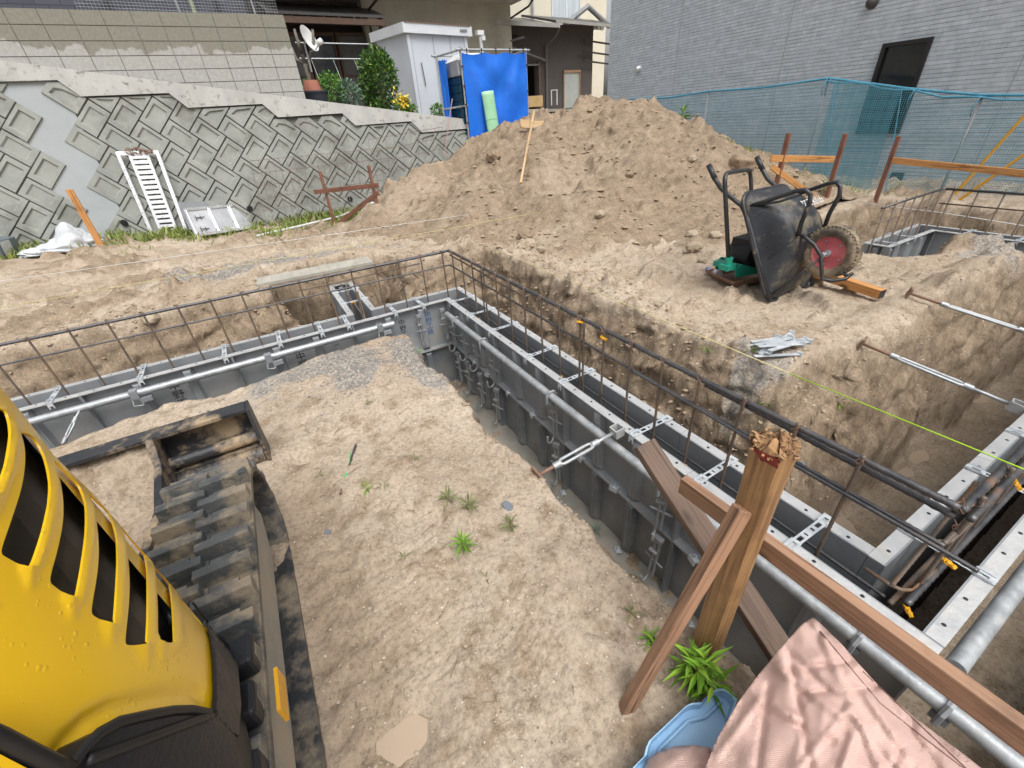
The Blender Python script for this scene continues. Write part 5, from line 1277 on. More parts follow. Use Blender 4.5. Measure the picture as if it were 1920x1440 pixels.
# loose timber by the barrow, plank over the arm, rake on the heap
a, c = G(1520, 528), G(1648, 565); a.z = gz(a.x, a.y)+.06; c.z = gz(c.x, c.y)+.05
o = thing('timber_post', a, 'orange square timber lying on the sand under the wheelbarrow wheel', 'timber'); lumber('square_timber', a, c, .062, .062, m_w4, o)
MB().beam(c+(c-a).normalized()*.0005, c+(c-a).normalized()*.004, .059, .059).build('dark_end', mat('tarred end', (.03, .03, .035), None, 6, .6), o)
m_plank = mat('cement grey steel plank', (.33, .315, .265), (.42, .40, .345), 5, .75, bump=.3, bscale=60, dirt=(.30, .25, .18), dirt_s=4, dirt_lo=.55, dirt_hi=.75)
o = thing('scaffold_plank', PZ(600, 505, -1.2), 'grey dimpled scaffold plank bridging the trench behind the left rebar cage', 'plank')
c4_ = [PZ(430, 530, -1.215), PZ(528, 531, -1.215), PZ(742, 487, -1.205), PZ(640, 490, -1.205)]
d1 = (c4_[2]-c4_[1]).normalized(); a0 = (c4_[0]+c4_[1])/2; a1 = (c4_[2]+c4_[3])/2
sd = d1.cross(Vector((0, 0, 1))).normalized(); a0 = PZ(482, 530, -1.215); a1 = PZ(695, 488, -1.205)
q = MB(); q.beam(a0, a1, .25, .035); q.build('deck', m_plank, o, bevel=.004)
q = MB(); u = (a1-a0).normalized(); sd = u.cross(Vector((0, 0, 1))).normalized(); LL = (a1-a0).length
for i in range(int(LL/.09)):
    for j in range(3): q.lathe(a0+u*(.05+.09*i)+sd*(-.08+.08*j)+Vector((0, 0, .0168)), (0, 0, 1), [(.007, 0), (.005, .002), (.003, .002)], 8)
q.build('grip_dimple', m_w3, o)
h1, h2 = G(978, 376), G(1003, 236); h1.z += .03; h2.z += .03
lift = max(0, max(bz(*h1.lerp(h2, t)[:2])-h1.lerp(h2, t).z for t in np.linspace(0, 1, 20)))+.02; h1.z += lift; h2.z += lift
o = thing('wooden_rake', h1, 'wooden T-shaped soil rake lying on the face of the soil heap', 'rake'); lumber('handle', h1, h2, .028, .028, m_w6, o)
ra, rb = PY(975, 232, h2.y), PY(1037, 236, h2.y-.05); q = lumber('rake_head', ra, rb, .03, .12, m_w6, o, up=(0, .3, 1))
q = MB(); mid = (ra+rb)/2; q.beam(mid+Vector((-.12, -.03, -.04)), mid+Vector((.12, -.03, -.04)), .02, .02); q.build('brace_bolt', m_steel, o)

# ================================================================ strings
m_str = mat('faded yellow string', (.62, .55, .25), None, 5, .7); m_lime = mat('lime string', (.50, .85, .03), None, 5, .6); m_wstr = mat('white string', (.75, .75, .72), None, 5, .7)
def string(pts, r, m, label):
    tag(MB().tube(pts, r, 5).build('builder_string', m, smooth=True), label, 'string', 'layout strings over the excavation')
string([PY(-40, 584, 3.72), PY(640, 464, 3.72), PY(868, 424, 3.72), PY(1010, 398, 3.72)], .0022, m_str, 'faded yellow layout string crossing left above the rebar, the lower of two')
string([PY(-40, 533, 4.6), PY(640, 437, 4.6), PY(880, 402, 4.6)], .0026, m_wstr, 'pale layout string crossing over the gravel patch, the upper of two')
string([PX(862, 441, 1.47), PX(1140, 556, 1.47), PX(1480, 700, 1.47)], .0019, m_str, 'faded yellow string running along above the long rebar cage')
string([PX(1480, 700, 1.47), PX(1920, 880, 1.47), PX(2100, 955, 1.47)], .0019, m_lime, 'lime green string continuing over the puddled trench')
a = PY(1775, 1238, -.11); string([a, PY(1850, 1122, -.11), PY(1920, 1010, -.115), PY(2060, 800, -.12)], .0019, m_lime, 'lime green string tied to the wooden rail beside the cross run pipe')
string([PX(1618, 381, 6.6), PX(1760, 398, 6.6), PX(1925, 424, 6.6)], .004, m_wstr, 'thick white string over the far arm of the formwork')

# ================================================================ wheelbarrow
O = PZ(1440, 566, -1.28); ta = .5
wA = Vector((1, 0, 0)); aA = Vector((0, math.sin(ta), math.cos(ta))); nA = Vector((0, -math.cos(ta), math.sin(ta)))
def B_(u, s, t): return O+wA*u+aA*s+nA*t
m_tub = mat('scuffed black tub', (.018, .02, .025), (.038, .041, .048), 4, .40, bump=.2, bscale=40, dirt=(.17, .14, .095), dirt_s=5, dirt_lo=.50, dirt_hi=.66)
m_tube = mat('black painted tube', (.018, .019, .023), (.035, .035, .038), 8, .4, bump=.1, dirt=(.26, .20, .14), dirt_s=9, dirt_lo=.6, dirt_hi=.72)
m_tyre = mat('muddy tyre', (.06, .052, .042), (.14, .112, .08), 14, .85, bump=.7, bscale=40, dirt=(.33, .255, .17), dirt_s=8, dirt_lo=.45, dirt_hi=.6)
m_rim = mat('faded red rim', (.52, .10, .12), (.60, .17, .18), 6, .55, dirt=(.45, .30, .22), dirt_s=6, dirt_lo=.58, dirt_hi=.8)
wb_ = thing('wheelbarrow', O, 'black wheelbarrow tipped up on its front rim with a muddy wheel and red hub', 'wheelbarrow'); W_ = .55
def rr(s, t, inset, s0, s1, n=6, rad=.09):   # rounded rectangle ring in u-s plane
    u0, u1 = inset, W_-inset; pts = []
    for (cu, cs, a0) in ((u1-rad, s1-rad, 0), (u0+rad, s1-rad, PI/2), (u0+rad, s0+rad, PI), (u1-rad, s0+rad, 1.5*PI)):
        for k in range(n): a = a0+PI/2*k/(n-1); pts.append((cu+rad*math.cos(a), cs+rad*math.sin(a), t))
    return pts
rings = [rr(0, -.0, .0, -.0, .80), rr(0, .02, .012, .03, .785), rr(0, .08, .035, .115, .735, rad=.12), rr(0, .14, .055, .20, .685, rad=.13), rr(0, .19, .075, .28, .62, rad=.13), rr(0, .22, .10, .335, .555, rad=.10), rr(0, .228, .14, .37, .51, rad=.06)]
q = MB(); N_ = len(rings[0])
q.add([B_(*p) for r in rings for p in r], [(i*N_+k, i*N_+(k+1) % N_, (i+1)*N_+(k+1) % N_, (i+1)*N_+k) for i in range(len(rings)-1) for k in range(N_)]+[tuple((len(rings)-1)*N_+k for k in range(N_))])
tub = q.build('tub', m_tub, wb_, smooth=True, solid=.006, auto=60)
q = MB(); q.tube([B_(p[0], p[1], -.005) for p in rr(0, 0, -.008, -.01, .80)], .0135, 8, closed=True); q.build('rim_tube', m_tube, wb_, smooth=True)
q = MB(); q.tube([B_(.02, .30, .06), B_(.05, .345, .14), B_(.10, .37, .215), B_(.16, .385, .236), B_(.40, .385, .236), B_(.46, .37, .215)], .004, 5); q.build('tub_crease', m_tub, wb_)
for sg, nm in ((0, 0), (1, 1)):
    u = lambda x: x if sg == 0 else W_-x
    q = MB(); q.tube([B_(u(.005), .0, .01), B_(u(.0), .35, .005), B_(u(.0), .60, .0), B_(u(.0), .72, -.02), B_(u(.0), .82, -.09), B_(u(-.005), .90, -.14), B_(u(-.01), 1.00, -.17), B_(u(-.01), 1.09, -.185)], .0155, 10); q.build('handle_bar', m_tube, wb_, smooth=True)
    q = MB(); q.tube([B_(u(-.01), .985, -.165), B_(u(-.01), 1.10, -.187)], .019, 10); q.build('grip', m_tube, wb_, smooth=True)
    q = MB(); q.tube([B_(u(.02), .70, .0), B_(u(.05), .69, .12), B_(u(.08), .675, .30), B_(u(.09), .66, .355), B_(u(.10), .62, .375), B_(u(.10), .57, .36), B_(u(.11), .47, .28), B_(u(.115), .39, .235)], .0145, 10); q.build('leg', m_tube, wb_, smooth=True)
q = MB(); q.tube([B_(.02, .70, .02), B_(.06, .65, .20), B_(.09, .64, .33)], .008, 6); q.tube([B_(0, .62, -.01), B_(W_, .62, -.01)], .01, 6); q.build('cross_stay', m_tube, wb_, smooth=True)
wc = B_(W_/2, .217, .325)
for u in (.155, W_-.155):
    q = MB(); q.tube([B_(u if u < .3 else u, .39, .235), B_(u, .36, .26), B_(u, .30, .30), B_(u, .217, .325), B_(u, .12, .31), B_(u, .06, .30), B_(u+(.03 if u < .3 else -.03), .03, .34)]+([B_(u+.07, .02, .40), B_(u+.12, .04, .42)] if u < .3 else []), .0125, 8); q.build('wheel_fork', m_tube, wb_, smooth=True)
q = MB(); q.tube([B_(.155, .20, .318), B_(.10, .12, .17), B_(.02, .05, .03)], .007, 6); q.build('cross_stay', m_tube, wb_, smooth=True)
axd = wA
tr0 = .174
prof = [(.108, -.035), (.122, -.046), (.145, -.05), (.163, -.042), (tr0, -.02), (tr0+.002, 0), (tr0, .02), (.163, .042), (.145, .05), (.122, .046), (.108, .035)]
wh = MB(); wh.lathe(wc, axd, prof, 48); wheel = wh.build('wheel', m_tyre, wb_, smooth=True)
q = MB()
uu = axd.orthogonal().normalized(); ww = axd.cross(uu)
for i in range(44):
    a = 2*PI*i/44; rd_ = uu*math.cos(a)+ww*math.sin(a); tg_ = axd.cross(rd_)
    for sd_ in (-1, 1): q.box(wc+rd_*(tr0-.004)+axd*sd_*.022+tg_*(.006*sd_), (.012, .014, .03), Matrix((rd_, tg_, axd)).transposed() @ Matrix.Rotation(.5*sd_, 3, 'X'))
q.build('tread', m_tyre, wheel, loc=None)
q = MB(); q.lathe(wc, axd, [(.112, -.034), (.104, -.028), (.098, -.018), (.06, -.014), (.03, -.03), (.0, -.03)], 40); q.lathe(wc, axd, [(.112, .034), (.104, .028), (.098, .018), (.06, .014), (.0, .014)], 40); q.build('rim', m_rim, wheel, smooth=True, auto=35)
q = MB(); q.cyl(wc-axd*.115, wc+axd*.115, .011, 10); q.cyl(wc-axd*.06, wc-axd*.03, .022, 12); q.cyl(wc-axd*.118, wc-axd*.105, .02, 6)
for i in range(5):
    a = 2*PI*i/5+.3; rd_ = uu*math.cos(a)+ww*math.sin(a); q.cyl(wc+rd_*.082-axd*.014, wc+rd_*.082-axd*.026, .007, 6)
q.build('axle_bolt', m_galv, wheel)
# white lettering on the tub, upside down as it stands tipped
mt = Matrix((-wA, (nA*.86-aA*.5).normalized() if False else -aA, Vector((0, 0, 0)))); 
zt = nA*.97+aA*.22; zt.normalize(); yt = -(aA-zt*aA.dot(zt)).normalized(); xt = yt.cross(zt)
text_mesh('中野工ム', .066, 'lettering', m_whiteink, B_(.40, .60, .215)-wloc(wb_)*0, Matrix((xt, yt, zt)).transposed(), wb_)
# ================================================================ plate compactor behind it
m_green = mat('turquoise green paint', (.01, .23, .16), (.015, .29, .20), 5, .45, dirt=(.28, .22, .15), dirt_s=7, dirt_lo=.58, dirt_hi=.7)
cb = PZ(1394, 518, -1.25); cb.z = gz(cb.x, cb.y)
pc = thing('plate_compactor', cb, 'small green plate compactor with a tall black handle behind the wheelbarrow', 'plate compactor')
X1 = Vector((.95, -.25, 0)).normalized(); Y1 = Vector((.25, .95, 0)).normalized()
def K(a, b_, c): return cb+X1*(a*.85-.02)+Y1*b_*.85+Vector((0, 0, c*.8))
q = MB(); q.add([K(-.22, -.17, .03), K(.24, -.17, .03), K(.24, .17, .03), K(-.22, .17, .03), K(-.27, -.19, .10), K(.30, -.19, .10), K(.30, .19, .10), K(-.27, .19, .10), K(-.27, -.19, .085), K(.3, -.19, .085), K(.3, .19, .085), K(-.27, .19, .085)], [(0, 1, 2, 3), (0, 1, 9, 8), (1, 2, 10, 9), (2, 3, 11, 10), (3, 0, 8, 11), (8, 9, 5, 4), (9, 10, 6, 5), (10, 11, 7, 6), (11, 8, 4, 7)]); q.build('base_plate', m_rust, pc, bevel=.004)
q = MB()
for b_ in (-.14, .13): q.prism([K(-.2, b_, .11), K(.2, b_, .11), K(.22, b_, .17), K(.05, b_, .16), K(-.05, b_, .2), K(-.16, b_, .24), K(-.22, b_, .2)], Y1*.012)
q.box(K(-.2, 0, .2), (.08, .2, .04)); q.build('frame', m_green, pc, bevel=.005)
q = MB(); q.lathe(K(.02, -.12, .28), Y1, [(0, 0), (.10, 0), (.115, .03), (.115, .2), (.09, .24), (0, .24)], 20); q.box(K(.05, .02, .40), (.22, .2, .06)); q.build('engine', m_blackpl, pc, smooth=True, auto=40)
q = MB(); q.box(K(.07, -.155, .20), (.10, .004, .05)); q.build('rating_plate', m_yel, pc)
hA, hB, hC, hD = PY(1366, 490, cb.y-.05), PY(1358, 325, cb.y+.1), PY(1407, 318, cb.y+.35), PY(1411, 420, cb.y+.2)
q = MB(); 
def rnd(pts, r=.05):
    out = [Vector(pts[0])]
    for i in range(1, len(pts)-1):
        a, m_, c = Vector(pts[i-1]), Vector(pts[i]), Vector(pts[i+1]); pa = m_+(a-m_).normalized()*r; pc_ = m_+(c-m_).normalized()*r
        out += [pa.lerp(m_, t).lerp(m_.lerp(pc_, t), t) for t in np.linspace(0, 1, 6)]
    return out+[Vector(pts[-1])]
q.tube(rnd([hA, hB, hC, hD], .09), .0155, 10); q.build('handle', m_tube, pc, smooth=True)
q = MB(); q.cyl(hA-Vector((0, 0, .05)), hA+Vector((0, 0, .03)), .03, 12); q.box(hA-Vector((0, 0, .04)), (.1, .08, .04)); q.build('handle_socket', m_green, pc)
# spray can, bundle of tie strips, stirring rod
c0, c1_ = PZ(1327, 507, -1.26), PZ(1348, 521, -1.26); c0.z = gz(c0.x, c0.y)+.034; c1_.z = gz(c1_.x, c1_.y)+.034
sc_ = thing('spray_can', c0, 'spray can with blue cap lying on the sand by the compactor', 'spray can'); u = (c1_-c0).normalized()
MB().lathe(c0+u*.045, u, [(0, 0), (.032, 0), (.033, .004), (.033, .15), (.03, .16), (0, .162)], 20).build('can_body', mat('white and red printed tin', (.70, .70, .70), (.45, .20, .20), 18, .3, .3, lo=.45, hi=.6), sc_, smooth=True, auto=40)
MB().lathe(c0, u, [(0, 0), (.026, .002), (.029, .045), (0, .046)], 20).build('cap', mat('blue plastic cap', (.03, .13, .45), None, 5, .4), sc_, smooth=True, auto=40)
ce = G(1450, 655); tb_ = thing('tie_bundle', ce, 'loose pile of zinc tie strips lying on the sand right of the rebar', 'tie strips')
for i in range(16):
    a = random.gauss(.05, .35); p = ce+Vector((random.gauss(0, .055), random.gauss(0, .035), .016+.003*i)); dv = Vector((math.cos(a), math.sin(a)*.8-.15, 0))*.12
    q = MB(); q.beam(p-dv, p+dv, .026, .003); q.box(p+dv, (.012, .03, .03)); q.build('tie_strip', m_zinc, tb_)
g0, g1 = G(668, 838), G(640, 930); g0.z += .012; g1.z += .012
q = MB(); q.cyl(g0, g1, .007, 8); o = q.build('steel_pin', m_rebar); tag(o, 'dark steel pin with green tape lying on the soil mound', 'steel pin')
gm_ = g0.lerp(g1, .62); q = MB(); q.cyl(gm_, gm_+(g1-g0)*.1, .011, 8); q.tube([gm_, gm_+Vector((.03, .08, .0)), gm_+Vector((.05, .16, .0))], .003, 4); q.build('green_tape', mat('green tape', (.10, .50, .16), None, 5, .5), o)
# flat grey stones / clods that stand out
def rock(p, r, m, label, seed, sq=.7, name='rock', grp=None):
    bm = bmesh.new(); bmesh.ops.create_icosphere(bm, subdivisions=4, radius=1)
    rg = random.Random(seed); ox = rg.uniform(0, 90)
    pl = [Vector((rg.gauss(0, 1), rg.gauss(0, 1), rg.gauss(0, 1))).normalized() for _ in range(9)]
    for v in bm.verts:
        n_ = v.co.normalized()
        k = min(1.0, min((.80/max(.05, n_.dot(q)) for q in pl)))
        f = float(fbm(np.array([n_.x*1.3+ox]), np.array([n_.y*1.3+n_.z*1.7]), 1.6, 4)[0])*.45
        v.co = Vector((n_.x*r*rg_s[0], n_.y*r*rg_s[1], n_.z*r*sq))*(k+f*.45) if False else Vector((n_.x*r, n_.y*r*.85, n_.z*r*sq))*(k+f*.5)
    me = bpy.data.meshes.new(name); bm.to_mesh(me); bm.free(); me.polygons.foreach_set('use_smooth', [True]*len(me.polygons)); me.materials.append(m)
    o = bpy.data.objects.new(name, me); COL.objects.link(o); o.location = p; o.rotation_euler = (0, 0, rg.uniform(0, 6)); tag(o, label, name.replace('_', ' '), grp); return o
m_rock = mat('pale sandstone rock', (.40, .325, .235), (.28, .22, .155), 6, .85, bump=.6, bscale=20)
m_clod = mat('dark wet soil clod', (.21, .15, .10), (.31, .23, .155), 9, .9, bump=.9, bscale=35)
for i, (px, py, r, m, lab, nm) in enumerate(((1300, 468, .085, m_rock, 'round brown boulder at the foot of the soil heap, left of the wheelbarrow', 'rock'), (1297, 443, .08, m_rock, 'pale rock just behind the round boulder', 'rock'), (1340, 445, .075, m_rock, 'pointed pale rock between the boulder and the compactor handle', 'rock'), (1317, 492, .05, m_rock, 'small flat stone beside the spray can', 'rock'),
    (985, 445, .12, m_clod, 'big crumbling soil clod at the foot of the heap', 'soil_clod'), (925, 298, .13, m_clod, 'dark overhanging soil clod on the left shoulder of the heap', 'soil_clod'), (1297, 303, .09, m_rock, 'pale rock embedded high on the right slope of the heap', 'rock'), (1125, 405, .07, m_rock, 'flat pale stone low on the heap below its middle', 'rock'), (1180, 330, .06, m_clod, 'small soil clod halfway up the heap', 'soil_clod'),
    (1690, 470, .05, m_clod, 'small brown clod at the island edge before the far arm', 'soil_clod'), (285, 600, .09, m_rock, 'pale chipped stone on the bank behind the left rebar cage', 'rock'), (1390, 315, .2, m_clod, 'large clod at the right end of the heap behind the compactor handle', 'soil_clod'), (1015, 470, .05, m_rock, 'small stone at the foot of the heap beside the big clod', 'rock'))):
    p = G(px, py); rock(p+Vector((0, 0, r*.25)), r, m, lab, i+3, .7, nm)
for i, (px, py, s_) in enumerate(((952, 950, .022), (1500, 868, .02), (615, 1000, .013))):
    p = G(px, py); q = MB(); q.lathe(p+Vector((0, 0, .004)), (0, 0, 1), [(0, .006), (s_*.8, .006), (s_, .001), (s_*.8, -.004)], 10); o = q.build('flat_pebble', mat('blue grey pebble %d' % i, (.17, .19, .22), None, 8, .6), loc=p); o.scale = (1, 1.5, 1); tag(o, ('flat blue grey pebble on the mound near the green weed', 'flat grey pebble low on the earth bank', 'tiny dark pebble on the mound near the crawler')[i], 'pebble')
# ================================================================ things along the left wall
def wallhit(px, py, out=0):
    # ray against the leaning wall face
    n_ = Vector((0, -1, LEAN)).normalized(); p0 = wpt(0, 0, out); d = ray(px, py); return d*(p0.dot(n_)/d.dot(n_))
def foot(px, py):
    return G(px, py)
m_alu2 = mat('bright ramp aluminium', (.74, .75, .77), (.86, .86, .87), 8, .32, .6, bump=.05)
r0, r1 = foot(286, 444), foot(354, 438); t0 = wallhit(218, 286, .14); t1 = wallhit(297, 284, .14)
rmp = thing('loading_ramp', (r0+r1)/2, 'white aluminium loading ramp with chain on top leaning on the block wall', 'loading ramp')
uL = (t0-r0); uR = (t1-r1); nrm = (r1-r0).cross(uL).normalized()
if nrm.y > 0: nrm = -nrm
def RP(s, t, o=0): return r0.lerp(r1, s).lerp(t0.lerp(t1, s), t)+nrm*o
q = MB()
for s in (.03, .97): q.beam(RP(s, 0), RP(s, 1), .055, .05, nrm)
q.beam(RP(0, .01), RP(1, .01), .05, .04, nrm); q.beam(RP(0, .985), RP(1, .985), .06, .04, nrm); q.build('side_rail', m_alu2, rmp, bevel=.004)
q = MB()
for s in (.29, .71): q.beam(RP(s, .02), RP(s, .975), .045, .045, nrm)
NR = 16
for i in range(NR): t = .03+.94*(i+.5)/NR; q.beam(RP(.29, t), RP(.71, t), .05, .04, nrm)
q.build('tread_grid', m_alu2, rmp, bevel=.003)
q = MB(); 
for i in range(8): q.lathe(RP(.03, .1+.1*i, .03), nrm, [(.007, 0), (.006, .004), (0, .005)], 8); q.lathe(RP(.97, .1+.1*i, .03), nrm, [(.007, 0), (.006, .004), (0, .005)], 8)
q.build('rivet', m_steel, rmp)
chn = thing('chain', RP(.5, 1, .02), 'heap of rusty chain draped over the top end of the loading ramp', 'chain')
rg = random.Random(5); q = MB()
for i in range(46):
    s = .27+.62*i/46+rg.uniform(-.03, .03); c = RP(s, .985+rg.uniform(-.02, .045)*(1.2 if i < 30 else .6), .03+rg.uniform(0, .035)); a = rg.uniform(0, 6); b_ = rg.uniform(-1, 1)
    e1 = Vector((math.cos(a), math.sin(a)*.6, math.sin(a)*b_)).normalized(); e2 = e1.cross(nrm+Vector((rg.uniform(-.6, .6),)*3)).normalized()
    q.tube([c+e1*.021*math.cos(k*PI/5)+e2*.012*math.sin(k*PI/5) for k in range(10)], .0048, 5, closed=True)
q.build('link', m_rust, chn, smooth=True)
# aluminium drop-side panels
m_gate = mat('scratched alloy sheet', (.55, .57, .60), (.68, .69, .71), 3, .4, .55, bump=.1, bscale=30, dirt=(.36, .35, .33), dirt_s=5, dirt_lo=.6, dirt_hi=.75)
p0, p1 = foot(368, 443), foot(482, 426); uv_ = wallhit(406, 386, .22)-(p0+p1)/2; uv_.x = -.04; p2, p3 = p1+uv_, p0+uv_
ga = thing('tailgate_panel', p0, 'silver aluminium truck side panel leaning on the wall beside the ramp', 'metal panel')
def GP(s, t, o=0):
    n2_ = (p1-p0).cross(p3-p0).normalized(); n2_ = -n2_ if n2_.y > 0 else n2_
    return p0.lerp(p1, s).lerp(p3.lerp(p2, s), t)+n2_*o
q = MB(); q.add([GP(0, 0), GP(1, 0), GP(1, 1), GP(0, 1), GP(0, 0, -.03), GP(1, 0, -.03), GP(1, 1, -.03), GP(0, 1, -.03)], [(0, 1, 2, 3), (7, 6, 5, 4), (0, 4, 5, 1), (1, 5, 6, 2), (2, 6, 7, 3), (3, 7, 4, 0)]); q.build('sheet', m_gate, ga)
q = MB()
for s in (.02, .335, .36, .66, .69, .98): q.beam(GP(s, .02, .01), GP(s, .96, .01), .02, .03, nrm)
for t in (.02, .95): q.beam(GP(0, t, .012), GP(1, t, .012), .045, .03, nrm)
q.build('frame', m_alu2, ga)
q = MB()
for t in (.2, .62): q = MB(); q.beam(GP(.1, t, .02), GP(.22, t, .02), .012, .012); q.beam(GP(.1, t-.1, .02), GP(.1, t+.08, .02), .012, .012); q.beam(GP(.17, t-.08, .02), GP(.17, t+.06, .02), .01, .01); q.build('latch', m_blackpl, ga)
gb = thing('tailgate_panel', p0+Vector((0, .15, 0)), 'second dull panel half hidden behind the silver truck side panel', 'metal panel')
off = Vector((-.06, .10, .10)); q = MB(); sh_ = Vector((-.35, 0, 0)); of2 = off+Vector((0, .02, 0)); q.add([p0+off, p1+off+sh_, p2+off+sh_, p3+off, p0+of2, p1+of2+sh_, p2+of2+sh_, p3+of2], [(0, 1, 2, 3), (7, 6, 5, 4), (0, 4, 5, 1), (1, 5, 6, 2), (2, 6, 7, 3), (3, 7, 4, 0)]); q.build('sheet', m_steel, gb)
# bin and bag
b0 = foot(40, 478)
bn = thing('storage_box', b0, 'dark grey steel box with a pale label lying at the left edge', 'box'); rt = Matrix.Rotation(-.25, 3, 'Z') @ Matrix.Rotation(.12, 3, 'Y')
q = MB(); q.box(b0+Vector((-.36, .05, .15)), (.62, .42, .30), rt); q.build('box_body', mat('blue grey steel', (.13, .16, .18), (.19, .215, .235), 4, .45, .3), bn, bevel=.015)
q = MB(); q.box(b0+Vector((-.36, .05, .15))+rt @ Vector((.20, -.213, .02)), (.10, .006, .26), rt); q.box(b0+Vector((-.36, .05, .15))+rt @ Vector((.313, -.05, .03)), (.006, .2, .2), rt); q.build('label_sheet', mat('pale label', (.60, .60, .58), (.45, .46, .46), 30, .6), bn)
m_bag = mat('white woven sack', (.46, .49, .52), (.60, .62, .64), 6, .5, bump=.5, bscale=9, bdist=.03)
bgp = foot(120, 474)
bm = bmesh.new(); bmesh.ops.create_icosphere(bm, subdivisions=5, radius=1)
for v in bm.verts:
    c = v.co; x, y, z = c.x, c.y, c.z
    hgt = .10+.30*math.exp(-((x-.35)/.33)**2)+.06*math.exp(-((x-.75)/.2)**2)
    w_ = float(fbm(np.array([x*2+y]), np.array([z*2-y+x]), 2.2, 4)[0]); cr = abs(float(fbm(np.array([x*1.7+z*2]), np.array([y*2-z]), 1.9, 2)[0]))
    v.co = Vector((x*.56, y*.24, max(z, -.2)*hgt*(1+.3*w_)))*(1+.12*w_-.30*cr)
me = bpy.data.meshes.new('white_bag'); bm.to_mesh(me); bm.free(); me.materials.append(m_bag); me.polygons.foreach_set('use_smooth', [True]*len(me.polygons))
o = bpy.data.objects.new('white_bag', me); COL.objects.link(o); o.location = bgp+Vector((.0, .06, .06)); o.rotation_euler = (0, 0, .3); tag(o, 'crumpled white plastic sack lying in the weeds beside the orange stake', 'sack')
# welded steel mesh leaning on the wall
msh = thing('steel_mesh', (1.0, 10, -1.4), 'dark welded steel mesh sheets leaning on the block wall behind the batter board', 'steel mesh')
q = MB()
A0, A1, A2, A3 = wallhit(468, 302, .16), wallhit(735, 276, .16), wallhit(745, 372, .3), wallhit(500, 418, .3)
for i in range(22): s = i/21; q.cyl(A0.lerp(A1, s)+Vector((.03*math.sin(i), 0, .03*math.sin(i*2))), A3.lerp(A2, s), .0045, 5)
for i in range(6): t = i/5; q.cyl(A0.lerp(A3, t), A1.lerp(A2, t), .005, 5)
A0, A1 = wallhit(690, 262, .2), wallhit(830, 238, .2); A2, A3 = wallhit(822, 300, .3), wallhit(705, 330, .3)
for i in range(10): s = i/9; q.cyl(A0.lerp(A1, s), A3.lerp(A2, s), .0045, 5)
for i in range(4): t = i/3; q.cyl(A0.lerp(A3, t), A1.lerp(A2, t), .005, 5)
q.build('mesh_wire', m_rebar_r, msh)
pv = MB(); pts = [foot(482, 446), foot(560, 428), foot(640, 408), foot(700, 384)]
pv.tube([p+Vector((0, 0, .03)) for p in pts], .022, 8); tag(pv.build('drain_hose', mat('pale plastic hose', (.62, .63, .62), (.5, .5, .48), 8, .5), smooth=True), 'pale plastic pipe lying in the grass along the wall foot', 'pipe')

# ================================================================ terrace plants and dish
def leafmat(name, a, b_, c=None):
    m, n, bs = nt(name); L = n.links.new
    at = node(n, 'ShaderNodeAttribute', _attribute_name='tint'); sp_ = n.nodes.new('ShaderNodeSeparateColor'); L(at.outputs['Color'], sp_.inputs[0])
    L(ramp(n, sp_.outputs[0], [(0, a), (.6, b_), (1, c or b_)]).outputs[0], bs.inputs['Base Color']); bs.inputs['Roughness'].default_value = .5
    bs.inputs['Transmission Weight'].default_value = 0; return m
def foliage(name, m, leaves, parent=None, loc=None):
    """leaves: (p, dir, up, length, width, tint)"""
    b_ = MB(); tint = []
    for p, d, up_, l_, w_, tn in leaves:
        p = Vector(p); d = Vector(d).normalized(); s = d.cross(Vector(up_))
        s = s.normalized() if s.length > 1e-3 else d.orthogonal().normalized(); nn_ = s.cross(d)
        b_.add([p, p+d*l_*.45+s*w_/2+nn_*l_*.06, p+d*l_*.45-s*w_/2+nn_*l_*.06, p+d*l_-nn_*l_*.12, p+d*l_*.5-nn_*l_*.02], [(0, 1, 4), (0, 4, 2), (1, 3, 4), (4, 3, 2)]); tint += [tn]*5
    o = b_.build(name, m, parent, loc=loc)
    a = o.data.color_attributes.new('tint', 'FLOAT_COLOR', 'POINT'); a.data.foreach_set('color', np.array([[t, t, t, 1] for t in tint], np.float32).ravel()); return o
rg = random.Random(21)
def rdir(zb=0): return Vector((rg.gauss(0, 1), rg.gauss(0, 1), rg.gauss(0, 1)+zb)).normalized()
m_leafd = leafmat('glossy evergreen leaf', (.02, .07, .012), (.06, .15, .02), (.24, .30, .03))
m_leafb = leafmat('fresh green leaf', (.05, .15, .02), (.14, .30, .045), (.25, .40, .08))
m_leafg = leafmat('grey green leaf', (.08, .15, .10), (.16, .26, .18), (.25, .34, .24))
m_flow = leafmat('yellow petal', (.65, .45, .02), (.80, .60, .06), (.85, .7, .2))
m_bark = mat('grey bark', (.11, .095, .08), (.19, .17, .145), 12, .9, bump=.8, bscale=30)
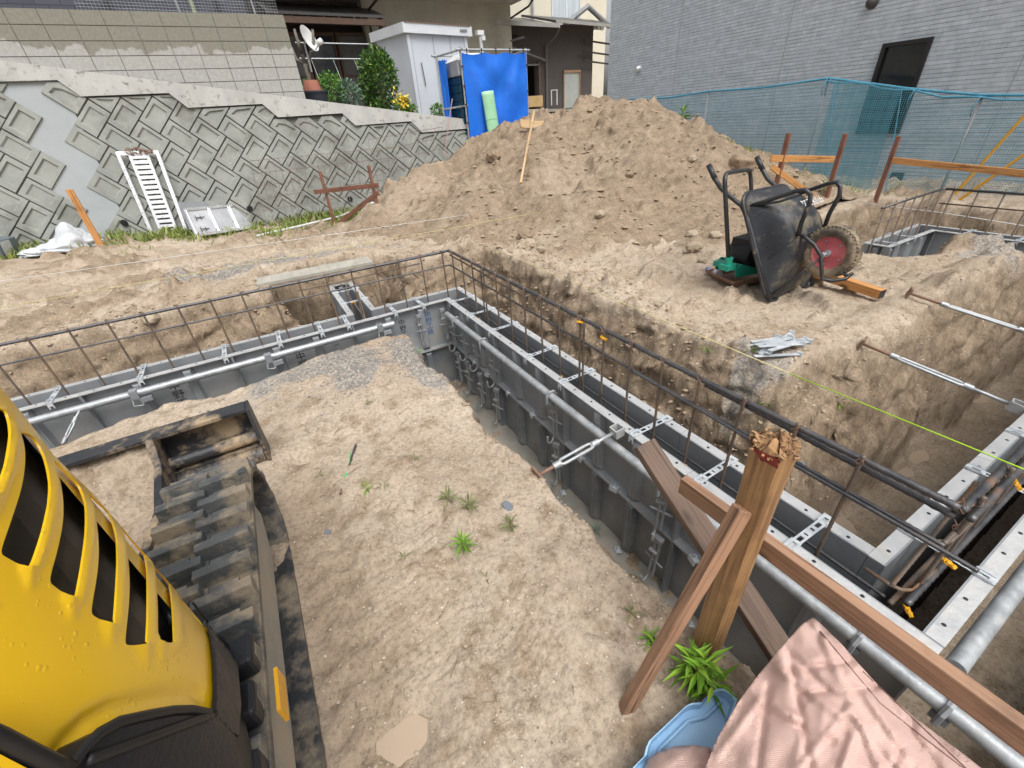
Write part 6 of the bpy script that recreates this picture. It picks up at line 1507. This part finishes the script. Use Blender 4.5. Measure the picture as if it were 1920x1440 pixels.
def bush(name, c, rx, rz, n_, m, lab, cat, ll=.1, flat=1.0, lump=.35, trunk=True):
    c = Vector(c); o = thing(name, c-Vector((0, 0, rz)), lab, cat); lv = []
    lumps = [(rdir(.3), rg.uniform(.35, .6)) for _ in range(14)]
    while len(lv) < n_:
        d = rdir(); r = rg.random()**.33
        k = 1-lump+lump*max(0, max(d.dot(q)-1+w_ for q, w_ in lumps))*2.2
        if r > k: continue
        p = c+Vector((d.x*rx*r, d.y*rx*r*flat, d.z*rz*r))
        if rg.random() < .5 and r < .5: continue
        lv.append((p, (d+rdir(.2)*.9), rdir(1), ll*rg.uniform(.6, 1.3), ll*.5*rg.uniform(.7, 1.2), min(1, max(0, rg.gauss(.42, .22)))))
    foliage('foliage', m, lv, o)
    if trunk:
        q = MB(); q.tube([c-Vector((0, 0, rz*1.15)), c-Vector((-.02, 0, rz*.3)), c+Vector((.03, 0, rz*.3))], [.05, .035, .015], 8)
        for i in range(6): d = rdir(.6); q.tube([c-Vector((0, 0, rz*.4)), c+d*rx*.35, c+d*rx*.75], [.02, .012, .005], 5)
        q.build('trunk', m_bark, o)
    return o
bc_ = PY(712, 152, 12.3); bush('round_bush', (bc_.x, 12.3, .88), .52, .68, 2600, m_leafd, 'clipped round evergreen bush with some yellow leaves beside the storage shed', 'bush', .10)
yb = PY(753, 193, 12.0); ob = bush('yellow_shrub', (yb.x, 12.0, yb.z-.08), .2, .22, 420, m_leafb, 'small shrub with bright yellow leaves at the shed corner', 'shrub', .08)
lv = [(Vector((yb.x, 12.0, yb.z))+Vector((rg.gauss(0, .08), -.14+rg.gauss(0, .05), rg.gauss(.02, .09))), rdir(), rdir(1), .09, .05, rg.random()) for _ in range(110)]; foliage('bloom', m_flow, lv, ob)
for px, py, y, rx, rz, n_, m, lab in ((622, 168, 12.4, .32, .34, 900, m_leafb, 'light green leafy shrub next to the planter'), (655, 178, 12.3, .25, .30, 600, m_leafg, 'grey green wispy shrub between the leafy shrub and the round bush'), (822, 208, 12.6, .2, .16, 260, m_leafb, 'low green weeds at the foot of the storage shed'), (770, 208, 12.0, .22, .14, 260, m_leafb, 'low green groundcover below the yellow shrub'), (578, 168, 12.6, .12, .2, 200, m_leafb, 'green sprig behind the bare potted tree')):
    c = PY(px, py, y); bush('leafy_shrub', c, rx, rz, n_, m, lab, 'shrub', .075)
pt = PY(592, 189, 12.0)
pl = thing('potted_tree', (pt.x, 12, pt.z), 'bare cut tree in a terracotta pot set in a dark planter', 'potted tree')
q = MB(); q.lathe((pt.x, 12, pt.z-.12), (0, 0, 1), [(0, 0), (.24, 0), (.29, .26), (.31, .26), (.31, .29), (.27, .29), (.25, .24), (0, .24)], 28); q.build('planter', mat('dark blue plastic planter', (.02, .025, .04), (.035, .042, .06), 5, .5), pl, smooth=True, auto=40)
q = MB(); q.lathe((pt.x, 12, pt.z+.10), (0, 0, 1), [(0, .27), (.13, .27), (.15, .27), (.2, .02), (.2, 0)], 24); q.build('pot', mat('terracotta', (.36, .13, .085), (.45, .18, .12), 5, .7), pl, smooth=True, auto=40)
tk = [PY(585, 168, 12), PY(578, 140, 12), PY(572, 120, 12)]
q = MB(); q.tube([Vector((pt.x, 12, pt.z+.3)), tk[0], tk[1], tk[2]], [.06, .055, .05, .045], 10)
for pts in ([tk[2], PY(566, 100, 12), PY(556, 70, 12.05), PY(552, 55, 12.1)], [tk[1], PY(580, 108, 11.95), PY(588, 78, 11.9), PY(586, 55, 11.9)], [tk[2], PY(556, 112, 12.1), PY(546, 88, 12.15)], [PY(566, 100, 12), PY(560, 84, 11.9), PY(562, 76, 11.9)]): q.tube(pts, np.linspace(.042, .024, len(pts)), 8)
q.build('trunk', m_bark, pl, smooth=True)
dc = PY(580, 72, 11.8); ds = thing('satellite_dish', dc, 'white satellite dish mounted by the bare potted tree', 'satellite dish'); ax = Vector((.62, -.55, .30)).normalized()
MB().lathe(dc-ax*.07, ax, [(0, 0), (.08, .01), (.16, .035), (.225, .075), (.235, .078), (.225, .068), (.16, .025), (.08, .0), (0, -.008)], 30).build('reflector', mat('off white dish', (.62, .62, .60), (.68, .68, .66), 4, .4), ds, smooth=True, auto=60)
lp = dc+ax*.24+Vector((.03, 0, -.14))
q = MB(); q.tube([dc-ax*.06+Vector((0, 0, -.2)), dc+ax*.08+Vector((.02, 0, -.2)), lp], .013, 6); q.tube([dc-ax*.08, dc-ax*.15, dc-ax*.15-Vector((0, 0, .5))], .02, 8); q.build('feed_arm', m_galv, ds)
q = MB(); q.lathe(lp-ax*.04, ax*-1, [(0, -.05), (.05, -.05), (.055, .0), (.05, .07), (0, .08)], 14); q.build('receiver', mat('white receiver', (.72, .73, .72), None, 4, .4), ds, smooth=True)

# ================================================================ grass and weeds
m_grass = leafmat('grass blade', (.11, .14, .035), (.20, .27, .05), (.36, .37, .13))
def blades(name, pts, lo, hi, lab=None):
    b_ = MB(); tint = []
    for (x, y, z, k) in pts:
        h = rg.uniform(lo, hi)*k; a = rg.uniform(0, 2*PI); w_ = h*.07+.003; d = Vector((math.cos(a), math.sin(a), 0)); l_ = Vector((rg.gauss(0, .35), rg.gauss(0, .35), 1)).normalized()
        p = Vector((x, y, z)); b_.add([p-d*w_, p+d*w_, p+l_*h*.6+d*w_*.7, p+l_*h*.6-d*w_*.7, p+l_*h+Vector((l_.x, l_.y, -.2))*h*.4], [(0, 1, 2, 3), (3, 2, 4)]); tint += [rg.random()]*5
    o = b_.build(name, m_grass); a = o.data.color_attributes.new('tint', 'FLOAT_COLOR', 'POINT'); a.data.foreach_set('color', np.array([[t, t, t, 1] for t in tint], np.float32).ravel()); return tag(o, kind='stuff')
def scat(n_, fx, keep):
    r = []
    X = np.array([fx() for _ in range(n_)]); Zs = both(X[:, 0], X[:, 1]); D = fbm(X[:, 0], X[:, 1], 2.2, 3)
    for (x, y), z, d in zip(X, Zs, D):
        k = keep(x, y, d)
        if k > 0: r.append((x, y, z-.005, k))
    return r
def k1(x, y, d):
    f = 9.25-.12*(x+2); e = (y-f)/.8+d*2.6
    return 0 if e < 0 or rg.random() > min(1, .12+e*e*.7) else .35+.65*min(1, e)
blades('grass', scat(15000, lambda: (rg.uniform(-4.6, 2.6), rg.uniform(8.3, 10.4)), k1), .03, .20)
blades('grass', scat(1500, lambda: (rg.uniform(6.6, 8.2), rg.uniform(2.9, 5.6)), lambda x, y, d: .6 if d > -.02 else 0), .04, .14)
def weed(p, s, n_, m, lab, grp=None, upright=True, stem=.5, spread=.8):
    p = Vector(p); o = thing('weed_plant', p, lab, 'weed', grp); lv = []; q = MB(); ns = max(1, n_//16)
    for k in range(ns):
        bx = p+Vector((rg.gauss(0, .12), rg.gauss(0, .12), 0))*s*(0 if ns == 1 else 1); h = s*stem*rg.uniform(.6, 1.1); tp_ = bx+Vector((rg.gauss(0, .12)*s, rg.gauss(0, .12)*s, h))
        q.tube([bx-Vector((0, 0, .02)), bx.lerp(tp_, .5)+Vector((rg.gauss(0, .01), 0, 0)), tp_], [.0035*s/.2, .003*s/.2, .002*s/.2], 5)
        m_ = n_//ns
        for i in range(m_):
            t = .25+.75*i/m_; a = i*2.4+rg.uniform(-.3, .3); el = rg.uniform(-.1, .5)+(.55 if t > .85 else 0); d = Vector((math.cos(a)*spread, math.sin(a)*spread, el))
            lv.append((bx.lerp(tp_, t), d, Vector((0, 0, 1)), s*rg.uniform(.35, .62)*(1.1-.4*abs(t-.7)), s*.075*rg.uniform(.8, 1.3), min(1, max(0, rg.gauss(.45+.35*(t-.5), .18)))))
    foliage('leaf', m, lv, o); q.build('stem', m_leaf_st, o); return o
m_leaf_st = mat('reddish green stem', (.12, .13, .03), (.20, .10, .05), 6, .6)
m_leafl = leafmat('lime weed leaf', (.07, .15, .012), (.15, .30, .025), (.34, .48, .06))
m_leafo = leafmat('dull olive leaf', (.10, .11, .045), (.18, .20, .07), (.30, .29, .12))
weed(G(874, 1028), .11, 26, m_leafl, 'bright green rosette weed standing in the middle of the soil mound')
weed(G(1300, 1296), .15, 112, m_leafl, 'bushy bright green weed at the foot of the splintered stake', stem=.85, spread=.75); weed(G(1225, 1212), .085, 32, m_leafl, 'small green weed just left of the leaning prop stick')
weed(G(822, 690), .16, 20, m_leafl, 'yellow green weed on the edge of the mound by the form corner'); weed(G(785, 665), .09, 12, m_leafl, 'tiny green weed on the gravel near the form corner')
weed(G(960, 992), .10, 16, m_leafo, 'dull olive tuft right of the bright rosette weed'); weed(G(880, 960), .12, 18, m_leafo, 'olive weed just behind the bright rosette weed'); weed(G(845, 938), .12, 14, m_leafo, 'sprawling olive weed behind the rosette weed')
weed(G(685, 918), .11, 12, m_leafl, 'flattened green weed near the steel pin', stem=.15, spread=1.3); weed(G(690, 760), .07, 10, m_leafo, 'tiny yellow weed on the gravel patch of the mound'); weed(G(1120, 1000), .10, 10, m_leafg, 'small pale weed at the mound edge above the footing')
weed(G(1572, 768), .13, 18, m_leafl, 'light green weed on the earth bank by the lime string'); weed(G(1435, 760), .09, 14, m_leafl, 'small green weed behind the thick rebar lap'); weed(G(1325, 662), .08, 10, m_leafl, 'small weed left of the zinc tie pile'); weed(G(1408, 662), .09, 12, m_leafl, 'small lime weed touching the zinc tie pile')
weed(G(1545, 362), .22, 16, m_leafl, 'green weed at the foot of the batter board near the net'); wp = PX(1270, 238, 7.4); weed(wp, .45, 30, m_leafl, 'bright green weed rising over the right shoulder of the heap')
for i, (px, py) in enumerate(((600, 890), (720, 912), (790, 1030), (760, 1045), (910, 1085), (1180, 1145), (775, 860), (985, 830))): weed(G(px, py), .07, 7, m_leafo, 'wisp of flattened dry weed on the soil mound', 'wisps of dry weed on the mound', stem=.1, spread=1.3)
# ground litter: pebbles nobody could count, straws
def pebbles(n_, fx, rlo, rhi, m, name='gravel'):
    X = np.array([fx() for _ in range(n_)]); Zs = both(X[:, 0], X[:, 1]); b_ = MB()
    ico = [Vector(v) for v in ((0, 0, 1), (.9, 0, .35), (.28, .85, .35), (-.72, .53, .35), (-.72, -.53, .35), (.28, -.85, .35), (0, 0, -.3))]
    for (x, y), z in zip(X, Zs):
        r = rlo*(rhi/rlo)**(rg.random()**2.2); R3 = Matrix.Rotation(rg.uniform(0, 6), 3, 'Z'); c = Vector((x, y, z+r*.15)); s = Vector((r*rg.uniform(.7, 1.2), r*rg.uniform(.6, 1), r*rg.uniform(.45, .8)))
        b_.add([c+R3 @ Vector((v.x*s.x, v.y*s.y, v.z*s.z)) for v in ico], [(0, 1, 2), (0, 2, 3), (0, 3, 4), (0, 4, 5), (0, 5, 1), (1, 6, 2), (2, 6, 3), (3, 6, 4), (4, 6, 5), (5, 6, 1)])
    return tag(b_.build(name, m), kind='stuff')
m_peb1 = mat('pale grit', (.50, .42, .33), (.36, .28, .20), 40, .8); m_peb2 = mat('dark grit', (.16, .155, .15), (.30, .26, .22), 40, .8); m_crumb = mat('soil crumb', (.37, .285, .20), (.28, .205, .14), 20, .95)
pebbles(5200, lambda: (rg.uniform(-.25, .95), rg.uniform(.3, 3.1)), .0022, .0085, m_peb1)
pebbles(1500, lambda: (rg.gauss(.4, .4), rg.gauss(2.75, .2)), .004, .012, m_peb2)
pebbles(3200, lambda: (rg.uniform(1.9, 5.6), rg.uniform(.8, 4.0)), .004, .016, m_peb1)
pebbles(2600, lambda: (rg.uniform(-2.2, 2.2), rg.uniform(4.2, 7)), .005, .02, m_peb1)
pebbles(900, lambda: (rg.gauss(-.3, .5), rg.gauss(5.9, .2)), .006, .014, m_peb2)
pebbles(3000, lambda: (rg.uniform(1.2, 7.2), rg.uniform(2.9, 7.6)), .006, .035, m_crumb)
pebbles(200, lambda: (rg.uniform(2.0, 7.0), rg.uniform(3.4, 6.6)), .014, .065, m_crumb)
pebbles(2600, lambda: (rg.uniform(1.55, 2.5), rg.uniform(.5, 4.6)), .004, .025, m_crumb)
pebbles(900, lambda: (rg.uniform(.7, 1.1), rg.uniform(0, 3.4)), .004, .018, m_crumb)
pebbles(1500, lambda: (rg.uniform(-2, 1.5), rg.uniform(3.9, 5.2)), .005, .03, m_crumb)
q = MB()
for i in range(150):
    x, y = rg.uniform(-.15, .9), rg.uniform(.4, 3.0); z = gz(x, y)+.003; a = rg.uniform(0, PI); l_ = rg.uniform(.01, .04)
    q.tube([(x-l_*math.cos(a), y-l_*math.sin(a), z), (x+l_*.2*math.sin(a), y, z+.004), (x+l_*math.cos(a), y+l_*math.sin(a), z)], .0009, 4)
tag(q.build('dead_straw', mat('dead straw', (.17, .115, .06), (.28, .20, .11), 20, .8)), kind='stuff')

# ================================================================ pink woven sheet and blue tray, bottom right
m_pink, n, b = nt('rose woven sheet'); L = n.links.new
tc = n.nodes.new('ShaderNodeTexCoord').outputs['Object']
n1 = node(n, 'ShaderNodeTexNoise', Scale=6, Detail=5, Roughness=.6); L(tc, n1.inputs['Vector'])
L(ramp(n, n1.outputs[0], [(.3, (.53, .345, .295)), (.7, (.61, .42, .365))]).outputs[0], b.inputs['Base Color']); b.inputs['Roughness'].default_value = .42; b.inputs['Sheen Weight'].default_value = .15
sx = n.nodes.new('ShaderNodeMapping'); sx.inputs['Rotation'].default_value = (.3, .2, .55); L(tc, sx.inputs[0])
w1 = node(n, 'ShaderNodeTexWave', Scale=95, Distortion=1.2); w1.bands_direction = 'X'; L(sx.outputs[0], w1.inputs['Vector']); w2 = node(n, 'ShaderNodeTexWave', Scale=95, Distortion=1.2); w2.bands_direction = 'Y'; L(sx.outputs[0], w2.inputs['Vector'])
wm = node(n, 'ShaderNodeMath', _operation='MULTIPLY'); L(w1.outputs['Fac'], wm.inputs[0]); L(w2.outputs['Fac'], wm.inputs[1])
L(mix(n, .55, ramp(n, n1.outputs[0], [(.3, (.53, .345, .295)), (.7, (.61, .42, .365))]).outputs[0], ramp(n, wm.outputs[0], [(.05, (.86,)*3), (.5, (1.16,)*3)]).outputs[0], 'MULTIPLY'), b.inputs['Base Color'])
b1_ = node(n, 'ShaderNodeBump', Strength=.45, Distance=.002); L(wm.outputs[0], b1_.inputs['Height'])
n2 = node(n, 'ShaderNodeTexNoise', Scale=14, Detail=6, Roughness=.6, Distortion=.8); L(tc, n2.inputs['Vector']); b2_ = node(n, 'ShaderNodeBump', Strength=.3, Distance=.012); L(n2.outputs[0], b2_.inputs['Height']); L(b1_.outputs[0], b2_.inputs['Normal']); L(b2_.outputs[0], b.inputs['Normal'])
PK = [((1525, 1158), -1.03), ((1575, 1205), -1.035), ((1610, 1245), -1.04), ((1660, 1300), -1.06), ((1720, 1350), -1.07), ((1790, 1402), -1.08), ((1845, 1445), -1.09), ((1960, 1560), -1.10), ((1700, 1640), -1.12), ((1360, 1640), -1.15), ((1322, 1440), -1.19), ((1345, 1385), -1.19), ((1385, 1315), -1.17), ((1425, 1262), -1.14), ((1470, 1208), -1.08), ((1505, 1170), -1.04)]
def pkz(x, y):
    ws = 0; zs = 0
    for (px, py), z in PK: d = (px-x)**2+(py-y)**2+60; ws += 1/d; zs += z/d
    return zs/ws
pk_out = dens([p for p, z in PK], 10)
_rc = random.Random(4)
crs = [(lambda a, b_, an, l_: ((a, b_), (a+l_*math.cos(an), b_+l_*math.sin(an))))(_rc.uniform(1400, 1750), _rc.uniform(1230, 1440), _rc.uniform(.2, 2.4), _rc.uniform(50, 150)) for _ in range(7)]+[((1545, 1200), (1650, 1440)), ((1480, 1230), (1520, 1440)), ((1410, 1300), (1500, 1350)), ((1640, 1290), (1760, 1440)), ((1600, 1380), (1580, 1440)), ((1520, 1250), (1600, 1240)), ((1530, 1170), (1720, 1440)), ((1470, 1215), (1590, 1330)), ((1590, 1330), (1500, 1440)), ((1390, 1320), (1560, 1390)), ((1590, 1330), (1690, 1440)), ((1440, 1290), (1420, 1440)), ((1560, 1190), (1820, 1430)), ((1500, 1300), (1640, 1290))]
def pkpt(x, y):
    p = Vector((x, y)); h = 0
    for i, (a, c) in enumerate(crs):
        d = segd(p, Vector(a), Vector(c)); h += (.0085 if i % 2 else -.009)*math.exp(-(d/7)**2)*(1+.4*math.sin(x*.05+i))
    h += .010*float(fbm(np.array([x*.010]), np.array([y*.010]), 1.0, 3)[0])+.007*float(fbm(np.array([x*.03]), np.array([y*.016]), 1.0, 4)[0])
    ed = min(segd(p, Vector(a[0]), Vector(c[0])) for a, c in zip(PK, PK[1:]+PK[:1]))
    h += .006*(1-math.exp(-ed/25))
    return PZ(x, y, pkz(x, y)+h)
V, F = cdt_patch(pk_out, [], 6, pkpt)
pkt = thing('woven_sheet', PZ(1560, 1400, -1.44), 'creased rose pink woven plastic sheet draped over gear by the near formwork', 'sheet')
q = MB(); q.add(V, F); o = q.build('draped_sheet', m_pink, pkt, smooth=True, solid=.003)
ed_ = [pkpt(x, y) for x, y in pk_out]; cen = sum(ed_, Vector())/len(ed_)
q = MB(); rows = []
for t in np.linspace(0, 1, 6): rows.append([p+(cen-p)*(.05*t)*Vector((1, 1, 0)).length*.5*Vector((1, 1, 0)).normalized().length+Vector((.010*math.sin(i*.5)*t, .010*math.cos(i*.6)*t, -(max(.02, p.z+1.42))*t*.9)) for i, p in enumerate(ed_+[ed_[0]])])
q.grid(rows); q.build('hanging_side', m_pink, pkt, smooth=True)
q = MB(); q.tube([pkpt(x, y)+Vector((0, 0, .002)) for x, y in dens([(1538, 1185), (1600, 1260), (1650, 1320), (1720, 1375), (1830, 1460)], 12)[:-8]], .0016, 5); q.build('seam', mat('dark seam thread', (.25, .13, .11), None, 5, .7), pkt)
PK2 = [((1212, 1428), -1.33), ((1232, 1412), -1.31), ((1268, 1400), -1.30), ((1300, 1398), -1.29), ((1330, 1402), -1.27), ((1345, 1440), -1.27), ((1320, 1560), -1.3), ((1180, 1560), -1.36), ((1205, 1470), -1.34)]
def pk2pt(x, y):
    ws = 0; zs = 0
    for (px, py), z in PK2: d = (px-x)**2+(py-y)**2+40; ws += 1/d; zs += z/d
    ed = min(segd(Vector((x, y)), Vector(a[0]), Vector(c[0])) for a, c in zip(PK2, PK2[1:]+PK2[:1]))
    return PZ(x, y, zs/ws+.05*(1-math.exp(-ed/18))+.02*float(fbm(np.array([x*.03]), np.array([y*.03]), 1.0, 3)[0]))
V, F = cdt_patch(dens([p for p, z in PK2], 8), [], 8, pk2pt); q = MB(); q.add(V, F); q.build('bunched_corner', m_pink, pkt, smooth=True, solid=.003)
m_tray = mat('light blue plastic', (.27, .48, .72), (.32, .54, .77), 4, .35, bump=.1, dirt=(.30, .33, .33), dirt_s=14, dirt_lo=.66, dirt_hi=.72)
TRY = [(1362, 1291), (1377, 1300), (1383, 1312), (1372, 1345), (1352, 1420), (1330, 1560), (1120, 1580), (1160, 1475), (1187, 1439), (1206, 1420), (1210, 1403), (1216, 1390), (1275, 1334), (1286, 1324), (1296, 1319), (1316, 1317), (1322, 1309), (1332, 1299), (1346, 1291)]
to_ = TRY; zt_ = -1.33
rim = [PZ(x, y, zt_) for x, y in to_]; cen = sum(rim, Vector())/len(rim)
tryo = thing('plastic_tray', cen-Vector((0, 0, .1)), 'light blue plastic tray half covered by the pink woven sheet', 'tray')
def ins(k, dz): return [cen+(p-cen)*k+Vector((0, 0, dz)) for p in rim]
rg_ = [ins(1.0, -.03), ins(1.0, 0), ins(.985, .004), ins(.93, .003), ins(.90, -.010), ins(.885, -.022)]
q = MB(); n_ = len(rim); q.add([v for r in rg_ for v in r], [(i*n_+k, i*n_+(k+1) % n_, (i+1)*n_+(k+1) % n_, (i+1)*n_+k) for i in range(5) for k in range(n_)]+[tuple(5*n_+k for k in range(n_))]); q.build('tray_shell', m_tray, tryo, smooth=True, auto=50)
q = MB(); q.add(ins(1, -.03)+ins(.93, -.11), [(k, (k+1) % n_, n_+(k+1) % n_, n_+k) for k in range(n_)]+[tuple(range(2*n_-1, n_-1, -1))]); q.build('tray_base', m_tray, tryo)
q = MB(); q.tube([PZ(x, y, zt_-.016) for x, y in ((1352, 1316), (1322, 1344), (1290, 1352), (1238, 1404), (1222, 1440))], .005, 6); q.build('ledge', m_tray, tryo, smooth=True)

# ================================================================ world and light: bright overcast
w_ = bpy.data.worlds.new('World'); SC.world = w_; w_.use_nodes = True; n = w_.node_tree; bg = n.nodes['Background']
sk = n.nodes.new('ShaderNodeTexSky'); sk.sky_type = 'NISHITA'; sk.sun_disc = False; sk.sun_elevation = R_(62); sk.sun_rotation = R_(178); sk.dust_density = 6; sk.air_density = 1.2; sk.ozone_density = 1
hs = n.nodes.new('ShaderNodeHueSaturation'); hs.inputs['Saturation'].default_value = .18; n.links.new(sk.outputs[0], hs.inputs['Color']); n.links.new(hs.outputs[0], bg.inputs[0]); bg.inputs[1].default_value = .15
sd = bpy.data.lights.new('Sun', 'SUN'); sd.energy = 1.15; sd.angle = R_(38); sd.color = (1, .98, .95); so = bpy.data.objects.new('Sun', sd); COL.objects.link(so)
az = R_(178); el = R_(62); so.rotation_euler = Vector((-math.sin(az)*math.cos(el), -math.cos(az)*math.cos(el), -math.sin(el))).to_track_quat('-Z', 'Y').to_euler()
vs = SC.view_settings; vs.view_transform = 'Standard'; vs.look = 'None'; vs.exposure = 0.4; vs.gamma = 1; vs.use_curve_mapping = False
SC.cycles.max_bounces = 6; SC.cycles.diffuse_bounces = 3; SC.cycles.use_denoising = True
